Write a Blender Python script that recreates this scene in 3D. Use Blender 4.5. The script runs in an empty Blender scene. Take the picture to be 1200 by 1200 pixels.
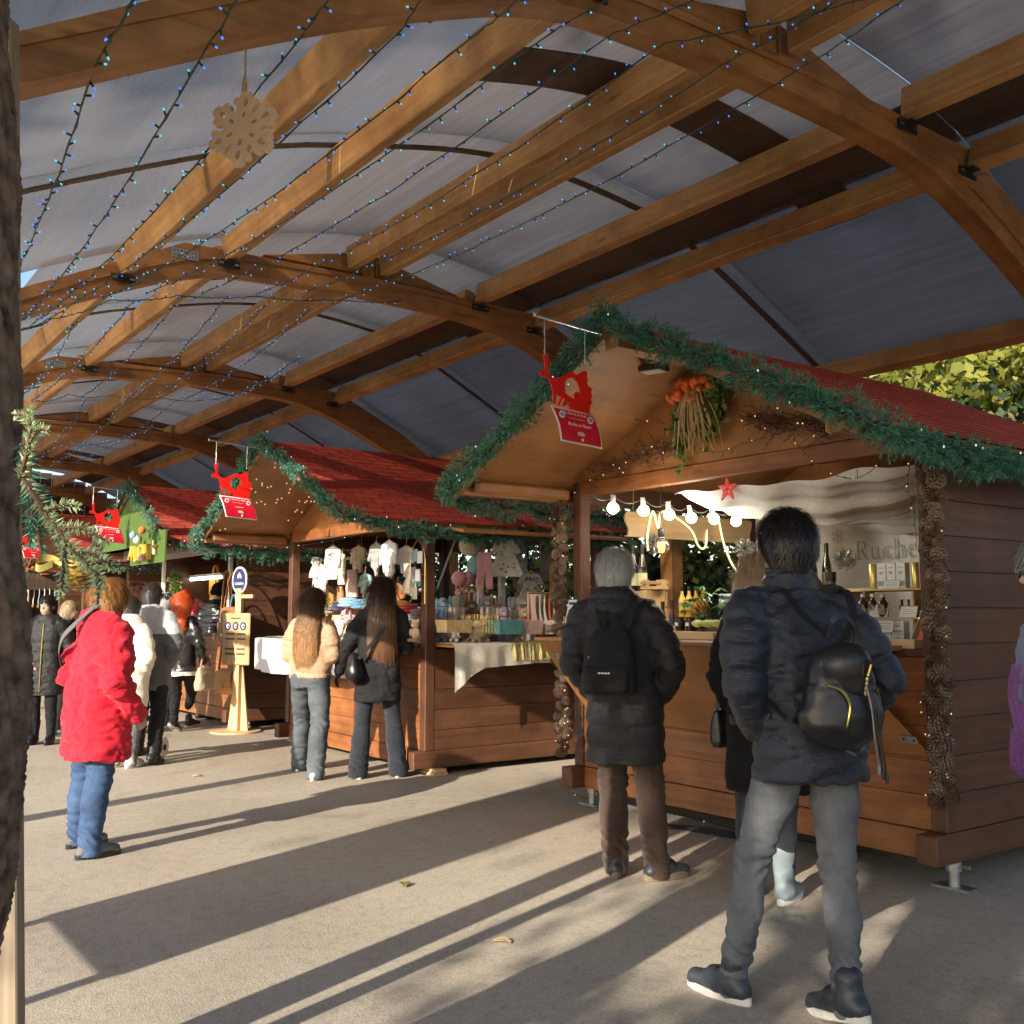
import bpy, math, random
import numpy as np
from mathutils import Vector, Matrix, Euler
random.seed(7); np.random.seed(7)
PI = math.pi
SC = bpy.context.scene
COL = SC.collection
rnd = random.uniform

# ------------------------------------------------------------------ camera geometry
# u runs along the row of stalls (away), v runs from the walkway into the stalls, z up.  Blender X = -u, Y = v.
CAM_H = 1.42
TH = math.radians(36); FPX = 1200.0; CY = 580.0; PIT = math.atan((718.6 - CY) / FPX)
def ray(px, py):
    a = (px - 600) / FPX; b = (CY - py) / FPX; c, s = math.cos(PIT), math.sin(PIT)
    x, y, z = a, c - b * s, s + b * c
    return (-math.sin(TH) * x + math.cos(TH) * y, math.cos(TH) * x + math.sin(TH) * y, z)
def at(px, py, u=None, v=None, z=None):
    """point of the sight line through a photo pixel on the plane u=, v= or z= (real place of the thing)"""
    r = ray(px, py)
    t = u / r[0] if u is not None else (v / r[1] if v is not None else (z - CAM_H) / r[2])
    return Vector((-r[0] * t, r[1] * t, CAM_H + r[2] * t))
def W(u, v, z=0.0): return Vector((-u, v, z))

cd = bpy.data.cameras.new('camera'); cam = bpy.data.objects.new('camera', cd); COL.objects.link(cam)
cam.location = (0, 0, CAM_H)
cam.rotation_euler = (PI / 2 + PIT, 0, math.radians(54))
cd.sensor_width = 36; cd.lens = 36.0; cd.shift_y = -20 / 1200.0
cd.clip_start = 0.05; cd.clip_end = 1500
SC.camera = cam

# ------------------------------------------------------------------ light
SUN_EL = math.radians(22); du, dv = 0.36, 0.933
ld = Vector((-du * math.cos(SUN_EL), dv * math.cos(SUN_EL), -math.sin(SUN_EL)))   # travel direction of the light
sd = bpy.data.lights.new('sun', 'SUN'); sun = bpy.data.objects.new('sun', sd); COL.objects.link(sun)
sun.rotation_euler = ld.to_track_quat('-Z', 'Y').to_euler(); sun.location = (3, -20, 12)
sd.energy = 9.5; sd.angle = math.radians(0.5); sd.color = (1.0, 0.90, 0.76)
world = bpy.data.worlds.new('World'); SC.world = world; world.use_nodes = True
nt = world.node_tree; bg = nt.nodes['Background']; sky = nt.nodes.new('ShaderNodeTexSky')
sky.sky_type = 'NISHITA'; sky.sun_disc = False; sky.sun_elevation = SUN_EL
sky.sun_rotation = math.atan2(-ld.x, -ld.y)
nt.links.new(sky.outputs[0], bg.inputs[0]); bg.inputs[1].default_value = 0.27
SC.view_settings.view_transform = 'Standard'; SC.view_settings.look = 'None'
SC.view_settings.exposure = 0; SC.view_settings.gamma = 1
SC.render.engine = 'CYCLES'
cy = SC.cycles; cy.use_denoising = True; cy.use_adaptive_sampling = True; cy.adaptive_threshold = .04; cy.max_bounces = 8; cy.diffuse_bounces = 4; cy.glossy_bounces = 3
cy.transparent_max_bounces = 12; cy.transmission_bounces = 6; cy.sample_clamp_indirect = 6; cy.caustics_reflective = False; cy.caustics_refractive = False

# ------------------------------------------------------------------ materials
MATS = {}
def nmat(name):
    m = bpy.data.materials.new(name); m.use_nodes = True; MATS[name] = m
    t = m.node_tree; b = t.nodes['Principled BSDF']
    return m, t, b
def N(t, typ, **kw):
    n = t.nodes.new(typ)
    for k, v in kw.items():
        if k in n.inputs: n.inputs[k].default_value = v
        else: setattr(n, k, v)
    return n
def L(t, a, b): t.links.new(a, b)
def ramp(t, stops):
    r = t.nodes.new('ShaderNodeValToRGB'); cr = r.color_ramp
    while len(cr.elements) < len(stops): cr.elements.new(0.5)
    for e, (p, c) in zip(cr.elements, stops): e.position = p; e.color = (*c, 1)
    return r
def bump(t, b, h, strength, dist=0.01):
    n = N(t, 'ShaderNodeBump'); n.inputs['Strength'].default_value = strength; n.inputs['Distance'].default_value = dist
    L(t, h, n.inputs['Height']); L(t, n.outputs[0], b.inputs['Normal'])
def wood(name, dark, light, rough=.55, grain=1.0, bs=.25, stain=None):
    m, t, b = nmat(name)
    uv = N(t, 'ShaderNodeUVMap')
    mp = N(t, 'ShaderNodeMapping'); mp.inputs['Scale'].default_value = (1.3, 26 * grain, 1); L(t, uv.outputs[0], mp.inputs[0])
    n1 = N(t, 'ShaderNodeTexNoise', Scale=1.0, Detail=6.0, Distortion=.6); L(t, mp.outputs[0], n1.inputs['Vector'])
    mp2 = N(t, 'ShaderNodeMapping'); mp2.inputs['Scale'].default_value = (.7, 2.2, 1); L(t, uv.outputs[0], mp2.inputs[0])
    n2 = N(t, 'ShaderNodeTexNoise', Scale=1.6, Detail=3.0); L(t, mp2.outputs[0], n2.inputs['Vector'])
    mp3 = N(t, 'ShaderNodeMapping'); mp3.inputs['Scale'].default_value = (1.4, 7, 1); L(t, uv.outputs[0], mp3.inputs[0])
    vo = N(t, 'ShaderNodeTexVoronoi', Scale=1.0); L(t, mp3.outputs[0], vo.inputs['Vector'])
    mix = N(t, 'ShaderNodeMath', operation='MULTIPLY_ADD'); L(t, n1.outputs[0], mix.inputs[0]); mix.inputs[1].default_value = .55
    sc2 = N(t, 'ShaderNodeMath', operation='MULTIPLY'); L(t, n2.outputs[0], sc2.inputs[0]); sc2.inputs[1].default_value = .45
    L(t, sc2.outputs[0], mix.inputs[2])
    r = ramp(t, [(.30, dark), (.52, tuple((a + c) / 2 for a, c in zip(dark, light))), (.70, light)]); L(t, mix.outputs[0], r.inputs[0])
    kn = ramp(t, [(.02, (.30, .26, .24)), (.13, (1, 1, 1))]); L(t, vo.outputs['Distance'], kn.inputs[0])
    mm = N(t, 'ShaderNodeMixRGB', blend_type='MULTIPLY'); mm.inputs[0].default_value = .75
    L(t, r.outputs[0], mm.inputs[1]); L(t, kn.outputs[0], mm.inputs[2])
    out = mm.outputs[0]
    if stain:                                                      # blotchy weathering in world space
        tc = N(t, 'ShaderNodeTexCoord'); n4 = N(t, 'ShaderNodeTexNoise', Scale=2.3, Detail=7.0, Roughness=.7); L(t, tc.outputs['Object'], n4.inputs['Vector'])
        r4 = ramp(t, [(.42, (1, 1, 1)), (.62, stain)]); L(t, n4.outputs[0], r4.inputs[0])
        m4 = N(t, 'ShaderNodeMixRGB', blend_type='MULTIPLY'); m4.inputs[0].default_value = .8; L(t, out, m4.inputs[1]); L(t, r4.outputs[0], m4.inputs[2]); out = m4.outputs[0]
    L(t, out, b.inputs['Base Color']); b.inputs['Roughness'].default_value = rough
    rr = N(t, 'ShaderNodeMapRange'); rr.inputs['To Min'].default_value = rough - .12; rr.inputs['To Max'].default_value = rough + .15
    L(t, n2.outputs[0], rr.inputs[0]); L(t, rr.outputs[0], b.inputs['Roughness'])
    bump(t, b, n1.outputs[0], bs, .004)
    return m
def plain(name, col, rough=.5, metal=0, var=.18, scale=6, bs=.0, bscale=60, spec=.5, coat=0, sheen=0, alpha=1, trans=0, emit=None, es=0):
    m, t, b = nmat(name)
    tc = N(t, 'ShaderNodeTexCoord')
    n = N(t, 'ShaderNodeTexNoise', Scale=scale, Detail=5.0); L(t, tc.outputs['Object'], n.inputs['Vector'])
    lo = tuple(c * (1 - var) for c in col); hi = tuple(min(1, c * (1 + var)) for c in col)
    r = ramp(t, [(.3, lo), (.7, hi)]); L(t, n.outputs[0], r.inputs[0]); L(t, r.outputs[0], b.inputs['Base Color'])
    b.inputs['Roughness'].default_value = rough; b.inputs['Metallic'].default_value = metal
    b.inputs['Specular IOR Level'].default_value = spec
    b.inputs['Coat Weight'].default_value = coat; b.inputs['Sheen Weight'].default_value = sheen
    b.inputs['Alpha'].default_value = alpha; b.inputs['Transmission Weight'].default_value = trans
    if emit: b.inputs['Emission Color'].default_value = (*emit, 1); b.inputs['Emission Strength'].default_value = es
    if bs:
        n2 = N(t, 'ShaderNodeTexNoise', Scale=bscale, Detail=4.0); L(t, tc.outputs['Object'], n2.inputs['Vector']); bump(t, b, n2.outputs[0], bs, .004)
    return m
def fabric(name, col, rough=.8, var=.15, bs=.25, scale=5, sheen=.15, fine=420, spec=.3, fold=.0):
    m, t, b = nmat(name)
    tc = N(t, 'ShaderNodeTexCoord')
    n = N(t, 'ShaderNodeTexNoise', Scale=scale, Detail=6.0, Roughness=.65); L(t, tc.outputs['Object'], n.inputs['Vector'])
    lo = tuple(c * (1 - var) for c in col); hi = tuple(min(1, c * (1 + var)) for c in col)
    r = ramp(t, [(.32, lo), (.68, hi)]); L(t, n.outputs[0], r.inputs[0]); L(t, r.outputs[0], b.inputs['Base Color'])
    b.inputs['Roughness'].default_value = rough; b.inputs['Sheen Weight'].default_value = sheen; b.inputs['Sheen Roughness'].default_value = .5
    b.inputs['Specular IOR Level'].default_value = spec
    n2 = N(t, 'ShaderNodeTexNoise', Scale=fine, Detail=2.0); L(t, tc.outputs['Object'], n2.inputs['Vector'])
    mpw = N(t, 'ShaderNodeMapping'); mpw.inputs['Scale'].default_value = (1, 1, 2.2); L(t, tc.outputs['Object'], mpw.inputs[0])
    n3 = N(t, 'ShaderNodeTexNoise', Scale=22.0, Detail=4.0, Distortion=1.2); L(t, mpw.outputs[0], n3.inputs['Vector'])
    ad = N(t, 'ShaderNodeMath', operation='MULTIPLY_ADD'); L(t, n3.outputs[0], ad.inputs[0]); ad.inputs[1].default_value = 2.5; L(t, n2.outputs[0], ad.inputs[2])
    bump(t, b, ad.outputs[0], min(1, bs * 1.7), .008)
    return m
def flat(name, col, rough=.6, emit=None, es=0):
    return plain(name, col, rough, var=.06, scale=14, emit=emit, es=es)

wood('wood_glulam', (.26, .115, .036), (.56, .285, .10), .5, stain=(.55, .5, .46))
wood('wood_purlin', (.40, .205, .07), (.72, .43, .18), .5, stain=(.6, .55, .5))
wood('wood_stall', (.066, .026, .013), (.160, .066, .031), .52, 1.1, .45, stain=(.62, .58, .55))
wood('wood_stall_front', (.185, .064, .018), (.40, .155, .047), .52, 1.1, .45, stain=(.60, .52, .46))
wood('wood_ply', (.26, .11, .032), (.42, .19, .062), .5, .35, .12, stain=(.75, .7, .65))
wood('wood_soffit', (.26, .115, .038), (.38, .175, .06), .55, .3, .1, stain=(.7, .66, .6))
wood('wood_dark', (.070, .043, .028), (.15, .10, .068), .6, stain=(.6, .6, .6))
wood('wood_pine', (.50, .32, .15), (.74, .54, .30), .55, .7, .1)
wood('wood_crate', (.42, .25, .11), (.66, .45, .23), .6, .7, .15)
wood('wood_grey', (.20, .15, .10), (.40, .32, .23), .7)

def asphalt():
    m, t, b = nmat('asphalt')
    tc = N(t, 'ShaderNodeTexCoord')
    big = N(t, 'ShaderNodeTexNoise', Scale=.55, Detail=7.0, Roughness=.6); L(t, tc.outputs['Object'], big.inputs['Vector'])
    mid = N(t, 'ShaderNodeTexNoise', Scale=14.0, Detail=6.0, Roughness=.7); L(t, tc.outputs['Object'], mid.inputs['Vector'])
    sp = N(t, 'ShaderNodeTexVoronoi', Scale=120.0); L(t, tc.outputs['Object'], sp.inputs['Vector'])
    sp2 = N(t, 'ShaderNodeTexNoise', Scale=210.0, Detail=3.0); L(t, tc.outputs['Object'], sp2.inputs['Vector'])
    r1 = ramp(t, [(.30, (.40, .345, .27)), (.5, (.485, .42, .33)), (.72, (.56, .49, .39))]); L(t, big.outputs[0], r1.inputs[0])
    r2 = ramp(t, [(.25, (.62, .62, .63)), (.5, (1, 1, 1)), (.8, (1.0, 1.0, 1.0))]); L(t, mid.outputs[0], r2.inputs[0])
    r3 = ramp(t, [(.33, (.5, .5, .5)), (.5, (1, 1, 1)), (.75, (1.0, 1.0, 1.0))]); L(t, sp2.outputs[0], r3.inputs[0])
    hs = N(t, 'ShaderNodeSeparateColor'); L(t, sp.outputs['Color'], hs.inputs[0])
    r4 = ramp(t, [(.0, (.72, .72, .72)), (.6, (1, 1, 1)), (.93, (1, 1, 1)), (1.0, (1.0, 1.0, 1.0))]); L(t, hs.outputs[0], r4.inputs[0])
    o = r1.outputs[0]
    for r in (r2, r3, r4):
        mx = N(t, 'ShaderNodeMixRGB', blend_type='MULTIPLY'); mx.inputs[0].default_value = .75; L(t, o, mx.inputs[1]); L(t, r.outputs[0], mx.inputs[2]); o = mx.outputs[0]
    # hairline cracks and stains
    mpc = N(t, 'ShaderNodeTexNoise', Scale=1.3, Detail=4.0, Distortion=1.5); L(t, tc.outputs['Object'], mpc.inputs['Vector'])
    rs = ramp(t, [(.60, (1, 1, 1)), (.75, (.72, .70, .68))]); L(t, mpc.outputs[0], rs.inputs[0])
    mx = N(t, 'ShaderNodeMixRGB', blend_type='MULTIPLY'); mx.inputs[0].default_value = .6; L(t, o, mx.inputs[1]); L(t, rs.outputs[0], mx.inputs[2])
    o = mx.outputs[0]
    nd = N(t, 'ShaderNodeTexNoise', Scale=1.7, Detail=5.0); L(t, tc.outputs['Object'], nd.inputs['Vector'])
    va = N(t, 'ShaderNodeMixRGB', blend_type='ADD'); va.inputs[0].default_value = .55; L(t, tc.outputs['Object'], va.inputs[1]); L(t, nd.outputs[1], va.inputs[2])
    ck = N(t, 'ShaderNodeTexVoronoi', feature='DISTANCE_TO_EDGE', Scale=.33); L(t, va.outputs[0], ck.inputs['Vector'])
    gm = N(t, 'ShaderNodeTexVoronoi', Scale=1.9); L(t, tc.outputs['Object'], gm.inputs['Vector'])
    pt = N(t, 'ShaderNodeTexNoise', Scale=.22, Detail=2.0); L(t, tc.outputs['Object'], pt.inputs['Vector'])
    for src, st in ((gm.outputs['Distance'], [(.025, (.72, .71, .70)), (.04, (1, 1, 1))]), (pt.outputs[0], [(.42, (.86, .85, .84)), (.58, (1, 1, 1))])):
        rk = ramp(t, st); L(t, src, rk.inputs[0]); m9 = N(t, 'ShaderNodeMixRGB', blend_type='MULTIPLY'); m9.inputs[0].default_value = .85; L(t, o, m9.inputs[1]); L(t, rk.outputs[0], m9.inputs[2]); o = m9.outputs[0]
    L(t, o, b.inputs['Base Color']); b.inputs['Roughness'].default_value = .82; b.inputs['Specular IOR Level'].default_value = .3
    ad = N(t, 'ShaderNodeMath', operation='ADD'); L(t, sp2.outputs[0], ad.inputs[0]); L(t, sp.outputs['Distance'], ad.inputs[1])
    bump(t, b, ad.outputs[0], .32, .004)
asphalt()

def polycarb(name='polycarbonate', tpw=.12, tlw=.62, k=3.0):
    m, t, b = nmat(name)
    uv = N(t, 'ShaderNodeUVMap')
    mp = N(t, 'ShaderNodeMapping'); mp.inputs['Scale'].default_value = (.35, 9, 1); L(t, uv.outputs[0], mp.inputs[0])
    n = N(t, 'ShaderNodeTexNoise', Scale=2.0, Detail=8.0, Roughness=.7, Distortion=.3); L(t, mp.outputs[0], n.inputs['Vector'])
    mp2 = N(t, 'ShaderNodeMapping'); mp2.inputs['Scale'].default_value = (.5, .7, 1); L(t, uv.outputs[0], mp2.inputs[0])
    n2 = N(t, 'ShaderNodeTexNoise', Scale=1.0, Detail=4.0); L(t, mp2.outputs[0], n2.inputs['Vector'])
    # thin ribs of the multi-wall sheet along the row
    wv = N(t, 'ShaderNodeTexWave', wave_type='BANDS', bands_direction='Y', Scale=9.0); L(t, uv.outputs[0], wv.inputs['Vector'])
    r = ramp(t, [(.2, (.105 * k, .100 * k, .100 * k)), (.5, (.134 * k, .129 * k, .130 * k)), (.8, (.165 * k, .162 * k, .165 * k))]); L(t, n.outputs[0], r.inputs[0])
    r2 = ramp(t, [(.28, (.52, .47, .44)), (.5, (.92, .91, .90)), (.72, (1.0, 1.0, 1.0))]); L(t, n2.outputs[0], r2.inputs[0])
    mx = N(t, 'ShaderNodeMixRGB', blend_type='MULTIPLY'); mx.inputs[0].default_value = .7; L(t, r.outputs[0], mx.inputs[1]); L(t, r2.outputs[0], mx.inputs[2])
    L(t, mx.outputs[0], b.inputs['Base Color']); b.inputs['Roughness'].default_value = .28; b.inputs['Specular IOR Level'].default_value = .5
    bump(t, b, wv.outputs[0], .12, .004)
    tl = N(t, 'ShaderNodeBsdfTranslucent'); L(t, mx.outputs[0], tl.inputs[0])
    tp = N(t, 'ShaderNodeBsdfTransparent'); tp.inputs[0].default_value = (.70, .65, .60, 1) if tpw < .3 else (.84, .78, .72, 1)
    m1 = N(t, 'ShaderNodeMixShader'); m1.inputs[0].default_value = tlw; L(t, b.outputs[0], m1.inputs[1]); L(t, tl.outputs[0], m1.inputs[2])
    m2 = N(t, 'ShaderNodeMixShader'); m2.inputs[0].default_value = tpw; L(t, m1.outputs[0], m2.inputs[1]); L(t, tp.outputs[0], m2.inputs[2])
    L(t, m2.outputs[0], t.nodes['Material Output'].inputs[0])
    return m
polycarb(); polycarb('polycarbonate_clear', .50, .55, 1.9)

def shingle():
    m, t, b = nmat('red_shingle')
    uv = N(t, 'ShaderNodeUVMap')
    ns = N(t, 'ShaderNodeTexNoise', Scale=3.0, Detail=2.0); L(t, uv.outputs[0], ns.inputs['Vector'])
    vm = N(t, 'ShaderNodeMixRGB', blend_type='ADD'); vm.inputs[0].default_value = .07; L(t, uv.outputs[0], vm.inputs[1]); L(t, ns.outputs[1], vm.inputs[2])
    br = N(t, 'ShaderNodeTexBrick', Scale=1.0); br.offset = .5
    br.inputs['Brick Width'].default_value = .26; br.inputs['Row Height'].default_value = .115; br.inputs['Mortar Size'].default_value = .007
    br.inputs['Mortar Smooth'].default_value = .2; br.inputs['Bias'].default_value = -.1
    br.inputs['Color1'].default_value = (.66, .075, .042, 1); br.inputs['Color2'].default_value = (.46, .048, .034, 1); br.inputs['Mortar'].default_value = (.04, .008, .008, 1)
    L(t, vm.outputs[0], br.inputs['Vector'])
    n = N(t, 'ShaderNodeTexNoise', Scale=180.0, Detail=2.0); L(t, uv.outputs[0], n.inputs['Vector'])
    n5 = N(t, 'ShaderNodeTexNoise', Scale=5.0, Detail=6.0); L(t, uv.outputs[0], n5.inputs['Vector'])
    r = ramp(t, [(.3, (.6, .6, .6)), (.7, (1.0, 1.0, 1.0))]); L(t, n.outputs[0], r.inputs[0])
    r5 = ramp(t, [(.3, (.6, .6, .6)), (.7, (1.0, 1.0, 1.0))]); L(t, n5.outputs[0], r5.inputs[0])
    mx = N(t, 'ShaderNodeMixRGB', blend_type='MULTIPLY'); mx.inputs[0].default_value = .8; L(t, br.outputs[0], mx.inputs[1]); L(t, r.outputs[0], mx.inputs[2])
    mx5 = N(t, 'ShaderNodeMixRGB', blend_type='MULTIPLY'); mx5.inputs[0].default_value = .8; L(t, mx.outputs[0], mx5.inputs[1]); L(t, r5.outputs[0], mx5.inputs[2])
    L(t, mx5.outputs[0], b.inputs['Base Color']); b.inputs['Roughness'].default_value = .9
    inv = N(t, 'ShaderNodeMath', operation='SUBTRACT'); inv.inputs[0].default_value = 1.0; L(t, br.outputs['Fac'], inv.inputs[1])
    bump(t, b, inv.outputs[0], .8, .012)
shingle()

def leafmat(name, a, c, rough=.55, tl=.25):
    m, t, b = nmat(name)
    g = N(t, 'ShaderNodeNewGeometry'); r = ramp(t, [(0, a), (1, c)]); L(t, g.outputs['Random Per Island'], r.inputs[0])
    L(t, r.outputs[0], b.inputs['Base Color']); b.inputs['Roughness'].default_value = rough
    s = N(t, 'ShaderNodeBsdfTranslucent'); L(t, r.outputs[0], s.inputs[0])
    mx = N(t, 'ShaderNodeMixShader'); mx.inputs[0].default_value = tl; L(t, b.outputs[0], mx.inputs[1]); L(t, s.outputs[0], mx.inputs[2])
    L(t, mx.outputs[0], t.nodes['Material Output'].inputs[0]); return m
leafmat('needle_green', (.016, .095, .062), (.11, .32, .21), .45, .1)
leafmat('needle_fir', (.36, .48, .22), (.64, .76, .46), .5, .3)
leafmat('leaf_dark', (.012, .026, .010), (.05, .085, .028), .5, .25)
leafmat('leaf_yellow', (.12, .15, .025), (.38, .36, .06), .5, .4)
leafmat('leaf_ivy', (.05, .10, .02), (.20, .28, .06), .45, .3)
leafmat('twig', (.05, .022, .015), (.16, .075, .045), .8, 0)
leafmat('straw', (.50, .36, .18), (.76, .60, .36), .7, .2)
leafmat('physalis', (.75, .12, .02), (.95, .28, .04), .5, .35)
leafmat('turf', (.04, .09, .015), (.12, .20, .04), .7, .2)
plain('metal_steel', (.50, .51, .52), .35, 1, .15, 9)
plain('metal_dark', (.05, .048, .046), .5, .7, .3, 14)
plain('metal_galv', (.42, .43, .43), .42, .9, .2, 20)
plain('gold', (.80, .58, .18), .28, 1, .15, 30)
plain('black_plastic', (.014, .014, .015), .4, 0, .2, 20)
plain('white_paint', (.74, .74, .72), .5, 0, .06, 8)
plain('pinecone_brown', (.13, .075, .048), .75, 0, .55, 30)
plain('pinecone_pale', (.20, .145, .105), .75, 0, .4, 30)
plain('bark', (.13, .085, .058), .92, 0, .8, 22, 1.0, 60)
wood('wood_flake', (.66, .44, .25), (.90, .70, .46), .6, .6, .1)
plain('cable_green', (.016, .055, .040), .5, 0, .3, 40)
plain('cable_black', (.012, .012, .013), .5, 0, .2, 40)
flat('led_blue', (.02, .10, .5), .3, (.04, .22, 1.0), 1.6)
flat('led_cyan', (.03, .4, .5), .3, (.05, .65, .95), 1.2)
flat('led_warm', (.9, .7, .4), .3, (1.0, .70, .28), .8)
flat('led_white', (.8, .85, .9), .3, (.8, .92, 1.0), .7)
flat('bulb_glow', (1, .92, .7), .3, (1.0, .84, .50), 12)
flat('red_card', (.62, .010, .030), .35)
flat('red_paint', (.80, .012, .010), .4)
flat('white_card', (.80, .80, .78), .5)
flat('ink_grey', (.33, .40, .47), .7)
flat('ink_dark', (.03, .035, .045), .7)

# ------------------------------------------------------------------ mesh builder
class MB:
    def __init__(s): s.v = []; s.f = []; s.m = []; s.uv = []
    def add(s, vs, fs, mi=0, uvs=None):
        o = len(s.v); s.v.extend([tuple(p) for p in vs])
        for i, f in enumerate(fs):
            s.f.append(tuple(k + o for k in f)); s.m.append(mi if isinstance(mi, int) else mi[i])
            s.uv.append(uvs[i] if uvs else None)
        return s
    def hexa(s, c, ax, mi=0):
        """box from centre and three half-axis vectors, wood uv along the longest"""
        c = Vector(c); a = [Vector(x) for x in ax]
        if a[0].cross(a[1]).dot(a[2]) < 0: a[2] = -a[2]
        vs = [c + a[0] * i + a[1] * j + a[2] * k for i in (-1, 1) for j in (-1, 1) for k in (-1, 1)]
        sg = [(i, j, k) for i in (-1, 1) for j in (-1, 1) for k in (-1, 1)]
        fs = [(0, 1, 3, 2), (4, 6, 7, 5), (0, 4, 5, 1), (2, 3, 7, 6), (0, 2, 6, 4), (1, 5, 7, 3)]
        ln = [x.length for x in a]; lo = max(range(3), key=lambda i: ln[i]); oth = [i for i in range(3) if i != lo]
        ou, ov = rnd(0, 60), rnd(0, 60)
        uvs = []
        for f in fs:
            q = []
            for k in f:
                g = sg[k]; q.append((ou + g[lo] * ln[lo], ov + g[oth[0]] * ln[oth[0]] + g[oth[1]] * ln[oth[1]]))
            uvs.append(q)
        return s.add(vs, fs, mi, uvs)
    def box(s, x0, x1, y0, y1, z0, z1, mi=0):
        return s.hexa(((x0 + x1) / 2, (y0 + y1) / 2, (z0 + z1) / 2), ((abs(x1 - x0) / 2, 0, 0), (0, abs(y1 - y0) / 2, 0), (0, 0, abs(z1 - z0) / 2)), mi)
    def beam(s, p0, p1, w, h, up=(0, 0, 1), mi=0):
        p0, p1 = Vector(p0), Vector(p1); d = p1 - p0; a = d.normalized(); up = Vector(up)
        sd = a.cross(up)
        if sd.length < 1e-4: sd = a.cross(Vector((0, 1, 0)))
        sd.normalize(); n = sd.cross(a).normalized()
        return s.hexa((p0 + p1) / 2, (d / 2, sd * w / 2, n * h / 2), mi)
    def tube(s, pts, r, n=8, mi=0, cap=True):
        pts = [Vector(p) for p in pts]; m = len(pts); rr = r if isinstance(r, (list, tuple)) else [r] * m
        t0 = (pts[1] - pts[0]).normalized(); ref = Vector((0, 0, 1)) if abs(t0.z) < .9 else Vector((1, 0, 0))
        nx = t0.cross(ref).normalized(); vs = []; acc = 0; vl = []
        for i, p in enumerate(pts):
            t = (pts[min(i + 1, m - 1)] - pts[max(i - 1, 0)])
            t = t.normalized() if t.length > 1e-9 else t0
            nx = (nx - t * nx.dot(t)); nx = nx.normalized() if nx.length > 1e-6 else t.orthogonal().normalized()
            ny = t.cross(nx)
            if i: acc += (p - pts[i - 1]).length
            vl.append(acc)
            for k in range(n):
                a = 2 * PI * k / n; vs.append(p + (nx * math.cos(a) + ny * math.sin(a)) * rr[i])
        fs = []; uvs = []
        for i in range(m - 1):
            for k in range(n):
                k2 = (k + 1) % n; fs.append((i * n + k, i * n + k2, (i + 1) * n + k2, (i + 1) * n + k))
                uvs.append([(vl[i], k * .02), (vl[i], k * .02 + .02), (vl[i + 1], k * .02 + .02), (vl[i + 1], k * .02)])
        if cap:
            fs.append(tuple(range(n))[::-1]); fs.append(tuple((m - 1) * n + k for k in range(n))); uvs += [None, None]
        return s.add(vs, fs, mi, uvs)
    def lathe(s, prof, o=(0, 0, 0), n=16, mi=0, axis=None):
        o = Vector(o); q = Vector((0, 0, 1)).rotation_difference(Vector(axis)) if axis else None
        vs = []
        for r, z in prof:
            for k in range(n):
                a = 2 * PI * k / n; p = Vector((r * math.cos(a), r * math.sin(a), z))
                vs.append(o + (q @ p if q else p))
        fs = []
        mis = []
        for i in range(len(prof) - 1):
            for k in range(n):
                k2 = (k + 1) % n; fs.append((i * n + k, i * n + k2, (i + 1) * n + k2, (i + 1) * n + k))
                mis.append(mi if isinstance(mi, int) else mi[i])
        fs.append(tuple(range(n))[::-1]); mis.append(mi if isinstance(mi, int) else mi[0])
        fs.append(tuple((len(prof) - 1) * n + k for k in range(n))); mis.append(mi if isinstance(mi, int) else mi[-1])
        return s.add(vs, fs, mis)
    def prism(s, poly, o, ax, ay, az, mi=0, depth=None):
        """polygon (list of 2d) in plane o+ax*x+ay*y extruded along az (vector, full depth)"""
        o, ax, ay, az = Vector(o), Vector(ax), Vector(ay), Vector(az); n = len(poly)
        ar = sum(poly[i][0] * poly[(i + 1) % n][1] - poly[(i + 1) % n][0] * poly[i][1] for i in range(n))
        if (ar > 0) != (ax.cross(ay).dot(az) > 0): poly = poly[::-1]
        a = [o + ax * x + ay * y for x, y in poly]; b = [p + az for p in a]
        fs = [tuple(range(n))[::-1], tuple(range(n, 2 * n))] + [(i, (i + 1) % n, n + (i + 1) % n, n + i) for i in range(n)]
        ou, ov = rnd(0, 50), rnd(0, 50)
        uvs = [[(ou + poly[k % n][0], ov + poly[k % n][1]) for k in f] for f in fs]
        for i in range(n):
            l = (Vector(poly[i]) - Vector(poly[(i + 1) % n])).length
            uvs[2 + i] = [(ou, ov), (ou + l, ov), (ou + l, ov + .1), (ou, ov + .1)]
        return s.add(a + b, fs, mi, uvs)
    def ell(s, c, r, n=12, mi=0, rot=None):
        c = Vector(c); r = (r, r, r) if isinstance(r, (int, float)) else r; m = max(4, n // 2); vs = [Vector((0, 0, 1))]
        for i in range(1, m):
            t = PI * i / m
            for k in range(n): p = 2 * PI * k / n; vs.append(Vector((math.sin(t) * math.cos(p), math.sin(t) * math.sin(p), math.cos(t))))
        vs.append(Vector((0, 0, -1)))
        vs = [Vector((p.x * r[0], p.y * r[1], p.z * r[2])) for p in vs]
        if rot is not None: vs = [rot @ p for p in vs]
        vs = [p + c for p in vs]; fs = [(0, 1 + k, 1 + (k + 1) % n) for k in range(n)]
        for i in range(m - 2):
            for k in range(n): a = 1 + i * n; fs.append((a + k, a + n + k, a + n + (k + 1) % n, a + (k + 1) % n))
        e = len(vs) - 1; a = 1 + (m - 2) * n
        fs += [(a + (k + 1) % n, a + k, e) for k in range(n)]
        return s.add(vs, fs, mi)
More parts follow.
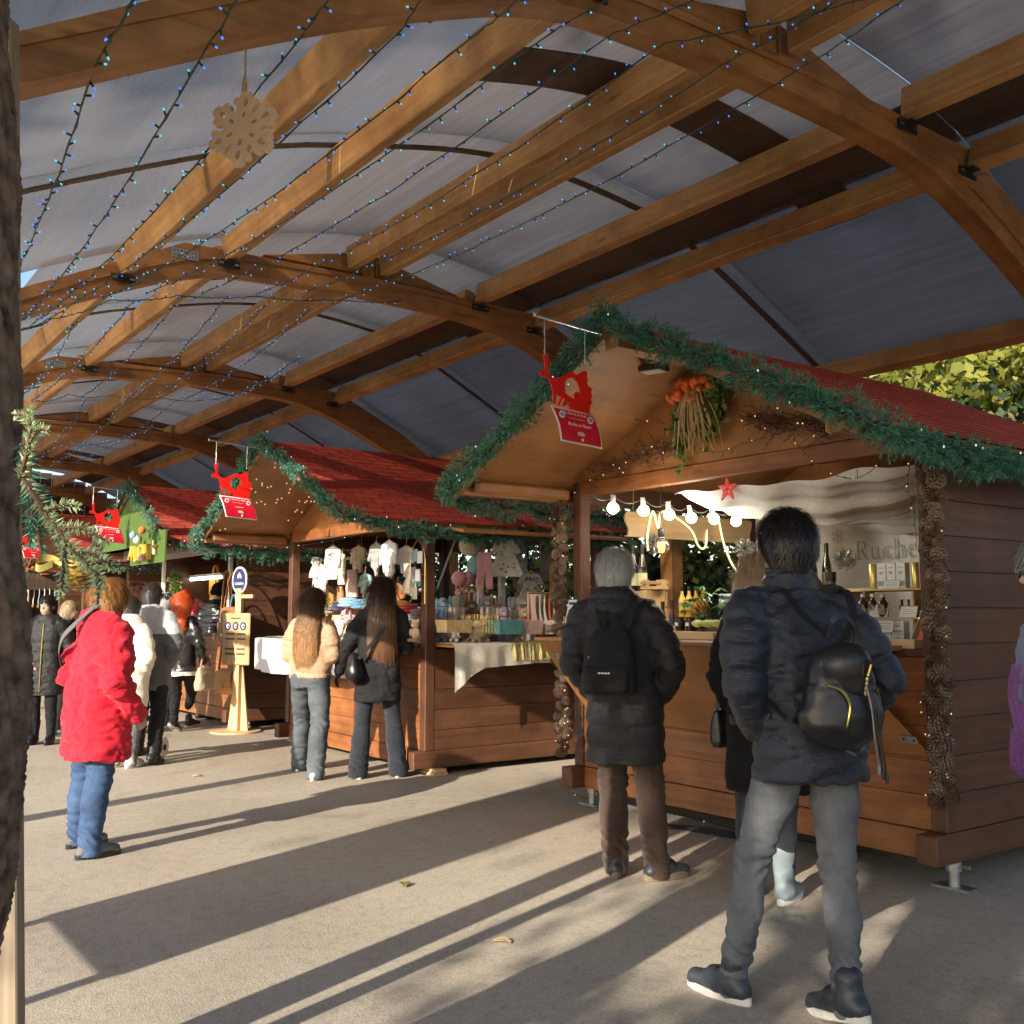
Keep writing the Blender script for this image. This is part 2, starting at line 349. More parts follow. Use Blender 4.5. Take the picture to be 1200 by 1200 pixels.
    def blade(s, p, d, w, nrm=None, mi=0):
        """thin pointed blade: a needle or leaf"""
        p, d = Vector(p), Vector(d); sd = d.cross(nrm if nrm is not None else Vector((rnd(-1, 1), rnd(-1, 1), rnd(-1, 1))))
        if sd.length < 1e-6: return s
        sd = sd.normalized() * w / 2
        return s.add([p, p + d * .45 + sd, p + d, p + d * .45 - sd], [(0, 1, 2, 3)], mi)
    def grid(s, fn, nu, nv, mi=0, uvf=None):
        vs = [fn(i / nu, j / nv) for i in range(nu + 1) for j in range(nv + 1)]
        fs = [(i * (nv + 1) + j, (i + 1) * (nv + 1) + j, (i + 1) * (nv + 1) + j + 1, i * (nv + 1) + j + 1) for i in range(nu) for j in range(nv)]
        uvs = None
        if uvf: uvs = [[uvf(k // (nv + 1) / nu, k % (nv + 1) / nv) for k in f] for f in fs]
        return s.add(vs, fs, mi, uvs)
    def build(s, name, mats, parent=None, smooth=None, bev=0, loc=None, rz=0, thick=0):
        me = bpy.data.meshes.new(name); me.from_pydata(s.v, [], s.f)
        for m in (mats if isinstance(mats, (list, tuple)) else [mats]): me.materials.append(MATS[m] if isinstance(m, str) else m)
        me.polygons.foreach_set('material_index', s.m)
        if any(u is not None for u in s.uv):
            ul = me.uv_layers.new(name='UVMap'); arr = []
            for f, u in zip(s.f, s.uv):
                if u is None:
                    for k in f: p = s.v[k]; arr += [p[0] + p[1], p[2]]
                else:
                    for q in u: arr += [q[0], q[1]]
            ul.data.foreach_set('uv', arr)
        me.validate(); me.update()
        if smooth is not None:
            me.polygons.foreach_set('use_smooth', [True] * len(me.polygons))
            if smooth < 180: me.set_sharp_from_angle(angle=math.radians(smooth))
        o = bpy.data.objects.new(name, me); COL.objects.link(o)
        if parent: o.parent = parent
        if loc is not None: o.location = loc
        o.rotation_euler[2] = rz
        if bev:
            md = o.modifiers.new('bevel', 'BEVEL'); md.width = bev; md.segments = 1; md.limit_method = 'ANGLE'; md.angle_limit = math.radians(40)
        if thick:
            md = o.modifiers.new('solid', 'SOLIDIFY'); md.thickness = thick; md.offset = 0
        return o

def thing(name, label, cat, loc=(0, 0, 0), rz=0, group=None):
    o = bpy.data.objects.new(name, None); COL.objects.link(o); o.location = loc; o.rotation_euler[2] = rz; o.empty_display_size = .2
    o['label'] = label; o['category'] = cat
    if group: o['group'] = group
    return o
def tag(o, label, cat, group=None):
    o['label'] = label; o['category'] = cat
    if group: o['group'] = group
    return o
def copy_tree(o, parent=None):
    c = o.copy(); COL.objects.link(c); c.parent = parent
    for ch in list(o.children): copy_tree(ch, c)
    return c
def text_mesh(txt, size, mat, parent, name='lettering', loc=(0, 0, 0), rot=(PI / 2, 0, 0), depth=.001, align='CENTER'):
    cu = bpy.data.curves.new('t', 'FONT'); cu.body = txt; cu.size = size; cu.extrude = depth; cu.align_x = align; cu.resolution_u = 3
    ob = bpy.data.objects.new('t', cu); me = bpy.data.meshes.new_from_object(ob)
    bpy.data.objects.remove(ob); bpy.data.curves.remove(cu)
    me.materials.clear(); me.materials.append(MATS[mat]); me.name = name
    o = bpy.data.objects.new(name, me); COL.objects.link(o); o.parent = parent; o.location = loc; o.rotation_euler = rot
    return o
def catmull(pts, n):
    pts = [Vector(p) for p in pts]; out = []
    for i in range(len(pts) - 1):
        p0, p1, p2, p3 = pts[max(i - 1, 0)], pts[i], pts[i + 1], pts[min(i + 2, len(pts) - 1)]
        for k in range(n):
            t = k / n; out.append(.5 * ((2 * p1) + (p2 - p0) * t + (2 * p0 - 5 * p1 + 4 * p2 - p3) * t * t + (3 * p1 - p0 - 3 * p2 + p3) * t ** 3))
    out.append(pts[-1]); return out
# ------------------------------------------------------------------ ground
g = MB(); g.grid(lambda a, b: (-300 + 600 * a, -250 + 550 * b, 0), 8, 8)
go = g.build('ground', 'asphalt'); go['kind'] = 'structure'

# ------------------------------------------------------------------ pavilion
PV = [(.15, 3.10), (.6, 3.38), (1.95, 4.03), (2.7, 4.28), (3.85, 4.52), (5.0, 4.47), (5.7, 4.28), (7.15, 3.56), (7.42, 3.42)]
PVC = catmull([(v, z, 0) for v, z in PV], 12)
PVv = [p.x for p in PVC]; PVz = [p.y for p in PVC]
def roofz(v): return float(np.interp(v, PVv, PVz))
pav = thing('market_pavilion', 'long open timber market hall with polygonal arches, purlins and curved translucent grey roof sheets', 'pavilion', W(10, 4, 0))
def P(u, v, z): return W(u, v, z) - pav.location
ARCH_U = [-.95, 3.18, 7.38, 11.5, 15.6, 19.7, 23.8]
outer = [(.12, 2.86), (1.25, 3.58), (2.33, 4.13), (4.0, 4.17), (5.62, 4.15), (6.5, 3.74), (7.40, 3.17)]
inner = catmull([(.12, 2.72), (1.26, 3.38), (1.9, 3.70), (2.5, 3.93), (3.1, 3.99), (4.0, 4.015), (4.9, 3.98), (5.45, 3.86), (6.2, 3.55), (7.40, 2.96)], 4)
for ui, U in enumerate(ARCH_U):
    m = MB(); o2 = [(v, z) for v, z in outer]; i2 = [(p.x, p.y) for p in inner]
    # two laminated layers: outer polygon members butted at the kinks, inner curved rib
    def midz(v):
        return float(np.interp(v, [a for a, b in i2], [b for a, b in i2])) + .115
    for a, b in zip(outer[:-1], outer[1:]):
        vs = np.linspace(a[0], b[0], 7)
        top = [(v, np.interp(v, [a[0], b[0]], [a[1], b[1]])) for v in vs]
        bot = [(v, min(midz(v), np.interp(v, [a[0], b[0]], [a[1], b[1]]) - .04)) for v in vs]
        m.prism([(float(x), float(y)) for x, y in top + bot[::-1]], P(U - .085, 0, 0), (0, 1, 0), (0, 0, 1), (-.17, 0, 0))
    m.prism(i2 + [(v, midz(v)) for v, z in i2[::-1]], P(U - .07, 0, 0), (0, 1, 0), (0, 0, 1), (-.14, 0, 0))
    m.build('arch', 'wood_glulam', pav)
    # ridge post and short rafters above the chord
    r = MB(); r.box(-U - .045 - pav.location.x, -U + .045 - pav.location.x, 3.80 - 4, 3.92 - 4, 4.175, 4.40)
    r.prism([(2.95, 4.18), (3.79, 4.19), (3.79, 4.37)], P(U - .05, 0, 0), (0, 1, 0), (0, 0, 1), (-.10, 0, 0))
    r.prism([(4.75, 4.18), (3.93, 4.19), (3.93, 4.37)], P(U - .05, 0, 0), (0, 1, 0), (0, 0, 1), (-.10, 0, 0))
    r.build('ridge_strut', 'wood_glulam', pav, bev=.004)
    if ui > 3: continue
    for kv, kz, ang in ((2.33, 4.04, 0), (5.62, 4.05, 0)):       # perforated plates at the kinks, both faces
        for sgn in (-1, 1):
            pl = MB(); c = P(U + sgn * .088, kv, kz)
            pl.hexa(c, ((.002, 0, 0), (0, .10, 0), (0, 0, .035)), 0)
            for i in range(-3, 4):
                for j in (-1, 1): pl.hexa(c + Vector((-sgn * .0025, i * .026, j * .018)), ((.0015, 0, 0), (0, .005, 0), (0, 0, .005)), 1)
            pl.build('nail_plate', ['metal_galv', 'metal_dark'], pav)
    for v, z in ((1.90, 3.80), (2.66, 4.06), (4.95, 4.13), (5.55, 4.02)):                 # dark purlin shoes
        c = P(U + .0, v, z)
        for sgn in (-1, 1):
            sh = MB(); sh.hexa(c + Vector((sgn * .095, 0, -.03)), ((.006, 0, 0), (0, .085, 0), (0, 0, .026)), 0)
            sh.hexa(c + Vector((sgn * .13, 0, -.02)), ((.022, 0, 0), (0, .04, 0), (0, 0, .004)), 0)
            for k in (-.068, -.05, .05, .068): sh.hexa(c + Vector((sgn * .103, k, -.03)), ((.003, 0, 0), (0, .007, 0), (0, 0, .007)), 1)
            sh.build('purlin_shoe', ['metal_dark', 'metal_steel'], pav)
# purlins, bay by bay
for U0, U1 in zip(ARCH_U[:-1], ARCH_U[1:]):
    for v, zb, w, h in ((.22, 2.98, .09, .12), (1.90, 3.80, .10, .17), (2.66, 4.06, .10, .17), (3.68, 4.20, .085, .18), (3.98, 4.20, .085, .18), (4.95, 4.14, .10, .17), (5.62, 4.01, .10, .18), (7.12, 3.34, .10, .16)):
        m = MB(); sl = (roofz(v + .1) - roofz(v - .1)) / .2
        nrm = Vector((0, -sl, 1)).normalized()
        m.beam(P(U0 + .09, v, zb + h / 2), P(U1 - .09, v, zb + h / 2), w, h, nrm)
        m.build('purlin', 'wood_purlin', pav, bev=.006)
    m = MB()     # dark longitudinal board over the right-hand purlin
    m.beam(P(U0 + .01, 5.47, roofz(5.47) - .03), P(U1 - .01, 5.47, roofz(5.47) - .03), .46, .02, (0, .26, 1)); m.build('ridge_board', 'wood_dark', pav)
# curved roof sheets, two per bay, with battens across
us = []
for U0, U1 in zip(ARCH_U[:-1], ARCH_U[1:]):
    for a, b in ((U0, (U0 + U1) / 2), ((U0 + U1) / 2, U1)):
        for v0, v1, mt in (((.15 if b < 7.45 else 1.45), 3.0, 'polycarbonate_clear'), (3.0, 7.42, 'polycarbonate')):
            m = MB(); ou, ov = rnd(0, 30), rnd(0, 30); w = v1 - v0; lift = .016 if v0 > 1 else 0
            m.grid(lambda s, t, a=a, b=b: P(a + .004 + (b - a - .008) * s, v0 - (.05 if v0 > 1 else 0) + w * t, roofz(v0 + w * t) + lift + .012 * math.sin(s * 17 + t * 9) * .4), 6, 40,
                   uvf=lambda s, t, a=a, b=b: (ou + (b - a) * s, ov + w * t))
            m.build('roof_sheet', mt, pav, smooth=180, thick=.012)
    lo_v = 1.47 if U0 > 7 else .2
    for ub, wd, mt in ((U0 + 1.05, .40, 'wood_dark'), ((U0 + U1) / 2 + .15, .06, 'wood_dark')):
        m = MB(); vs = np.linspace(lo_v if wd < .1 else 2.7, 7.38 if wd < .1 else 5.95, 40)
        for a, b in zip(vs[:-1], vs[1:]):
            m.beam(P(ub, a, roofz(a) - .016), P(ub, b + .004, roofz(b) - .016), wd, .012)
        m.build('roof_batten', mt, pav)
for U in ARCH_U[:1] + ARCH_U[1:]:
    for v in (.16, 7.34):
        m = MB(); m.box(-U - .08 - pav.location.x, -U + .08 - pav.location.x, v - .08 - 4, v + .08 - 4, 0, 2.86 if v < 1 else 2.99)
        m.build('post', 'wood_grey' if v < 1 else 'wood_glulam', pav, bev=.006)

m = MB(); n_ = 30          # added dark boards standing for the shade deep in the hall, above head height
for k in range(n_):
    v0_, v1_ = .2 + 7.1 * k / n_ + .003, .2 + 7.1 * (k + 1) / n_ - .003
    m.hexa(P(23.98, (v0_ + v1_) / 2, (1.9 + roofz((v0_ + v1_) / 2)) / 2), ((.012, 0, 0), (0, (v1_ - v0_) / 2, 0), (0, 0, (roofz((v0_ + v1_) / 2) - 1.9) / 2 - .02)))
m.build('end_dark_fill', 'wood_dark', pav)
# ------------------------------------------------------------------ stalls
SW, SD = 3.0, 2.1
def planks(m, axis, a0, a1, z0, z1, pos, th, hgt=.185, mi=0, skip=None):
    """horizontal boards along x (axis 0) or y (axis 1)"""
    n = max(1, round((z1 - z0) / hgt)); h = (z1 - z0) / n
    for i in range(n):
        za, zb = z0 + i * h + .0025, z0 + (i + 1) * h - .0025
        j = rnd(-.002, .002)
        if axis == 0: m.box(a0, a1, pos + j, pos + th + j, za, zb, mi)
        else: m.box(pos + j, pos + th + j, a0, a1, za, zb, mi)
        for a_ in (a0 + .05, a1 - .05, (a0 + a1) / 2 + .02):           # nail heads
            for z_ in (za + h * .24, zb - h * .22):
                if axis == 0: m.box(a_ - .0035, a_ + .0035, pos + j - .0012, pos + j + .002, z_, z_ + .007, 1)
                else: m.box(pos + th + j - .002, pos + th + j + .0012, a_ - .0035, a_ + .0035, z_, z_ + .007, 1)
    if axis == 0: m.box(a0 + .004, a1 - .004, pos + th * .35, pos + th * .65, z0 + .004, z1 - .004, mi)
    else: m.box(pos + th * .35, pos + th * .65, a0 + .004, a1 - .004, z0 + .004, z1 - .004, mi)
def stall(u0, v0, zb, label, right_open=False, left_open=False, back_win=True, flap=True, front_mat='wood_stall_front', awning=False, turf=False, left_counter=True, front_shelf=False):
    s = thing('market_stall', label, 'market stall', W(u0 + SW, v0, 0))
    B = lambda m, n, mat, **k: m.build(n, [mat, 'metal_dark'] if n.endswith('_wall') else mat, s, **k)
    z0 = zb + .15; zc = zb + 1.08; zt = zb + 2.155; zl = zb + 2.265
    # base beams, the side ones sticking out at the front
    for x in (-.01, SW - .11):
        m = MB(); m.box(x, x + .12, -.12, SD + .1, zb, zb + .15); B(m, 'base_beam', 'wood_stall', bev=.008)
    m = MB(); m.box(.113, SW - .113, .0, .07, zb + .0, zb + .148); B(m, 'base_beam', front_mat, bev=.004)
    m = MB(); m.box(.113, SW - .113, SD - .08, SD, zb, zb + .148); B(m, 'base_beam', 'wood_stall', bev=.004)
    for x in (.06, SW - .05):
        for y in (.12, SD - .15):
            m = MB()
            if zb > .1:
                m.box(x - .10, x + .10, y - .05, y + .05, .0, .014); m.lathe([(.028, .014), (.028, .09), (.04, .09), (.04, zb)], (x, y, 0), 12)
                m.tube([(x, y, zb - .03), (x + .09, y, zb - .025)], .008, 8)
                B(m, 'foot_jack', 'metal_galv')
            else:
                m.box(x - .12, x + .12, y - .07, y + .08, 0, zb * .5 - .001); m.box(x - .09, x + .13, y - .06, y + .06, zb * .5, zb - .001); B(m, 'foot_block', 'wood_pine', bev=.003)
    m = MB(); m.box(.112, SW - .112, .075, SD - .085, zb + .11, zb + .14); B(m, 'floor', 'wood_stall')
    # walls
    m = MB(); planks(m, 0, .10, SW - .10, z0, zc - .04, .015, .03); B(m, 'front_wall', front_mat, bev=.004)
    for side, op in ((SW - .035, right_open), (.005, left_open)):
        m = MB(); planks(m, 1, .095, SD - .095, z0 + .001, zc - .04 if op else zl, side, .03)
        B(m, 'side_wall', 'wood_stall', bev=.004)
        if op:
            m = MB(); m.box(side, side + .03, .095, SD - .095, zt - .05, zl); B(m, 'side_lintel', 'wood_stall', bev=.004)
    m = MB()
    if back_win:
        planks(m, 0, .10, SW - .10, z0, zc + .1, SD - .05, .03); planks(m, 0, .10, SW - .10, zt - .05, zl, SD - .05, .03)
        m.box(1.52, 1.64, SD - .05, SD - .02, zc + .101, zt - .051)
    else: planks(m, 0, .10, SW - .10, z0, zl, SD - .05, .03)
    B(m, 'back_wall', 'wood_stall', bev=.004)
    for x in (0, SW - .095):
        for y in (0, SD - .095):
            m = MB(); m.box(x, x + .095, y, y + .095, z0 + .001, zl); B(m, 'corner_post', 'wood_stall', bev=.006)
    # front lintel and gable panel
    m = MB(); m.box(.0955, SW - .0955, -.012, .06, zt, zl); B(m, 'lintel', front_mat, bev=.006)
    tan = .5; zr = zb + 3.03; ov = .24; fo = .95; bo = .25
    ztop = lambda x: zr - abs(x - 1.5) * tan
    m = MB(); m.prism([(.0, zl + .004), (SW, zl + .004), (SW, ztop(SW) - .03), (1.5, zr - .03), (0, ztop(0) - .03)], (0, .004, 0), (1, 0, 0), (0, 0, 1), (0, .018, 0)); B(m, 'gable', 'wood_ply')
    m = MB(); m.prism([(.0, zl + .004), (SW, zl + .004), (SW, ztop(SW) - .03), (1.5, zr - .03), (0, ztop(0) - .03)], (0, SD - .03, 0), (1, 0, 0), (0, 0, 1), (0, .018, 0)); B(m, 'gable', 'wood_ply')
    # roof: plywood deck below, shingle layer above
    hw = 1.5 + ov; ln = math.hypot(hw, hw * tan)
    for sg in (-1, 1):
        dx = Vector((sg * hw, 0, -hw * tan)).normalized(); nz = Vector((sg * tan, 0, 1)).normalized()
        top = Vector((1.5, -fo, zr))
        m = MB(); c = top + dx * ln / 2 + Vector((0, (SD + bo + fo) / 2, 0))
        m.hexa(c - nz * .016, (Vector((0, (SD + bo + fo) / 2, 0)), dx * ln / 2, nz * .010), 0); B(m, 'roof_deck', 'wood_soffit')
        m = MB(); D = SD + bo + fo; nu, nv = 1, 16
        q0 = top + nz * .004 - Vector((0, .02, 0))
        rows = int(ln / .115)
        for r in range(rows + 1):
            a = r * .115; b = min(a + .130, ln + .02)
            if b - a < .02: continue
            p = [q0 + dx * a + nz * (.002), q0 + dx * b + nz * .009]
            th = nz * .006
            vs = [p[0], p[0] + Vector((0, D + .04, 0)), p[1] + Vector((0, D + .04, 0)), p[1], p[1] - th, p[1] + Vector((0, D + .04, 0)) - th]
            off = rnd(0, .2)
            m.add(vs, [(0, 1, 2, 3) if sg < 0 else (3, 2, 1, 0), (3, 2, 5, 4)], 0,
                  [[(0, a), (D, a), (D, b - .015), (0, b - .015)] if sg < 0 else [(0, b - .015), (D, b - .015), (D, a), (0, a)], [(0, 0), (.01, 0), (.01, .01), (0, .01)]])
        B(m, 'shingles', 'red_shingle')
        # wall plates carrying the overhang
        x = 0.03 if sg < 0 else SW - .03
        m = MB(); xx = x + sg * .05
        m.box(xx - .03, xx + .03, -fo + .06, -.02, ztop(xx) - .135, ztop(xx) - .045); B(m, 'wall_plate', 'wood_soffit', bev=.02)
        m = MB(); xx = x + sg * .14
        m.box(xx - .028, xx + .028, -fo + .01, SD + .1, ztop(xx) - .10, ztop(xx) - .045); B(m, 'wall_plate', 'wood_soffit', bev=.004)
        m = MB(); m.hexa(top + dx * ln / 2 - nz * .035 + Vector((0, .012, 0)), (dx * ln / 2, (0, .01, 0), nz * .03), 0); B(m, 'barge_board', 'wood_soffit', bev=.003)
    m = MB(); m.box(1.44, 1.56, -fo + .03, SD + .1, zr - .16, zr - .06); B(m, 'ridge_beam', 'wood_soffit', bev=.004)
    # counter board inside, folding counter outside with slanted front panel
    m = MB(); m.box(.10, SW - .10, .02, .45, zc - .038, zc); B(m, 'counter', 'wood_stall', bev=.004)
    if flap:
        m = MB(); m.box(.03, 2.79, -.40, -.005, zc - .005, zc + .022); B(m, 'folding_counter', 'wood_soffit', bev=.004)
        m = MB(); p = [(.06, -.375, zc - .008), (2.62, -.375, zc - .008), (2.95, -.02, zc - .55), (.22, -.02, zc - .55)]
        q = [(a, b + .012, c - .010) for a, b, c in p]
        m.add(p + q, [(3, 2, 1, 0), (4, 5, 6, 7), (0, 1, 5, 4), (1, 2, 6, 5), (2, 3, 7, 6), (3, 0, 4, 7)], 0,
              [[(x, z) for x, y, z in (p[3], p[2], p[1], p[0])]] + [[(0, 0), (.1, 0), (.1, .1), (0, .1)]] * 5)
        B(m, 'flap_panel', 'wood_ply')
        for hx, hy, hz in ((2.60, -.31, zc - .11), (2.86, -.09, zc - .46), (.2, -.31, zc - .11)):
            m = MB(); n = Vector((0, -.84, -.54)); m.hexa((hx, hy, hz), (Vector((.05, 0, 0)), Vector((0, .012, -.018)), n * .004), 0)
            for k in (-.03, .03): m.hexa(Vector((hx + k, hy, hz)) + n * .005, (Vector((.006, 0, 0)), Vector((0, .003, -.005)), n * .002), 1)
            B(m, 'hinge', ['metal_galv', 'metal_dark'])
    if right_open:
        m = MB(); m.box(SW - .45, SW - .04, .46, SD - .1, zc - .038, zc); B(m, 'counter', 'wood_stall', bev=.004)
        m = MB(); m.box(SW + .0, SW + .34, .10, SD - .05, zc - .02, zc + .012); B(m, 'folding_counter', 'wood_soffit', bev=.004)
        m = MB(); m.beam((SW + .01, .1, zt - .035), (SW + .46, .1, zt - .10), .01, .02); m = MB()
        c0 = Vector((SW - .02, (SD) / 2, zt + .0)); d = Vector((.50, 0, -.085))
        m.hexa(c0 + d / 2, (Vector((0, SD / 2 - .08, 0)), d / 2, Vector((.085, 0, .50)).normalized() * .014), 0); B(m, 'side_flap', 'wood_ply', bev=.003)
    if turf:
        m = MB(); m.prism([(-.12, zb + 2.20), (SW + .12, zb + 2.20), (SW + .12, ztop(SW + .12) - .05), (1.5, zr - .05), (-.12, ztop(-.12) - .05)], (0, -fo + .03, 0), (1, 0, 0), (0, 0, 1), (0, .02, 0)); B(m, 'turf_gable', 'turf')
    if front_shelf:
        m = MB(); m.box(.06, SW - .12, -.36, -.005, zc - .02, zc + .012); B(m, 'folding_counter', 'wood_soffit', bev=.004)
    if left_open and left_counter:
        m = MB(); m.box(-.42, -.01, .10, SD - .05, zc - .02, zc + .012); B(m, 'folding_counter', 'wood_soffit', bev=.004)
    if awning:
        m = MB(); c0 = Vector((SW / 2, -.0, zt + .0)); d = Vector((0, -.62, .10))
        m.hexa(c0 + d / 2, (Vector((SW / 2 - .14, 0, 0)), d / 2, Vector((0, .16, 1)).normalized() * .03), 0)
        m.hexa(c0 + d + Vector((0, 0, -.07)), (Vector((SW / 2 - .14, 0, 0)), (0, .012, 0), (0, 0, .09)), 0); B(m, 'awning', 'grey_panel', bev=.004)
    s['_z'] = zb
    return s
plain('grey_panel', (.36, .34, .32), .5, 0, .1, 4)
SR = stall(3.06, 4.98, .145, 'nearest brown wooden stall selling honey and wine, dried flower wreath on its gable', left_open=True, left_counter=False, back_win=False)
SM = stall(7.90, 4.79, .06, 'middle brown wooden market stall with baby clothes and plush toys under a sunlit red roof', right_open=True, left_open=True, flap=False, front_shelf=True)
ST = stall(12.45, 4.8, .08, 'third brown wooden market stall with a green turf gable and grey raised awning', back_win=False, awning=True, turf=True, flap=False)
S4 = stall(17.3, 4.8, .08, 'fourth brown wooden market stall, small and distant behind the fir branch', back_win=False, flap=False)
S5 = stall(22.1, 4.8, .08, 'farthest market stall at the dark left end of the row', back_win=False, flap=False)
for s in (SR, SM, ST, S4, S5): s['group'] = 'market stalls in a row'; del s['_z']
# ------------------------------------------------------------------ greenery
def garland(label, pts, r=.085, dens=1500, seed=1, leds=True, group=None, ln=.043, sub=10):
    rr = random.Random(seed); pts = catmull(pts, sub)
    # small wobble so that the line is not straight
    pts = [p + Vector((0, 0, -.012 + .02 * math.sin(i * 1.3 + seed) + rr.uniform(-.008, .008))) for i, p in enumerate(pts)]
    base = pts[0].copy(); m = MB(); m.tube([p - base for p in pts], .016, 6, 1)
    cum = [0]
    for a, b in zip(pts[:-1], pts[1:]): cum.append(cum[-1] + (b - a).length)
    Ltot = cum[-1]; n = int(dens * Ltot / 14)
    for k in range(n):                                   # little sprigs, each with a dozen needles
        s = rr.uniform(0, Ltot); i = max(0, min(len(pts) - 2, int(np.searchsorted(cum, s)) - 1)); f = (s - cum[i]) / max(1e-6, cum[i + 1] - cum[i])
        p = pts[i].lerp(pts[i + 1], f); t = (pts[i + 1] - pts[i]).normalized()
        d = Vector((rr.gauss(0, 1), rr.gauss(0, 1), rr.gauss(0, 1) - .15)); d = (d - t * d.dot(t)).normalized() + t * rr.uniform(-.7, .7); d.normalize()
        lump = .72 + .38 * math.sin(s * 13 + seed) * math.sin(s * 5.3 + 1) + rr.uniform(-.12, .12)
        l = r * lump
        q = p + d * l * .35 - base
        for j in range(14):
            a = q + d * l * (j / 14) * .75
            e = (d + Vector((rr.gauss(0, .62), rr.gauss(0, .62), rr.gauss(0, .62)))).normalized() * ln * rr.uniform(.55, 1.05)
            m.blade(a, e, (.0055), None, 0)
    mats = ['needle_green', 'cable_green']
    if leds:
        mats.append('led_white')
        for k in range(int(Ltot * 4)):
            s = rr.uniform(0, Ltot); i = max(0, min(len(pts) - 2, int(np.searchsorted(cum, s)) - 1))
            d = Vector((rr.gauss(0, 1), rr.gauss(0, 1), rr.gauss(0, 1))).normalized()
            m.ell(pts[i] - base + d * r * .95, (.0045, .0045, .007), 6, 2)
    o = m.build('fir_garland', mats, loc=base); tag(o, label, 'garland', group or 'green garlands edging the stall roofs'); return o
def stall_garland(u0, v0, zb, lab1, seed, dens=1500, r=.085):
    tan = .5; zr = zb + 3.03; fy = v0 - .99
    def rk(x): return W(u0 + SW - x, fy, zr - abs(x - 1.5) * tan + .0)
    pts = [W(u0 + SW + .26, v0 + 1.6, zr - 1.76 * tan - .06), W(u0 + SW + .27, v0 + .4, zr - 1.76 * tan - .09), W(u0 + SW + .26, v0 - .4, zr - 1.76 * tan - .05)] + \
          [rk(-.24), rk(.3), rk(.9), rk(1.3), rk(1.5) + Vector((0, 0, .05)), rk(1.7) + Vector((0, 0, .02)), rk(2.1) + Vector((0, 0, .035)), rk(2.7) + Vector((0, 0, .045)), rk(3.22) + Vector((0, 0, .04))] + \
          [W(u0 - .26, v0 - .5, zr - 1.76 * tan - .04), W(u0 - .27, v0 + .3, zr - 1.76 * tan - .09), W(u0 - .27, v0 + 1.2, zr - 1.76 * tan - .05), W(u0 - .26, v0 + 2.2, zr - 1.76 * tan - .08)]
    return garland(lab1, pts, r, dens, seed)
stall_garland(3.06, 4.98, .145, 'thick green artificial garland along the roof edge of the nearest stall', 3, 5200, .104)
stall_garland(7.90, 4.79, .06, 'green artificial garland along the red roof of the middle stall', 5, 3000, .085)
stall_garland(12.45, 4.8, .08, 'green garland round the turf gable of the third stall', 7, 1300, .11)
stall_garland(17.3, 4.8, .08, 'dark green garland on the fourth stall behind the fir branch', 9, 700, .11)

# fir branches tied to the trunk at the left edge
def fir_branch(label, spine, w, seed, mat='needle_fir', twigs=True):
    rr = random.Random(seed); m = MB(); base = Vector(spine[0])
    def spray(pts, ln, dens, taper):
        pts = catmull(pts, 10); Lc = 0
        m.tube([p - base for p in pts], [.0055 * (1 - .7 * i / len(pts)) for i in range(len(pts))], 6, 1)
        tot = sum((b - a).length for a, b in zip(pts[:-1], pts[1:]))
        n = int(tot * dens)
        for k in range(n):
            f = k / n; x = f * (len(pts) - 1); i = int(x); p = pts[i].lerp(pts[min(i + 1, len(pts) - 1)], x - i); t = (pts[min(i + 1, len(pts) - 1)] - pts[max(0, i - 1)]).normalized()
            a = rr.uniform(0, 2 * PI); o = t.orthogonal().normalized(); o2 = t.cross(o)
            d = (o * math.cos(a) + o2 * math.sin(a)) + t * rr.uniform(.35, .9); d.normalize()
            d.z += .12; e = d.normalized() * ln * rr.uniform(.7, 1.1) * (1 - taper * f ** 4)
            m.blade(p - base, e, .0034, None, 0)
    spray(spine, w, 1250, .4)
    o = catmull(spine, 10)
    if twigs:
        for f, l, side in twigs:
            p = o[int(f * (len(o) - 1))]; t = (o[min(len(o) - 1, int(f * (len(o) - 1)) + 1)] - o[max(0, int(f * (len(o) - 1)) - 1)]).normalized()
            d = (t * .75 + Vector(side)).normalized()
            spray([p, p + d * l * .5 + Vector((0, 0, .005)), p + d * l + Vector((0, 0, -.015 * l / .1))], w * .85, 1400, .5)
    b = m.build('fir_branch', [mat, 'twig'], loc=base); tag(b, label, 'fir branch', 'fir branches tied to the trunk'); return b
DB = 1.84
def dd(px, py, d):
    r = ray(px, py); return Vector((-r[0] * d, r[1] * d, CAM_H + r[2] * d))
rt = Vector((.588, .809, 0))        # photo-right on the ground
fir_branch('pale green fir branch hanging from the trunk, its tip pointing down to the right', [dd(28, 560, DB), dd(52, 600, DB), dd(66, 618, DB - .03), dd(84, 642, DB - .05), dd(104, 662, DB - .06), dd(122, 682, DB - .07)], .023, 2,
           twigs=((.22, .07, rt * .6 + Vector((0, 0, .9))), (.42, .10, rt * .9 + Vector((0, 0, .35))), (.55, .085, -rt * .5 + Vector((0, 0, -.7))), (.66, .07, rt * .9 + Vector((0, 0, .1))), (.8, .06, rt * .9 + Vector((0, 0, .5))), (.9, .05, -rt * .4 + Vector((0, 0, -.6)))))
fir_branch('short fir sprig standing up beside the trunk, topmost of the branches', [dd(24, 560, DB), dd(32, 530, DB - .02), dd(36, 500, DB - .03), dd(35, 478, DB - .03)], .021, 4, twigs=((.5, .04, rt), (.7, .035, -rt)))
fir_branch('dark shaded fir branch hanging straight down against the trunk', [dd(26, 520, DB + .06), dd(36, 560, DB + .05), dd(38, 600, DB + .05), dd(36, 640, DB + .06)], .03, 6, 'needle_green', twigs=((.4, .09, rt * .8 + Vector((0, 0, -.5))), (.7, .07, rt * .5 + Vector((0, 0, -.8)))))
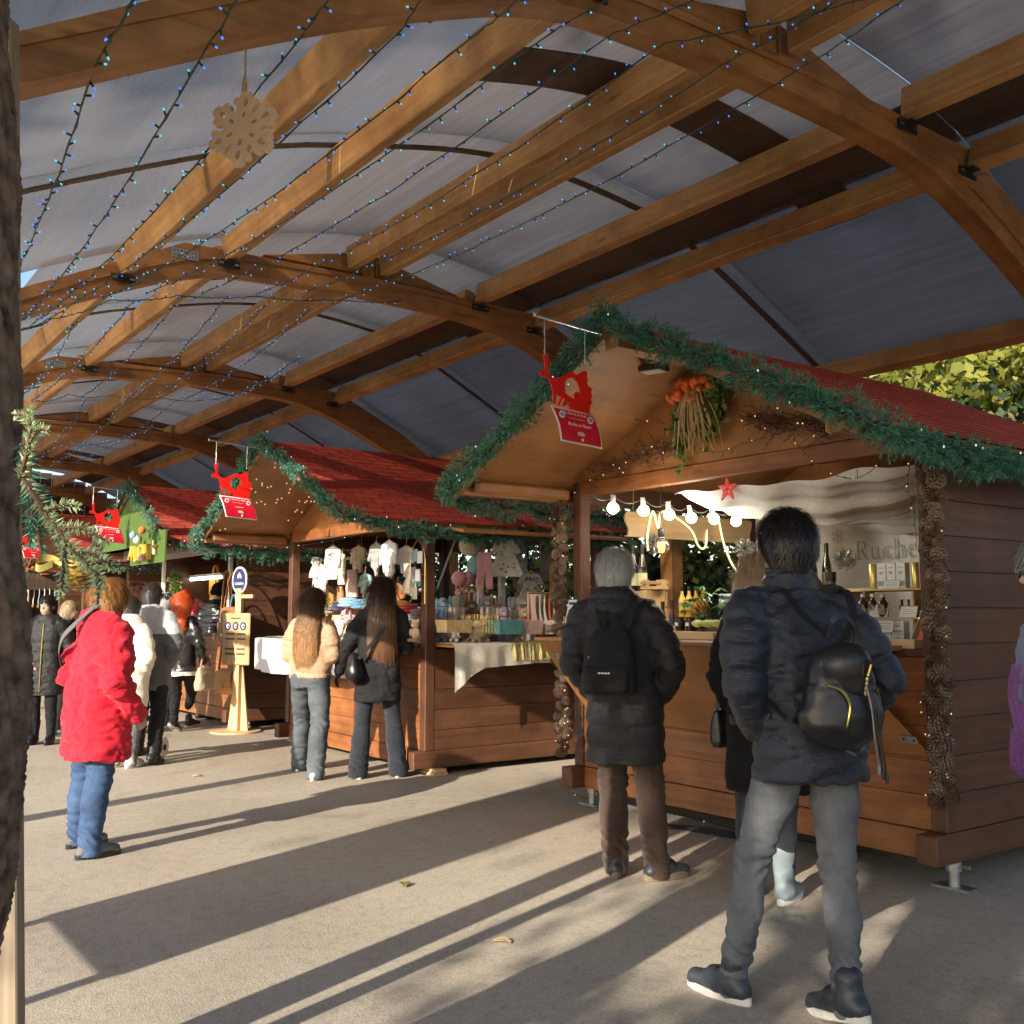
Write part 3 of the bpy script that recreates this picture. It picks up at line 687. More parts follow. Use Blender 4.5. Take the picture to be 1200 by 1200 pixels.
# bark covered trunk at the left edge, with a plank behind it
edge = [(6, -80), (9, 0), (15, 100), (20, 200), (22, 400), (24, 600), (29, 700), (35, 790), (37, 850), (29, 930), (16, 1020), (2, 1110), (-14, 1230), (-30, 1420)]
m = MB(); pts = []; RR = .155
e3 = [dd(x - 13, y, 2.05) for x, y in edge]; R_ = []
cen = [p - rt * RR for p in e3]
cen = catmull(cen, 26); base = Vector((cen[-1].x, cen[-1].y, 0)); nn = 110; vs = []
for i, p in enumerate(cen):
    for k in range(nn):
        a = 2 * PI * k / nn; d = Vector((math.cos(a), math.sin(a), 0)); w_ = .5 * math.sin(p.z * 9 + a * 3) + .35 * math.sin(p.z * 23 + a * 5)
        h = RR + .006 * abs(math.sin(a * 11 + w_ * 1.6)) ** .6 + .004 * math.sin(a * 29 + p.z * 31 + 3 * w_) + .005 * math.sin(p.z * 13 + a * 2) + rnd(-.0025, .0025)
        vs.append(p + d * h - base)
fs = [(i * nn + k, (i + 1) * nn + k, (i + 1) * nn + (k + 1) % nn, i * nn + (k + 1) % nn) for i in range(len(cen) - 1) for k in range(nn)]
m.add(vs, fs, 0); trk = thing('tree', 'rough dark bark trunk filling the left edge of the view', 'tree', base); m.build('trunk', 'bark', trk, smooth=180)
0 and tag(trk, 'rough dark bark trunk filling the left edge of the view', 'tree trunk')
m = MB(); a, b = dd(25, 1199, 2.75), dd(18, 0, 2.75); d = (b - a).normalized(); a2 = a - d * (a.z / d.z); b = a + d * ((3.0 - a.z) / d.z)
off = rt * -.04; m.beam(a2 + off + Vector((0, 0, .004)) - a2, b + off - a2, .08, .05, Vector((-.809, .588, 0)))
o = m.build('weathered_plank', 'wood_grey', loc=a2, bev=.004); tag(o, 'pale weathered plank standing behind the dark trunk at the left edge', 'plank')

# pine cones
def cone_mesh(r=.032, h=.075, seed=1, mats=('pinecone_brown', 'pinecone_pale'), name='pinecone'):
    rr = random.Random(seed); m = MB(); m.ell((0, 0, 0), (r * .62, r * .62, h * .46), 10, 0)
    n = 74; ga = PI * (3 - math.sqrt(5))
    for k in range(n):
        f = (k + .5) / n; z = h * (.5 - f); rad = r * math.sqrt(max(.02, 1 - (2 * f - 1) ** 2)) * (.9 if f < .5 else 1.0)
        a = k * ga; d = Vector((math.cos(a), math.sin(a), 0)); s = Vector((-math.sin(a), math.cos(a), 0))
        tilt = .55 - f * .9
        tip = d * rad + Vector((0, 0, z + r * .30 * tilt)); inn = d * rad * .45 + Vector((0, 0, z - .004)); wd = r * .30 * (1 if .1 < f < .9 else .6)
        th = Vector((0, 0, r * .10))
        v = [inn - s * wd * .4, inn + s * wd * .4, tip + s * wd - th, tip + d * r * .10, tip - s * wd - th, tip - th * 2.2 - d * r * .06]
        m.add([tuple(x) for x in v], [(0, 1, 2, 3, 4), (4, 3, 2, 5), (0, 4, 5), (1, 5, 2)], [0, 1, 0, 0])
    o = m.build(name, list(mats)); return o
cmesh = [cone_mesh(seed=i, r=.036 + .003 * i, h=.078 + .004 * i) for i in range(3)]
c_me = [o.data for o in cmesh]
for o in cmesh: bpy.data.objects.remove(o)
def cone_garland(label, top, bot, n, seed, sway=.02):
    rr = random.Random(seed); base = Vector((top.x, top.y, bot.z)); t = thing('pinecone_garland', label, 'garland', base, 0, 'pinecone garlands on the nearest stall')
    m = MB(); m.tube([top - base + Vector((0, -.02, .05)), (top - base) * .5 + Vector((sway, 0, 0)), bot - base], .006, 6); m.build('cord', 'cable_black', t)
    H = (top - bot).length
    for k in range(n):
        f = (k + .5) / n; p = (top - base).lerp(bot - base, f) + Vector((sway * math.sin(f * 3), 0, 0))
        o = bpy.data.objects.new('pinecone', c_me[rr.randrange(3)]); COL.objects.link(o); o.parent = t
        sx = (-1 if k % 2 else 1) * rr.uniform(.018, .042)
        o.location = p + Vector((sx, rr.uniform(-.05, -.012), rr.uniform(-.01, .01))); o.rotation_euler = (rr.uniform(.2, 2.9), rr.uniform(-.8, .8), rr.uniform(0, 6)); o.scale = [rr.uniform(.8, 1.22)] * 3
    m = MB()
    for k in range(26): m.ell(p_ := (top - base).lerp(bot - base, rr.random()) + Vector((rr.choice((-1, 1)) * rr.uniform(.04, .085), -.05, 0)), .0045, 6)
    o = m.build('fairy_lights', 'led_warm', t); o['kind'] = 'stuff'
cone_garland('right pinecone garland beside the plank wall of the nearest stall', at(1090, 520, v=4.95), at(1108, 945, v=4.95), 58, 1)
cone_garland('left pinecone garland hanging at the far post of the nearest stall', at(660, 592, v=4.93), at(664, 884, v=4.80), 46, 2, -.02)
# gilded cone and ribbon in the fir branch
o = cone_mesh(.030, .07, 5, ('gold', 'straw'), 'pinecone'); o.location = dd(92, 666, DB - .02); o.rotation_euler = (.3, .2, 0)
tag(o, 'single pale gilded pinecone hanging in the fir branch', 'pinecone')
m = MB()
for s in (-1, 1):
    m.grid(lambda a, b, s=s: Vector((s * .030 * math.sin(a * PI) + .012 * s * a, .012 * math.cos(a * 5) , .013 * (b - .5) + .010 * math.sin(a * 2 * PI))), 14, 3)
o = m.build('gold_ribbon', 'gold', loc=dd(68, 660, DB), smooth=180, rz=.8); tag(o, 'shiny gold ribbon bow tucked behind the gilded pinecone', 'ribbon')

# trees: trunk with limbs, crown of leaf clumps
def tree(label, loc, h, cr, seed, leaf='leaf_dark', n=5200, ls=.11, trunk_h=None, lean=0, group='trees behind the market hall', gap=None):
    rr = random.Random(seed); t = thing('tree', label, 'tree', loc, 0, group); th = trunk_h or h * .4
    m = MB(); br = []
    r0 = .05 * h ** .9 * .55
    pts = [Vector((lean * z / h + .06 * math.sin(z * 1.7 + seed), .06 * math.cos(z * 1.3 + seed), z)) for z in np.linspace(0, h * .82, 9)]
    m.tube(pts, [r0 * (1.25 if i == 0 else 1) * (1 - .8 * i / 8) for i in range(9)], 10)
    ends = []
    for k in range(15):
        z = rr.uniform(th * .75, h * .8); i = z / (h * .82) * 8; p = pts[int(i)].lerp(pts[min(8, int(i) + 1)], i % 1)
        a = k * 2.4 + rr.uniform(-.3, .3); L_ = cr * rr.uniform(.6, 1.0) * (1.1 - .5 * z / h)
        d = Vector((math.cos(a), math.sin(a), rr.uniform(.25, .8))).normalized()
        e = p + d * L_; mid = p + d * L_ * .5 + Vector((rr.uniform(-.1, .1), rr.uniform(-.1, .1), rr.uniform(-.15, .1)))
        q = catmull([p, mid, e], 4); m.tube(q, [r0 * .38 * (1 - .85 * j / len(q)) for j in range(len(q))], 6); ends += [mid, e, q[6]]
        for s in range(2):
            d2 = (d + Vector((rr.gauss(0, .6), rr.gauss(0, .6), rr.gauss(0, .5)))).normalized(); e2 = mid + d2 * L_ * .5
            m.tube([mid, mid.lerp(e2, .5) + Vector((0, 0, .05)), e2], [r0 * .16, r0 * .1, r0 * .03], 5); ends.append(e2)
    m.build('trunk', 'bark', t, smooth=180)
    m = MB(); cl = [(e + Vector((rr.gauss(0, .15), rr.gauss(0, .15), rr.gauss(0, .12))) * cr, cr * rr.uniform(.16, .34)) for e in ends for _ in range(2)]
    for k in range(n):
        c, r = cl[rr.randrange(len(cl))]; d = Vector((rr.gauss(0, 1), rr.gauss(0, 1), rr.gauss(0, .8)))
        p = c + d.normalized() * r * rr.random() ** .45
        if gap is not None:
            w_ = Vector(loc) + p - gap; w_ = w_ - ld * w_.dot(ld)
            if w_.length < .55: continue  # crown opening shaped to let sun through to the given point
        e = Vector((rr.gauss(0, 1), rr.gauss(0, 1), rr.gauss(0, .7) - .3)).normalized() * ls * rr.uniform(.6, 1.25)
        m.blade(p, e, ls * .62, None, 0)
    m.build('crown', leaf, t); return t
for i, (u, v, h, cr, lf, lab) in enumerate([
    (5.0, 10.9, 6.6, 2.6, 'leaf_yellow', 'yellow green leafy tree seen under the roof edge at far right'),
    (7.9, 11.5, 6.8, 2.7, 'leaf_yellow', 'sunlit yellow green tree above the right roof slope of the nearest stall'),
    (4.3, 9.7, 4.6, 1.7, 'leaf_dark', 'dark bushy tree seen through the back window of the nearest stall'),
    (7.0, 9.9, 5.0, 1.8, 'leaf_dark', 'dark tree in the gap between the nearest and middle stalls'),
    (9.8, 9.4, 4.8, 1.8, 'leaf_yellow', 'light green tree seen through the window of the toy stall'),
    (13.2, 9.6, 5.4, 2.0, 'leaf_dark', 'dark tree behind the turf gabled stall'),
    (17.5, 9.6, 5.4, 2.1, 'leaf_dark', 'dark tree behind the fourth stall'),
    (22.5, 9.4, 5.6, 2.2, 'leaf_dark', 'dark tree behind the farthest stall')]):
    tree(lab, W(u, v, 0), h, cr, 10 + i, lf, 17000 if i < 2 else 4200, .15 if i < 2 else .13, 1.1)
# low hedge closing the view behind the stalls (nobody could count its leaves)
m = MB(); rr = random.Random(5)
for k in range(42000):
    u = rr.uniform(-2, 34); z = rr.random() ** .8 * (2.25 + .35 * math.sin(u * 1.3) + .2 * math.sin(u * 3.1)); v = 8.75 + rr.uniform(-.25, .35) + .15 * math.sin(u * 2)
    m.blade(Vector((-u, v - 8.75, z)), Vector((rr.gauss(0, 1), rr.gauss(0, 1) - .5, rr.gauss(0, .8))).normalized() * rr.uniform(.09, .17), .085)
o = m.build('hedge', 'leaf_dark', loc=W(0, 8.75)); o['kind'] = 'stuff'; tag(o, 'dark leafy hedge behind the row of stalls', 'hedge')
# unseen leafy trees, set for their shade, and an information panel behind the photographer: they throw the shadows on the ground
tree('leafy tree standing behind the viewer', W(-2.35, -8.5, 0), 9.6, 2.1, 41, 'leaf_dark', 7800, .17, 4.2, group='trees behind the viewer', gap=dd(75, 590, DB))
tree('leafy tree standing behind the viewer on the right', W(-5.6, -7.6, 0), 8.6, 2.2, 44, 'leaf_dark', 4600, .17, 3.6, group='trees behind the viewer', gap=dd(75, 590, DB))
tree('second, taller leafy tree standing farther behind the viewer', W(-3.7, -13.5, 0), 13.2, 2.9, 43, 'leaf_dark', 5200, .22, 10.5, group='trees behind the viewer', gap=dd(75, 590, DB))  # unseen, high crown added to shade the nearest stall's gable
ip = thing('information_panel', 'tall information panel on legs, standing left of the trunk outside the view', 'panel', W(4.0, -1, 0))
m = MB(); m.box(-.52, .52, -.04, .04, .95, 3.0); m.build('board', 'metal_dark', ip, bev=.01)
for x in (-.47, .47): m = MB(); m.tube([(x, 0, 0), (x, 0, .95)], .035, 10); m.build('leg', 'metal_dark', ip)
# ------------------------------------------------------------------ string lights under the roof
def bulb_me(led):
    m = MB(); m.lathe([(.0042, 0), (.0052, .004), (.0048, .022), (.003, .024)], (0, 0, 0), 7, 0); m.ell((0, 0, .029), (.0042, .0042, .0075), 7, 1)
    o = m.build('bulb', ['cable_green', led]); me = o.data; bpy.data.objects.remove(o); return me
BULB = [bulb_me('led_blue'), bulb_me('led_cyan'), bulb_me('led_blue')]
def string_light(label, pts, sag, seed, step=.105):
    rr = random.Random(seed); full = []
    for a, b, sg in zip(pts[:-1], pts[1:], sag):
        for k in range(24):
            f = k / 24; full.append(a.lerp(b, f) + Vector((0, 0, -sg * 4 * f * (1 - f))))
    full.append(pts[-1]); base = full[0].copy(); full = [p - base for p in full]
    full = [p + Vector((rr.uniform(-.004, .004), rr.uniform(-.004, .004), rr.uniform(-.004, .004))) for p in full]
    t = thing('string_light', label, 'string light', base, 0, 'blue fairy light strings under the roof')
    m = MB(); m.tube(full, .0030, 5); m.tube([p + Vector((.004 * math.sin(i * 2.1), .004 * math.cos(i * 2.1), .003 * math.sin(i * 1.7))) for i, p in enumerate(full)], .0024, 5); m.build('cable', 'cable_green', t)
    cum = [0]
    for a, b in zip(full[:-1], full[1:]): cum.append(cum[-1] + (b - a).length)
    step = max(step, cum[-1] / 98); s = step * .5; k = 0
    while s < cum[-1]:
        i = max(0, min(len(full) - 2, int(np.searchsorted(cum, s)) - 1)); p = full[i].lerp(full[i + 1], (s - cum[i]) / max(1e-6, cum[i + 1] - cum[i]))
        tt = (full[i + 1] - full[i]).normalized()
        d = Vector((rr.gauss(0, 1), rr.gauss(0, 1), rr.gauss(0, .8))); d = (d - tt * d.dot(tt) * .8).normalized()
        o = bpy.data.objects.new('bulb', BULB[rr.randrange(3)]); COL.objects.link(o); o.parent = t; o.location = p; o.scale = (.85, .85, .85)
        o.rotation_euler = d.to_track_quat('Z', 'Y').to_euler(); s += step * rr.uniform(.75, 1.25); k += 1
    return t
A2 = [(8, 335), (25, 375), (33, 383), (44, 380), (120, 350), (170, 345), (235, 345), (300, 345), (352, 345), (402, 350)]
A1 = [(115, 68), (245, 50), (355, 40), (470, 35), (560, 37), (645, 38), (720, 38), (780, 50), (845, 77), (910, 97)]
NX = [(190, 0), (325, 0), (440, 0), (555, 0), (690, 0), (800, 0), (900, 0), (1010, 0), (1165, 0), (1200, 30)]
ordn = ['leftmost blue string light', 'second blue string light from the trunk', 'third blue string light from the trunk', 'fourth blue string light from the trunk', 'fifth blue string light from the trunk', 'sixth blue string light from the trunk', 'seventh blue string light from the trunk', 'eighth blue string light from the trunk', 'blue string light second from the right', 'rightmost blue string light']
for i in range(10):
    p0, p1 = at(*A2[i], u=7.26), at(*A1[i], u=3.06)
    x, y = NX[i]; p2 = at(x, y, u=2.3 if i < 8 else 1.7); d = (p2 - p1); p2 = p1 + d * (1.6 if i < 8 else 1.25); p2.z = max(p2.z, p1.z - .02)
    string_light(ordn[i] + ' in the near roof bay', [p0, p1, p2], (.10, .05), i)
sw = [at(x, y, u=7.24) for x, y in ((28, 384), (60, 374), (130, 351), (210, 346), (300, 347), (400, 351), (470, 352))]
string_light('blue string light swagged along the underside of the second arch', sw, [.02] * 6, 31)
A3 = [(28, 462), (36, 470), (95, 466), (150, 466), (182, 463), (216, 468), (242, 469)]
B2 = [(92, 372), (157, 352), (212, 348), (266, 347), (322, 347), (364, 362), (352, 418)]
for i in range(7):
    string_light(['leftmost', 'second', 'third', 'fourth', 'fifth', 'sixth', 'rightmost'][i] + ' blue string light of the second roof bay, beyond the second arch', [at(*A3[i], u=11.4), at(*B2[i], u=7.24)], (.08,), 50 + i, .12)
string_light('blue string light swagged under the third arch', [at(x, y, u=11.38) for x, y in ((40, 470), (80, 462), (130, 463), (190, 466), (245, 468))], [.03] * 4, 71, .12)
for i, (a, b) in enumerate((((40, 540), (100, 470)), ((60, 545), (150, 468)), ((90, 540), (205, 470)), ((70, 520), (180, 500)))):
    string_light('faint blue string light far away beyond the third arch, number %s from the trunk' % ['one', 'two', 'three', 'four'][i], [at(*a, u=15.5), at(*b, u=11.6)], (.1,), 80 + i, .15)

# wooden snowflake on a rope
sf = thing('wooden_snowflake', 'pale carved wooden snowflake hanging on a rope from the nearest arch', 'snowflake', at(285, 152, u=3.2), math.radians(54 - 14))
R = .122; poly = []
for k in range(6):
    a = k * PI / 3
    for da, r in ((-30, .50), (-22, .58), (-20, .70), (-25, .80), (-22, .90), (-15, .92), (-10, .88), (-9, .98), (-5, 1.05), (5, 1.05), (9, .98), (10, .88), (15, .92), (22, .90), (25, .80), (20, .70), (22, .58)):
        poly.append((R * r * math.sin(a + math.radians(da)), R * r * math.cos(a + math.radians(da))))
bpyc = bpy.data.curves.new('t', 'CURVE'); bpyc.dimensions = '2D'; bpyc.fill_mode = 'BOTH'; bpyc.extrude = .011; bpyc.bevel_depth = .0025
def spl(ps):
    sp = bpyc.splines.new('POLY'); sp.points.add(len(ps) - 1); sp.use_cyclic_u = True
    for p, q in zip(sp.points, ps): p.co = (q[0], q[1], 0, 1)
spl(poly)
for k in range(6):
    a = k * PI / 3
    for rc, w, l, tw in ((.40, .075, .12, 0), (.76, .10, .15, 0)):
        cx, cy_ = R * rc * math.sin(a), R * rc * math.cos(a)
        spl([(cx + R * (l * math.cos(q) * math.sin(a) + w * math.sin(q) * math.cos(a)), cy_ + R * (l * math.cos(q) * math.cos(a) - w * math.sin(q) * math.sin(a))) for q in np.linspace(0, 2 * PI, 12, endpoint=False)])
    b2 = a + PI / 6; spl([(R * (.42 - .07 * 0) * math.sin(b2) * .55 + .012 * math.sin(q) * .35, R * .42 * math.cos(b2) * .55 + .012 * math.cos(q) * .35) for q in np.linspace(0, 2 * PI, 8, endpoint=False)])
ob = bpy.data.objects.new('t', bpyc); me = bpy.data.meshes.new_from_object(ob); bpy.data.objects.remove(ob)
me.materials.clear(); me.materials.append(MATS['wood_flake']); me.name = 'flake'
o = bpy.data.objects.new('flake', me); COL.objects.link(o); o.parent = sf; o.rotation_euler = (PI / 2, .12, 0)
m = MB(); top = at(284, 50, u=3.2) - sf.location
m.tube([(0, 0, R * 1.02), (0.002, 0, R * 1.5), (0, 0, top.z - .02)], .0035, 6); m.tube([(.006, 0, R * 1.0), (.008, 0, R * 1.3), (0, .002, R * 1.65)], .003, 6); m.tube([(-.006, 0, R * 1.0), (-.008, 0, R * 1.3), (0, .002, R * 1.65)], .003, 6)
m.lathe([(.006, R * 1.35), (.008, R * 1.4), (.005, R * 1.48)], (0, 0, 0), 8); m.build('rope', 'straw', sf)

# red cut-out sleigh signs
DEER = [(.02, .60), (.00, .66), (.04, .70), (.10, .70), (.09, .82), (.06, .93), (.08, .95), (.11, .86), (.125, .95), (.155, .95), (.15, .84), (.145, .72), (.20, .62), (.27, .60), (.40, .64), (.55, .73), (.64, .74), (.68, .70), (.70, .72), (.76, .74), (.80, .78), (.88, .80), (.90, .74), (.885, .70), (.91, .66), (.89, .60), (.92, .57), (.98, .54), (.97, .46), (1.0, .42), (.96, .37), (.99, .33), (.95, .28), (.94, .14), (.86, .15), (.55, .19), (.53, .26), (.56, .30), (.545, .22), (.49, .30), (.50, .23), (.40, .20), (.46, .30), (.44, .34), (.36, .21), (.33, .22), (.40, .34), (.30, .36), (.295, .30), (.29, .22), (.24, .23), (.25, .36), (.22, .46), (.17, .58), (.10, .60)]
HOLE = [(.46, .54), (.48, .40), (.66, .33), (.63, .40), (.69, .46), (.76, .44), (.74, .52), (.70, .60), (.62, .66), (.50, .62)]
def red_sign(label, loc, rz, L_rod, s, rodtilt, shop, cardtilt=-.06, yaw=0):
    t = thing('sleigh_sign', label, 'sign', loc, rz, 'red sleigh signs on the stall roofs')
    m = MB(); m.tube([(0, 0, 0), (-L_rod, 0, rodtilt)], .008, 8); m.lathe([(.012, -.01), (.012, .01)], (-L_rod, 0, rodtilt), 8); m.build('rod', 'metal_steel', t)
    x0, x1 = -L_rod * .94, -L_rod * .94 + s * .86
    zt = -.185
    for xx, fx in ((x0 + .10 * s, .11), (x1, .88)):
        m = MB(); zr = rodtilt * (-xx / L_rod); ze = zt + (0.80 - .95) * s * .0 + (-.02 if fx < .5 else -.07) * s
        n = 8
        for k in range(n):
            a = zr + (ze - zr) * k / n; b = zr + (ze - zr) * (k + 1) / n; wd = .006
            m.tube([(xx + wd * math.sin(k * PI / 2), wd * math.cos(k * PI / 2) * (k % 2), a), (xx, 0, (a + b) / 2), (xx, 0, b - .004)], .0035, 5)
        m.build('chain', 'metal_steel', t)
    cu = bpy.data.curves.new('t', 'CURVE'); cu.dimensions = '2D'; cu.fill_mode = 'BOTH'; cu.extrude = .004
    for ps in (DEER, HOLE):
        sp = cu.splines.new('POLY'); sp.points.add(len(ps) - 1); sp.use_cyclic_u = True
        for p, q in zip(sp.points, ps): p.co = (q[0] * s, q[1] * s, 0, 1)
    ob = bpy.data.objects.new('t', cu); me = bpy.data.meshes.new_from_object(ob); bpy.data.objects.remove(ob); me.materials.clear(); me.materials.append(MATS['red_paint'])
    o = bpy.data.objects.new('cutout', me); COL.objects.link(o); o.parent = t; o.rotation_euler = (PI / 2, 0, 0); o.location = (x0, 0, zt - .95 * s)
    # hanging card with white border, roundels and lettering
    zc = zt - .95 * s + .17 * s; w, h = .80 * s, .50 * s; cx = x0 + .60 * s
    c = bpy.data.objects.new('card', None); 
    m = MB(); bend = lambda a, b: Vector(((a - .5) * w + .20 * s * b, -.05 * s * math.sin(b * PI) - .02 * s * b, -h * b))
    m.grid(lambda a, b: bend(a, b), 8, 8, 0); card = m.build('card', 'white_card', t, smooth=180, thick=.002); card.location = (cx, 0, zc); card.rotation_euler = (0, -cardtilt, yaw)
    m = MB(); m.grid(lambda a, b: bend(.03 + .94 * a, .05 + .90 * b) + Vector((0, -.003, 0)), 8, 8, 0); m.build('red_field', 'red_card', card, smooth=180)
    for a in (.17, .84):
        m = MB(); p = bend(a, .22); m.lathe([(.055 * s, 0), (.055 * s, .0015)], (p.x, p.y - .006, p.z), 18, 0, (0, -1, .1)); m.lathe([(.036 * s, .0016), (.036 * s, .002), (.030 * s, .002), (.030 * s, .0016)], (p.x, p.y - .006, p.z), 16, 1, (0, -1, .1)); m.build('roundel', ['white_card', 'ink_grey'], card)
    if shop:
        for tx, sz, b in (('Le Marché de Noël', .052 * s, .17), (shop, .068 * s, .50)):
            if not tx: continue
            p = bend(.5, b); text_mesh(tx, sz, 'white_card', card, 'lettering', (p.x, p.y - .007, p.z), (PI / 2 + .05, 0, 0), .0004)
        m = MB()
        for b, wd in ((.66, .05), (.70, .07), (.74, .06)) + (((.48, .10),) if shop == ' ' else ()):
            p = bend(.5, b); m.hexa((p.x, p.y - .0065, p.z), ((wd * s, 0, 0), (0, .0005, 0), (0, 0, .006 * s)))
        m.build('small_print', 'white_card', card)
        m = MB(); p = bend(.5, .28); m.hexa((p.x, p.y - .006, p.z), ((.3 * s * .5, 0, 0), (0, .0005, 0), (0, 0, .002 * s))); m.build('rule', 'white_card', card)
    p = bend(.52, .86); m = MB(); m.hexa((p.x, p.y - .006, p.z), ((.018 * s, 0, 0), (0, .0006, 0), (0, 0, .022 * s))); m.build('emblem', 'white_card', card)
    return t
def sign_at(u0, v0, zb, label, shop, s=.40, **k):
    zr = zb + 3.03; return red_sign(label, W(u0 + 1.53, v0 - .98, zr - .07), PI / 2, .50, s, .03, shop, **k)
sign_at(3.06, 4.98, .145, 'nearest red sleigh cut-out sign with a curled red card, on the nearest stall', 'Ruche et Fleurs')
sign_at(7.90, 4.79, .06, 'red sleigh cut-out sign on the sunlit middle stall', ' ')
sign_at(12.45, 4.8, .08, 'red sleigh cut-out sign beside the green turf gable', ' ')
sign_at(17.3, 4.8, .08, 'farthest red sleigh cut-out sign, half hidden by the trunk', ' ')
# ------------------------------------------------------------------ people: distance-field bodies and clothes
def vnoise(Pn, seed=0):
    Pi = np.floor(Pn).astype(np.int64); f = Pn - Pi; f = f * f * (3 - 2 * f); out = 0
    for i in (0, 1):
        for j in (0, 1):
            for k in (0, 1):
                h = (Pi[:, 0] + i) * 73856093 ^ (Pi[:, 1] + j) * 19349663 ^ (Pi[:, 2] + k) * 83492791 ^ (seed * 2654435)
                h = ((h ^ (h >> 13)) * 1274126177) & 0xffff
                w = (f[:, 0] if i else 1 - f[:, 0]) * (f[:, 1] if j else 1 - f[:, 1]) * (f[:, 2] if k else 1 - f[:, 2])
                out = out + w * (h / 32767.5 - 1)
    return out
class SDF:
    def __init__(s, lo, hi, h):
        s.lo = np.array(lo, float); s.h = h; n = np.ceil((np.array(hi) - s.lo) / h).astype(int) + 2
        s.ax = [s.lo[i] + h * np.arange(n[i]) for i in range(3)]; s.D = np.full(n, .3, np.float32)
    def _sl(s, lo, hi, pad):
        sl = []
        for i in range(3):
            a = int(np.searchsorted(s.ax[i], lo[i] - pad)); b = int(np.searchsorted(s.ax[i], hi[i] + pad)); sl.append(slice(max(0, a), max(a + 1, b)))
        return tuple(sl)
    def _xyz(s, sl): return np.meshgrid(*[s.ax[i][sl[i]] for i in range(3)], indexing='ij')
    def _put(s, sl, d, k, sub=False):
        a = s.D[sl]
        if sub: d = -d; h = np.clip(.5 - .5 * (a - d) / k, 0, 1); s.D[sl] = a * (1 - h) + d * h + k * h * (1 - h)
        else: h = np.clip(.5 + .5 * (a - d) / k, 0, 1); s.D[sl] = a * (1 - h) + d * h - k * h * (1 - h)
    def cone(s, a, b, ra, rb, k=.03, n=None, f=1.0, sub=False):
        a, b = np.array(a, float), np.array(b, float); R = max(ra, rb) * max(1, f); lo = np.minimum(a, b) - R; hi = np.maximum(a, b) + R
        sl = s._sl(lo, hi, k + .02); X, Y, Z = s._xyz(sl)
        if X.size == 0: return s
        px, py, pz = X - a[0], Y - a[1], Z - a[2]; d = b - a
        if n is not None:
            n = np.array(n, float); n /= np.linalg.norm(n); c = (px * n[0] + py * n[1] + pz * n[2]) * (1 / f - 1); px = px + n[0] * c; py = py + n[1] * c; pz = pz + n[2] * c
            d = d + n * (d @ n) * (1 / f - 1)
        L2 = max(1e-9, d @ d); t = np.clip((px * d[0] + py * d[1] + pz * d[2]) / L2, 0, 1)
        q = np.sqrt((px - t * d[0]) ** 2 + (py - t * d[1]) ** 2 + (pz - t * d[2]) ** 2) - (ra + (rb - ra) * t)
        s._put(sl, q * (min(1, f) if n is not None else 1), k, sub); return s
    def chain(s, pts, rs, k=.03, **kw):
        for i in range(len(pts) - 1): s.cone(pts[i], pts[i + 1], rs[i], rs[i + 1], k, **kw)
        return s
    def ell(s, c, r, k=.02, rot=None, sub=False):
        c = np.array(c, float); r = np.array(r, float); R = r.max(); sl = s._sl(c - R, c + R, k + .02); X, Y, Z = s._xyz(sl)
        if X.size == 0: return s
        p = [X - c[0], Y - c[1], Z - c[2]]
        if rot is not None:
            M = np.array(rot).T; p = [M[i, 0] * p[0] + M[i, 1] * p[1] + M[i, 2] * p[2] for i in range(3)]
        q = np.sqrt((p[0] / r[0]) ** 2 + (p[1] / r[1]) ** 2 + (p[2] / r[2]) ** 2)
        s._put(sl, (q - 1) * r.min(), k, sub); return s
    def loft(s, lv, k=.03, pw=2.3):
        """levels (z, cx, cy, rx, ry) bottom to top"""
        lv = np.array(sorted(lv), float); zz = np.linspace(lv[0, 0], lv[-1, 0], 60)
        sm = [np.interp(zz, lv[:, 0], lv[:, i]) for i in range(1, 5)]
        for _ in range(3): sm = [np.convolve(np.pad(q, 2, 'edge'), np.ones(5) / 5, 'valid') for q in sm]
        R = max(lv[:, 3].max(), lv[:, 4].max()) + .02; cx, cy_ = lv[:, 1], lv[:, 2]
        sl = s._sl((cx.min() - R, cy_.min() - R, lv[0, 0]), (cx.max() + R, cy_.max() + R, lv[-1, 0]), k + .02); X, Y, Z = s._xyz(sl)
        z1 = s.ax[2][sl[2]]; q = [np.interp(z1, zz, e)[None, None, :] for e in sm]
        d = ((np.abs((X - q[0]) / q[2]) ** pw + np.abs((Y - q[1]) / q[3]) ** pw) ** (1 / pw) - 1) * np.minimum(q[2], q[3])
        d = np.maximum(d, np.maximum(lv[0, 0] - Z, Z - lv[-1, 0])); s._put(sl, d, k); return s
    def mesh(s, disp=None, smooth=1):
        D = s.D; D[0] = D[-1] = .3; D[:, 0] = D[:, -1] = .3; D[:, :, 0] = D[:, :, -1] = .3
        nx, ny, nz = D.shape; S = np.zeros((nx, ny, nz, 3), np.float32); C = np.zeros((nx, ny, nz), np.float32); quads = []
        idx = np.arange(nx * ny * nz).reshape(nx, ny, nz)
        for a in range(3):
            sl0 = [slice(None)] * 3; sl1 = [slice(None)] * 3; sl0[a] = slice(0, -1); sl1[a] = slice(1, None)
            d0, d1 = D[tuple(sl0)], D[tuple(sl1)]; cr = (d0 < 0) != (d1 < 0); I = np.argwhere(cr); t = d0[cr] / (d0[cr] - d1[cr])
            p = I.astype(np.float32); p[:, a] += t; b, c = (a + 1) % 3, (a + 2) % 3; cells = []
            for ob, oc in ((0, 0), (-1, 0), (-1, -1), (0, -1)):
                J = I.copy(); J[:, b] += ob; J[:, c] += oc; np.add.at(S, (J[:, 0], J[:, 1], J[:, 2]), p); np.add.at(C, (J[:, 0], J[:, 1], J[:, 2]), 1); cells.append(idx[J[:, 0], J[:, 1], J[:, 2]])
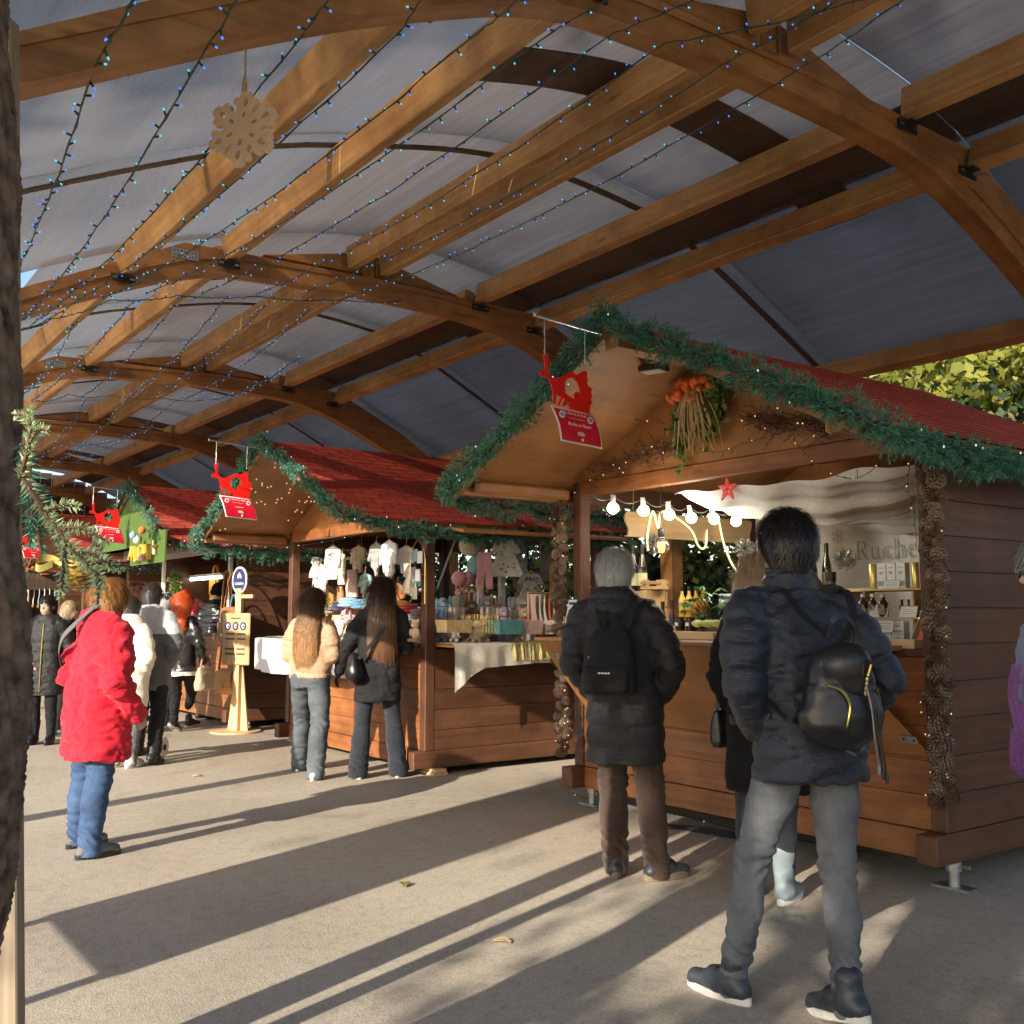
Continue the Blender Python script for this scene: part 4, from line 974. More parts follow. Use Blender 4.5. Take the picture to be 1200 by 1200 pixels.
            q = np.stack(cells, 1); fl = d0[cr] >= 0; q[fl] = q[fl][:, ::-1]; quads.append(q)
        m = C > 0; V = S[m] / C[m][:, None] * s.h + s.lo; remap = -np.ones(nx * ny * nz, int); remap[idx[m]] = np.arange(len(V)); Q = remap[np.concatenate(quads)]
        for _ in range(smooth):
            A = np.zeros_like(V); cn = np.zeros(len(V))
            for i in range(4):
                np.add.at(A, Q[:, i], V[Q[:, (i + 1) % 4]] + V[Q[:, i - 1]]); np.add.at(cn, Q[:, i], 2)
            V = V * .5 + .5 * A / np.maximum(cn, 1)[:, None]
        def normals():
            n = np.cross(V[Q[:, 2]] - V[Q[:, 0]], V[Q[:, 3]] - V[Q[:, 1]]); Nn = np.zeros_like(V)
            for i in range(4): np.add.at(Nn, Q[:, i], n)
            return Nn / np.maximum(np.linalg.norm(Nn, axis=1), 1e-9)[:, None]
        if disp is not None: Nn = normals(); V = V + Nn * disp(V.astype(float), Nn)[:, None]
        return V, Q
def obj_np(name, V, Q, mats, parent, vcol=None, mi=None, solid=0):
    me = bpy.data.meshes.new(name); me.from_pydata(V.tolist(), [], [tuple(q) for q in Q.tolist()])
    for m in (mats if isinstance(mats, (list, tuple)) else [mats]): me.materials.append(MATS[m])
    if mi is not None: me.polygons.foreach_set('material_index', mi)
    me.polygons.foreach_set('use_smooth', [True] * len(me.polygons)); me.update()
    o = bpy.data.objects.new(name, me); COL.objects.link(o); o.parent = parent; return o

def skin(name, col):
    m, t, b = nmat(name); tc = N(t, 'ShaderNodeTexCoord'); n = N(t, 'ShaderNodeTexNoise', Scale=30.0, Detail=4.0); L(t, tc.outputs['Object'], n.inputs['Vector'])
    r = ramp(t, [(.3, tuple(c * .85 for c in col)), (.7, col)]); L(t, n.outputs[0], r.inputs[0]); L(t, r.outputs[0], b.inputs['Base Color']); b.inputs['Roughness'].default_value = .5
    b.inputs['Subsurface Weight'].default_value = .15; b.inputs['Subsurface Radius'].default_value = (.01, .004, .002)
skin('skin', (.56, .34, .25))
def hairmat(name, top, bot, z0=1.2, z1=1.6, rough=.42):
    m, t, b = nmat(name); tc = N(t, 'ShaderNodeTexCoord'); sx = N(t, 'ShaderNodeSeparateXYZ'); L(t, tc.outputs['Object'], sx.inputs[0])
    mr = N(t, 'ShaderNodeMapRange'); mr.inputs['From Min'].default_value = z0; mr.inputs['From Max'].default_value = z1; L(t, sx.outputs[2], mr.inputs[0])
    r = ramp(t, [(0, bot), (1, top)]); L(t, mr.outputs[0], r.inputs[0])
    g = N(t, 'ShaderNodeNewGeometry'); r2 = ramp(t, [(0, (.72, .72, .72)), (1, (1, 1, 1))]); L(t, g.outputs['Random Per Island'], r2.inputs[0])
    mp = N(t, 'ShaderNodeMapping'); mp.inputs['Scale'].default_value = (1, 1, .12); L(t, tc.outputs['Object'], mp.inputs[0])
    n = N(t, 'ShaderNodeTexNoise', Scale=160.0, Detail=3.0); L(t, mp.outputs[0], n.inputs['Vector']); r3 = ramp(t, [(.3, (.7, .7, .7)), (.65, (1, 1, 1))]); L(t, n.outputs[0], r3.inputs[0])
    o = r.outputs[0]
    for q in (r2, r3):
        mx = N(t, 'ShaderNodeMixRGB', blend_type='MULTIPLY'); mx.inputs[0].default_value = .85; L(t, o, mx.inputs[1]); L(t, q.outputs[0], mx.inputs[2]); o = mx.outputs[0]
    L(t, o, b.inputs['Base Color']); b.inputs['Roughness'].default_value = rough; b.inputs['Specular IOR Level'].default_value = .45
hairmat('hair_grey', (.50, .49, .47), (.42, .41, .39)); hairmat('hair_black', (.020, .014, .014), (.016, .012, .012), rough=.33)
hairmat('hair_blonde', (.44, .31, .17), (.66, .50, .29)); hairmat('hair_ombre', (.055, .030, .018), (.42, .22, .085), 1.08, 1.52, .65); hairmat('hair_brown', (.030, .017, .012), (.20, .095, .045), 1.10, 1.55)
hairmat('hair_copper', (.42, .20, .06), (.36, .16, .05)); hairmat('hair_red', (.75, .13, .03), (.72, .12, .03)); hairmat('hair_dark', (.05, .04, .035), (.05, .04, .035))
fabric('navy_nylon', (.012, .017, .030), .42, .2, .22, 4, .05, 300, .5)
fabric('black_nylon', (.0115, .0115, .0125), .5, .2, .25, 4, .05, 300, .4)
fabric('black_shiny', (.016, .016, .018), .2, .2, .12, 4, 0, 300, .6)
fabric('black_wool', (.010, .0098, .010), .9, .3, .3, 8, .02, spec=.15)
fabric('black_cotton', (.016, .016, .018), .75, .25, .3, sheen=.02, spec=.2)
fabric('red_cotton', (.60, .008, .028), .75, .12, .3, 3, .15)
fabric('beige_nylon', (.50, .30, .19), .6, .12, .25, 4, .05)
fabric('cream_nylon', (.72, .68, .58), .6, .08, .25)
fabric('grey_cotton', (.12, .12, .125), .85, .2, .3); fabric('pale_grey', (.52, .53, .53), .85, .1, .3)
fabric('blue_nylon', (.16, .20, .36), .6, .12, .3)
fabric('brown_cotton', (.058, .034, .024), .85, .2, .3); fabric('dark_trouser', (.018, .021, .030), .85, .25, .35)
fabric('purple_wool', (.20, .025, .30), .9, .2, .5, 9, .3); fabric('olive_wool', (.16, .13, .10), .95, .2, .5)
plain('leather_black', (.014, .014, .015), .36, 0, .3, 8, .25, 55, .5)
plain('leather_brown', (.30, .12, .04), .45, 0, .25, 8, .2, 60)
plain('leather_dark', (.032, .038, .047), .42, 0, .35, 12, .3, 60); plain('leather_greyboot', (.21, .20, .19), .5, 0, .3, 12, .3, 60)
plain('rubber_white', (.62, .60, .55), .6, 0, .15, 20); plain('rubber_tan', (.22, .17, .11), .7, 0, .2, 20); plain('boot_pale', (.20, .245, .265), .6, 0, .15, 14); plain('shoe_grey', (.12, .12, .12), .7, 0, .3, 20); plain('shoe_black', (.014, .014, .015), .5, 0, .2, 20)
def denim(name, a, c):
    m, t, b = nmat(name); tc = N(t, 'ShaderNodeTexCoord'); n = N(t, 'ShaderNodeTexNoise', Scale=5.0, Detail=6.0, Roughness=.6); L(t, tc.outputs['Object'], n.inputs['Vector'])
    r = ramp(t, [(.33, a), (.66, c)]); L(t, n.outputs[0], r.inputs[0]); n2 = N(t, 'ShaderNodeTexNoise', Scale=330.0, Detail=2.0); L(t, tc.outputs['Object'], n2.inputs['Vector'])
    r2 = ramp(t, [(.35, (.65, .65, .65)), (.65, (1, 1, 1))]); L(t, n2.outputs[0], r2.inputs[0]); mx = N(t, 'ShaderNodeMixRGB', blend_type='MULTIPLY'); mx.inputs[0].default_value = .8
    L(t, r.outputs[0], mx.inputs[1]); L(t, r2.outputs[0], mx.inputs[2]); L(t, mx.outputs[0], b.inputs['Base Color']); b.inputs['Roughness'].default_value = .85
    n3 = N(t, 'ShaderNodeTexNoise', Scale=26.0, Detail=4.0, Distortion=1.0); L(t, tc.outputs['Object'], n3.inputs['Vector']); bump(t, b, n3.outputs[0], .4, .008)
denim('denim_grey', (.085, .094, .108), (.20, .21, .225)); denim('denim_blue', (.020, .048, .12), (.06, .12, .25)); denim('denim_slate', (.05, .062, .075), (.13, .15, .17))

V3 = lambda *a: np.array(a, float)
def seg_coord(Vv, a, b):
    d = b - a; return (Vv - a) @ d / np.linalg.norm(d)
class Person:
    def __init__(s, label, u, v, rz, H=1.72, fem=False, group=None, lean=(0, 0), step=None, arms='pocket', armsets=None, head=(0, 0), hres=.012, handed=True):
        s.t = thing('person', label, 'person', W(u, v, 0), math.radians(rz), group); s.k = H / 1.75; s.fem = fem; s.h = hres; k = s.k
        sx = .165 if fem else .188; lx, ly = lean
        s.hip = {1: V3(.088, 0, .93) * k, -1: V3(-.088, 0, .93) * k}
        s.pel = V3(0, 0, .96) * k; s.chest = V3(lx * .75, ly * .75, 1.30) * k; s.neck = V3(lx, ly + .0, 1.48) * k
        s.sh = {g: V3(lx + g * sx, ly - .01, 1.425) * k for g in (1, -1)}
        st = step or {}
        s.knee = {}; s.ank = {}; s.toe = {}
        for g in (1, -1):
            d = st.get(g, dict(knee=(.095 * g, .02, .50), ank=(.095 * g, -.03, .085), toe=(.02 * g, 1, 0)))
            s.knee[g] = V3(*d['knee']) * k; s.ank[g] = V3(*d['ank']) * k; q = V3(*d['toe']); s.toe[g] = q / np.linalg.norm(q)
        s.elb = {}; s.wri = {}
        for g in (1, -1):
            if armsets and g in armsets: e, w = armsets[g]
            elif arms == 'pocket': e, w = (g * (sx + .115) + lx * .6, ly * .6 - .08, 1.135), (g * (sx - .015), .065, .965)
            elif arms == 'down': e, w = (g * (sx + .07) + lx * .6, -.03, 1.13), (g * (sx + .075), .05, .87)
            else: e, w = (g * (sx + .05) + lx * .7, .02, 1.14), (g * (sx - .06), .26, 1.13)       # front
            s.elb[g] = V3(*e) * k; s.wri[g] = V3(*w) * k
        yaw, pit = head; s.hc = s.neck + V3(0, .015, .155) * k; Rz = np.array(Matrix.Rotation(math.radians(yaw), 3, 'Z') @ Matrix.Rotation(math.radians(pit), 3, 'X')); s.R = Rz
        s.body()
    def hp(s, x, y, z): return s.hc + s.R @ (V3(x, y, z) * s.k)
    def body(s):
        k = s.k; S = SDF(V3(-.5, -.55, -.02) * k, V3(.5, .6, 1.80) * k, s.h if s.h > .01 else .010)
        for g in (1, -1):
            S.chain([s.hip[g], s.knee[g], s.ank[g]], [.074 * k, .047 * k, .033 * k]); S.cone(s.ank[g], s.ank[g] + s.toe[g] * .12 * k - V3(0, 0, .04 * k), .034 * k, .026 * k)
            S.chain([s.sh[g], s.elb[g], s.wri[g]], [.042 * k, .036 * k, .027 * k])
        w = .13 if s.fem else .15
        S.loft([(.86 * k, 0, 0, .15 * k, .10 * k), (.98 * k, 0, 0, .155 * k, .105 * k), (1.12 * k, s.chest[0] * .4, s.chest[1] * .4, w * k * .92, .092 * k), (1.30 * k, s.chest[0], s.chest[1], w * 1.1 * k, .11 * k), (1.44 * k, s.neck[0], s.neck[1], .13 * k, .075 * k)])
        S.cone(s.neck - V3(0, .01, .03) * k, s.hp(0, -.012, -.06), .056 * k, .052 * k, .02)
        S.ell(s.hp(0, -.012, .018), V3(.076, .094, .102) * k, .02, s.R); S.ell(s.hp(0, .038, -.045), V3(.054, .055, .062) * k, .03, s.R)     # skull, jaw
        S.cone(s.hp(0, .088, .012), s.hp(0, .106, -.018), .009 * k, .013 * k, .012)                      # nose
        S.ell(s.hp(0, .080, -.060), V3(.024, .012, .010) * k, .010, s.R)                                  # lips
        for g in (1, -1):
            S.ell(s.hp(g * .034, .092, .018), V3(.017, .012, .012) * k, .01, s.R, True)                   # eye socket
            S.ell(s.hp(g * .078, -.008, -.002), V3(.011, .020, .032) * k, .008, s.R)                      # ear
        Vv, Q = S.mesh()
        parts = [(Vv, Q)]
        for g in (1, -1): parts.append(s.hand(g))
        o = 0; VV = []; QQ = []
        for a, b in parts: VV.append(a); QQ.append(b + o); o += len(a)
        obj_np('body', np.concatenate(VV), np.concatenate(QQ), 'skin', s.t)
        for g in (1, -1):
            m = MB(); m.ell(s.hp(g * .033, .0815, .0165), .0115 * k, 10, 0); m.ell(s.hp(g * .033, .0905, .0165), .0055 * k, 8, 1); m.build('eye', ['white_card', 'ink_dark'], s.t, smooth=180)
            m = MB(); m.beam(s.hp(g * .018, .094, .036), s.hp(g * .052, .083, .037), .006, .007); m.build('eyebrow', 'hair_dark', s.t)
        m = MB(); m.beam(s.hp(-.021, .0925, -.060), s.hp(.021, .0925, -.060), .004, .006); m.build('mouth', 'lip', s.t, bev=.001)
    def hand(s, g, mat=None, grow=0.0):
        k = s.k; w = s.wri[g]; d = w - s.elb[g]; d /= np.linalg.norm(d); sd = np.cross(d, V3(g, 0, 0)); sd = sd - d * (sd @ d); sd /= max(1e-6, np.linalg.norm(sd)); nn = np.cross(sd, d)   # sd: thumb side
        if sd[1] < 0: sd = -sd; nn = np.cross(sd, d)
        inw = nn if nn[0] * g < 0 else -nn
        S = SDF(w - .24, w + .24, .0052)
        c = w + d * .055 * k; S.cone(w, w + d * .085 * k, .027 * k + grow, .036 * k + grow, .01, inw, .52)
        for i, (o, ln) in enumerate(((.030, .072), (.010, .080), (-.010, .074), (-.029, .058))):
            a = w + d * .088 * k + sd * o * k; b = a + (d * .9 + inw * .25) * ln * .5 * k; e = b + (d * .75 + inw * .62) * ln * .5 * k
            S.chain([a - d * .02 * k, a, b, e], [.0095 * k + grow, .0092 * k + grow, .0085 * k + grow, .0072 * k + grow], .004)
        a = w + d * .03 * k + sd * .026 * k; b = a + (d * .6 + sd * .6 + inw * .3) * .042 * k; e = b + (d * .9 + sd * .15 + inw * .4) * .036 * k
        S.chain([a, b, e], [.013 * k + grow, .011 * k + grow, .009 * k + grow], .006)
        return S.mesh()
    def glove(s, g, mat):
        Vv, Q = s.hand(g, grow=.0035); obj_np('glove', Vv, Q, mat, s.t)
    def shoes(s, mat, sole, kind='sneaker', soleh=.03):
        k = s.k
        for g in (1, -1):
            a = s.ank[g]; f = s.toe[g]; up = V3(0, 0, 1); up = up - f * (up @ f); up /= np.linalg.norm(up); sd = np.cross(f, up)
            flr = a - up * .085 * k
            S = SDF(a - .32, a + .32, .0075)
            heel = flr + up * .045 * k - f * .045 * k; mid = flr + up * .05 * k + f * .05 * k; toe = flr + up * .038 * k + f * .165 * k
            S.chain([heel, mid, toe], [.040 * k, .043 * k, .034 * k], .02); S.cone(a - up * .02 * k, a + f * .07 * k - up * .01 * k, .05 * k, .03 * k, .03)
            S.cone(a - up * .02 * k - f * .012 * k, a + up * ((.05 if kind != 'boot' else .17) * k) - f * .018 * k, .044 * k, (.047 if kind != 'boot' else .062) * k, .02)
            S.D = np.maximum(S.D, np.tensordot(np.stack(np.meshgrid(*S.ax, indexing='ij'), -1) - (flr + up * soleh * .7), -up, 1).astype(np.float32))
            Vv, Q = S.mesh(lambda Pn, n: .0022 * vnoise(Pn * 38, 3)); o = obj_np('shoe', Vv, Q, mat, s.t)
            m = MB(); pl = []
            for q in np.linspace(0, 2 * PI, 26, endpoint=False):
                x = math.cos(q); y = math.sin(q); wd = (.042 if x < .1 else .047) * (1 - .22 * max(0, x) ** 3) * k; pl.append((.058 * k + x * .147 * k, y * wd))
            m.prism(pl, flr, f, sd, up * soleh, 0)
            m.build('sole', sole, o, bev=.004)
            if kind == 'sneaker':
                m = MB()
                for i in range(4):
                    c = flr + up * (.105 - .012 * i) * k + f * (.045 + .026 * i) * k; m.tube([c + sd * .022 * k, c + up * .006 * k, c - sd * .022 * k], .0028, 5)
                m.build('lace', 'cable_black' if mat != 'rubber_white' else 'white_paint', o)
    def trousers(s, mat, rs=(.095, .068, .055), top=1.0, flare=False, wr=.006, low=.045):
        k = s.k; S = SDF(V3(-.45, -.55, .0) * k, V3(.45, .6, 1.1) * k, s.h)
        S.loft([(.84 * k, 0, 0, .155 * k, .112 * k), (.93 * k, 0, 0, (.178 if s.fem else .17) * k, .122 * k), (top * k, 0, 0, .155 * k, .105 * k)], .03)
        for g in (1, -1):
            kn, an, hp = s.knee[g], s.ank[g], s.hip[g]; e = an + V3(0, 0, -low * k); bk = V3(0, -.012, 0) * k
            S.ell(hp + V3(0, -.045, -.02) * k, V3(.085, .085, .095) * k, .04)
            S.chain([hp, hp * .5 + kn * .5, kn], [rs[0] * k, (rs[0] + rs[1]) * .52 * k, rs[1] * k], .02)
            S.chain([kn, kn * .6 + e * .4 + bk, e], [rs[1] * k, (rs[1] * .55 + rs[2] * .45 + .004) * k, rs[2] * k], .02)
        def disp(Pn, n):
            z = Pn[:, 2] / k; a = vnoise(Pn * V3(9, 9, 22), 11) * wr; kn = np.exp(-((z - .50) / .09) ** 2) + np.exp(-((z - .16) / .10) ** 2) * 1.5 + .8 * np.exp(-((z - .84) / .07) ** 2)
            return a * .6 + kn * .0042 * np.sin(Pn[:, 2] * 105 + 7 * vnoise(Pn * 9, 5) + Pn[:, 0] * 45) * (1 if wr > 0 else 0) + .0015 * vnoise(Pn * 40, 8)
        Vv, Q = S.mesh(disp); Vv[:, 2] = np.maximum(Vv[:, 2], .012); return obj_np('trousers', Vv, Q, mat, s.t)
    def coat(s, mat, hem=.80, rx=(.20, .185, .21), ry=(.135, .13, .15), arm=(.083, .068, .052), puff=0, sp=.09, hood=None, collar=.0, wr=.005, diag=False, name='coat', cuff=True, arm_puff=None, mats2=None, split=None, top=1.47, armlen=1.0, sleeves=True):
        k = s.k; S = SDF(V3(-.56, -.5, hem - .05) * k, V3(.56, .5, 1.72) * k, s.h); c, nk = s.chest, s.neck
        S.loft([(hem * k, 0, 0, rx[2] * k, ry[2] * k), (.95 * k, 0, 0, (rx[2] * .6 + rx[1] * .4) * k, (ry[2] * .6 + ry[1] * .4) * k), (1.12 * k, c[0] * .45, c[1] * .45, rx[1] * k, ry[1] * k), (1.29 * k, c[0], c[1], rx[0] * k, ry[0] * k), (1.39 * k, nk[0], nk[1] - .006, rx[0] * .90 * k, ry[0] * .86 * k), (top * k, nk[0], nk[1] - .006, .115 * k, .085 * k)], .04)
        if sleeves:
            for g in (1, -1):
                el, wv = s.elb[g], s.wri[g]; wv = el + (wv - el) * armlen
                S.chain([s.sh[g] - V3(g * .015, 0, .012) * k, (s.sh[g] + el) / 2 + V3(0, -.006, 0), el], [arm[0] * k, (arm[0] + arm[1]) * .51 * k, arm[1] * k], .035); S.chain([el, (el + wv) / 2, wv], [arm[1] * k, (arm[1] + arm[2]) * .5 * k, arm[2] * k], .012)
        if collar: S.loft([(1.44 * k, nk[0], nk[1] + .002, .092 * k, .088 * k), (1.50 * k, nk[0], nk[1] + .005, .083 * k, .085 * k), ((1.50 + collar) * k, nk[0], nk[1] + .010, .078 * k, .084 * k)], .022)
        if hood == 'down':
            S.ell(nk + V3(0, -.085, -.035) * k, V3(.125, .075, .105) * k, .03); S.ell(nk + V3(0, -.04, .035) * k, V3(.128, .09, .05) * k, .03); S.chain([nk + V3(-.10, .0, .0) * k, nk + V3(-.075, .07, -.04) * k], [.04 * k, .03 * k], .03); S.chain([nk + V3(.10, .0, .0) * k, nk + V3(.075, .07, -.04) * k], [.04 * k, .03 * k], .03)
        if hood == 'big':
            S.ell(nk + V3(0, -.06, -.03) * k, V3(.165, .115, .12) * k, .04); S.ell(nk + V3(0, -.03, .055) * k, V3(.145, .12, .06) * k, .03)
        def disp(Pn, n):
            z = Pn[:, 2] / k; x = Pn[:, 0] / k; d = wr * vnoise(Pn * V3(10, 10, 20), 21) + wr * .55 * vnoise(Pn * V3(24, 24, 48) + 3 * vnoise(Pn * 7, 2)[:, None], 19) + .002 * vnoise(Pn * 34, 4)
            arm_w = np.zeros(len(Pn)); sa = np.zeros(len(Pn))
            if sleeves:
                for g in (1, -1):
                    el, wv, sh_ = s.elb[g], s.wri[g], s.sh[g]
                    for a, b, off, r0 in ((sh_, el, 0, arm[0] * .93), (el, wv, np.linalg.norm(el - sh_), arm[1])):
                        t = np.clip(seg_coord(Pn, a, b), 0, np.linalg.norm(b - a)); q = a + t[:, None] * (b - a) / np.linalg.norm(b - a); ds = np.linalg.norm(Pn - q, axis=1)
                        w_ = (ds < r0 * k * 1.18) & (np.abs(x) > rx[0] * .80 - .03 * (z < 1.3)); sa = np.where(w_, t + off, sa); arm_w = np.where(w_, 1.0, arm_w)
                    ec = np.linalg.norm(Pn - el, axis=1); d += .009 * np.exp(-(ec / .09) ** 2) * np.sin(Pn[:, 2] * 95 + 4 * vnoise(Pn * 14, 7)) * (0.4 if puff else 1)
            if puff:
                zz = z + .006 * vnoise(Pn * 8, 2)
                if diag:
                    ph1 = (zz + np.abs(x) * .42) / sp; body_p = np.abs(np.sin(ph1 * PI)) ** .55
                    ph2 = (zz - np.abs(x) * .9) / (sp * 1.9); body_p = np.minimum(body_p, .35 + .65 * np.abs(np.sin(ph2 * PI)) ** .5)
                else: body_p = np.abs(np.sin(zz / sp * PI)) ** .5
                ap = np.abs(np.sin(sa / k / (arm_puff or sp * .8) * PI)) ** .5
                p_ = np.where(arm_w > 0, ap, body_p); d += puff * (p_ - .6); d += .45 * puff * vnoise(Pn * V3(26, 26, 50), 31) * (1.2 - p_)
            else:
                side = np.exp(-((np.abs(x) - .03) / .006) ** 2) * 0
                d += .004 * np.sin((z * 14 + np.abs(x) * 22) + 5 * vnoise(Pn * 6, 13)) * (z < 1.2)
            if split is None and not puff: d -= .0035 * np.exp(-(x / .004) ** 2) * (Pn[:, 1] < nk[1] - .02)       # back seam
            d -= .004 * np.exp(-((z - hem - .025) / .004) ** 2)                                                       # hem seam
            return d
        Vv, Q = S.mesh(disp); mi = None; mats = mat
        if mats2: zc = Vv[Q].mean(1)[:, 2] / k; xc = np.abs(Vv[Q].mean(1)[:, 0]) / k; mi = mats2[1](zc, xc, k).astype(int).tolist(); mats = [mat, mats2[0]]
        return obj_np(name, Vv, Q, mats, s.t, mi=mi)
    def hair(s, mat, style='short', n=1500, length=.05, seed=1, zend=1.15, wave=.0, vol=.0, width=.0030, part=True):
        rr = np.random.RandomState(seed); k = s.k; S = SDF(s.hc - .26 * k - (V3(0, .08, .42) * k if style == 'long' else 0), s.hc + .26 * k, min(s.h, .010))
        e = .012 + vol
        S.ell(s.hp(0, -.018, .026), V3(.079 + e, .097 + e, .102 + e) * k, .01, s.R)
        S.ell(s.hp(0, -.052, -.02), V3(.062 + e, .052 + e, .058 + e * .5) * k, .03, s.R)
        # clear the face
        S.ell(s.hp(0, .115, -.045), V3(.088 + e * .3, .085, .095) * k, .02, s.R, True)
        if style == 'short':
            for g in (1, -1): S.ell(s.hp(g * .095, .01, -.035), V3(.03, .045, .05) * k, .012, s.R, True)
        if style in ('long', 'bob'):
            ze = zend * k; nk = s.neck
            w = (.105 + vol) * k; ztop = s.hc[2] + .02 * k
            lv = [(ze, nk[0], nk[1] - (.165 if style == 'long' else .05) * k, w * .86, .034 * k), (ze + .10 * k, nk[0], nk[1] - (.165 if style == 'long' else .05) * k, w * 1.12, .045 * k)]
            if style == 'long': lv.append((1.38 * k, nk[0], nk[1] - .15 * k, w * 1.15, .055 * k)); lv.append((1.48 * k, nk[0], nk[1] - .105 * k, w * 1.08, .06 * k))
            lv.append((ztop - .06 * k, s.hc[0], s.hc[1] - .058 * k, w * .92, .062 * k)); lv.append((ztop, s.hc[0], s.hc[1] - .04 * k, w * .8, .07 * k)); S.loft(lv, .04)
        Vv, Q = S.mesh(lambda Pn, nn: (.0016 * np.sin(Pn[:, 0] * 210 + 3 * vnoise(Pn * 9, 3))) + .0025 * vnoise(Pn * V3(60, 60, 14), 6) + wave * .7 * vnoise(Pn * 24, 9))
        nv = len(Vv); nrm = Vv - (s.hp(0, -.02, .01)); nrm[:, 2] *= np.where(nrm[:, 2] > 0, 1, .05); nrm /= np.maximum(1e-6, np.linalg.norm(nrm, axis=1))[:, None]
        # strands laid over the hair mass
        VS = [Vv]; QS = [Q]; o = nv; ids = rr.randint(0, nv, int(n * 1.8))
        crown = s.hp(0, -.05, .115)
        for i in ids:
            p = Vv[i].copy(); nn = nrm[i]; dwn = V3(0, 0, -1.0); away = p - crown; away[2] *= .3; t = away / max(1e-6, np.linalg.norm(away)) * .8 + dwn * (.9 if style != 'short' else .5) + rr.randn(3) * (.25 if style == 'short' else .10) + wave * 14 * rr.randn(3) * .3
            t = t - nn * (t @ nn) * 1.02; t /= max(1e-6, np.linalg.norm(t)); ln = length * k * rr.uniform(.5, 1.3); sd = np.cross(t, nn); sd /= max(1e-6, np.linalg.norm(sd)); wd = width * rr.uniform(.5, 1.1)
            pts = []; ph = rr.uniform(0, 6)
            for j in range(5):
                f = j / 4; q = p + t * ln * f + nn * (.002 + .0035 * math.sin(f * PI) + (.004 if style == 'short' else 0) * f) + sd * (wave * 1.0 * math.sin(f * 9 + ph)); 
                if style != 'short': q = q + nn * wave * .6 * math.cos(f * 8 + ph)
                pts.append((q - sd * wd * (1 - f * .8), q + sd * wd * (1 - f * .8)))
            VS.append(np.array([x for pr in pts for x in pr])); QS.append(np.array([(o + 2 * j, o + 2 * j + 1, o + 2 * j + 3, o + 2 * j + 2) for j in range(4)])); o += 10
        return obj_np('hair', np.concatenate(VS), np.concatenate(QS), mat, s.t)
    def bag_thing(s, name, label, cat, base):
        """a carried bag stays a thing of its own; same frame as its bearer"""
        b = V3(*base) * s.k; M = Matrix.Rotation(s.t.rotation_euler[2], 3, 'Z'); t = thing(name, label, cat, s.t.location + M @ Vector(b), s.t.rotation_euler[2]); t['_o'] = tuple(b); return t
plain('lip', (.36, .12, .11), .5)
def to_local(t, V): return V - np.array(t['_o'])
def sdf_obj(name, S, mat, t, disp=None, parent=None):
    Vv, Q = S.mesh(disp); return obj_np(name, to_local(t, Vv), Q, mat, parent or t)
def strap(t, pts, w, th, mat, name='strap', parent=None, n=8):
    m = MB(); q = catmull([Vector(p) - Vector(t['_o']) for p in pts], n)
    for a, b in zip(q[:-1], q[1:]): m.beam(a, b + (b - a) * .05, w, th, (0, -1, .01))
    return m.build(name, mat, parent or t)
def flat_strap(t, pts, w, th, mat, up, name='strap', parent=None, n=8):
    m = MB(); q = catmull([Vector(p) - Vector(t['_o']) for p in pts], n)
    for a, b in zip(q[:-1], q[1:]): m.beam(a, b + (b - a) * .05, w, th, up)
    return m.build(name, mat, parent or t)
# ------------------------------------------------------------------ the people
plain('white_bag', (.75, .75, .78), .6); fabric('canvas', (.46, .37, .25), .9)
GP = 'people at the market'
def gp(px, py): q = at(px, py, z=0); return (-q.x, q.y)
def lpos(uv, rz, H, px, py, z=0.085):
    """local ankle position of a foot whose sole stands at a photo pixel"""
    q = at(px, py, z=0) - W(uv[0], uv[1]); q = Matrix.Rotation(-math.radians(rz), 3, 'Z') @ q; k = H / 1.75
    return (q.x / k, q.y / k, z)
def stp(uv, rz, H, feet):
    out = {}
    for g, (px, py, toe, lift, kx, ky) in feet.items():
        a = lpos(uv, rz, H, px, py, .085 + lift); kn = (.09 * g * .5 + a[0] * .5 + kx, a[1] * .5 + ky, .505)
        out[g] = dict(knee=kn, ank=a, toe=toe)
    return out
# --- man in the navy quilted jacket, walking
uv = gp(960, 1190); rz = 54 + 14
A = Person('person in navy quilted jacket and grey jeans walking past with a leather backpack', *uv, rz, 1.79, group=GP, lean=(-.035, .06), hres=.0085,
           step=stp(uv, rz, 1.79, {-1: (857, 1172, (-.42, .9, .0), .0, .0, .05), 1: (994, 1203, (-.25, 1, -.18), .02, .02, .05)}),
           armsets={-1: ((-.282, -.05, 1.14), (-.195, .035, .99)), 1: ((.272, -.07, 1.15), (.195, .05, .98))}, head=(12, -6))
A.trousers('denim_grey', (.094, .062, .046), low=.045, wr=.009); A.shoes('leather_dark', 'rubber_white', 'sneaker')
A.coat('navy_nylon', hem=.80, rx=(.205, .195, .208), ry=(.145, .14, .155), arm=(.080, .068, .055), puff=.015, sp=.105, collar=.055, diag=True, arm_puff=.085)
A.hair('hair_black', 'short', 2600, .036, 3, vol=.002)
b = A.bag_thing('backpack', 'black leather backpack with gold zips on the back of the walking person in navy', 'backpack', (0, -.17, .95)); k = A.k
zz = lambda z: .962 + (z - .82) * .77
S = SDF((-.30, -.46, .80), (.36, -.02, 1.48), .0065)
S.ell((-.005, -.225, zz(1.02)), (.138, .082, .130), .04); S.ell((-.005, -.215, zz(.93)), (.148, .088, .092), .05); S.ell((-.005, -.21, zz(1.16)), (.10, .07, .085), .05)
sdf_obj('bag_body', S, 'leather_black', b, lambda Pn, n: .006 * vnoise(Pn * V3(14, 14, 26), 3) + .004 * np.sin(Pn[:, 0] * 75 + 4 * vnoise(Pn * 9, 2)) * (Pn[:, 2] > zz(1.10)))
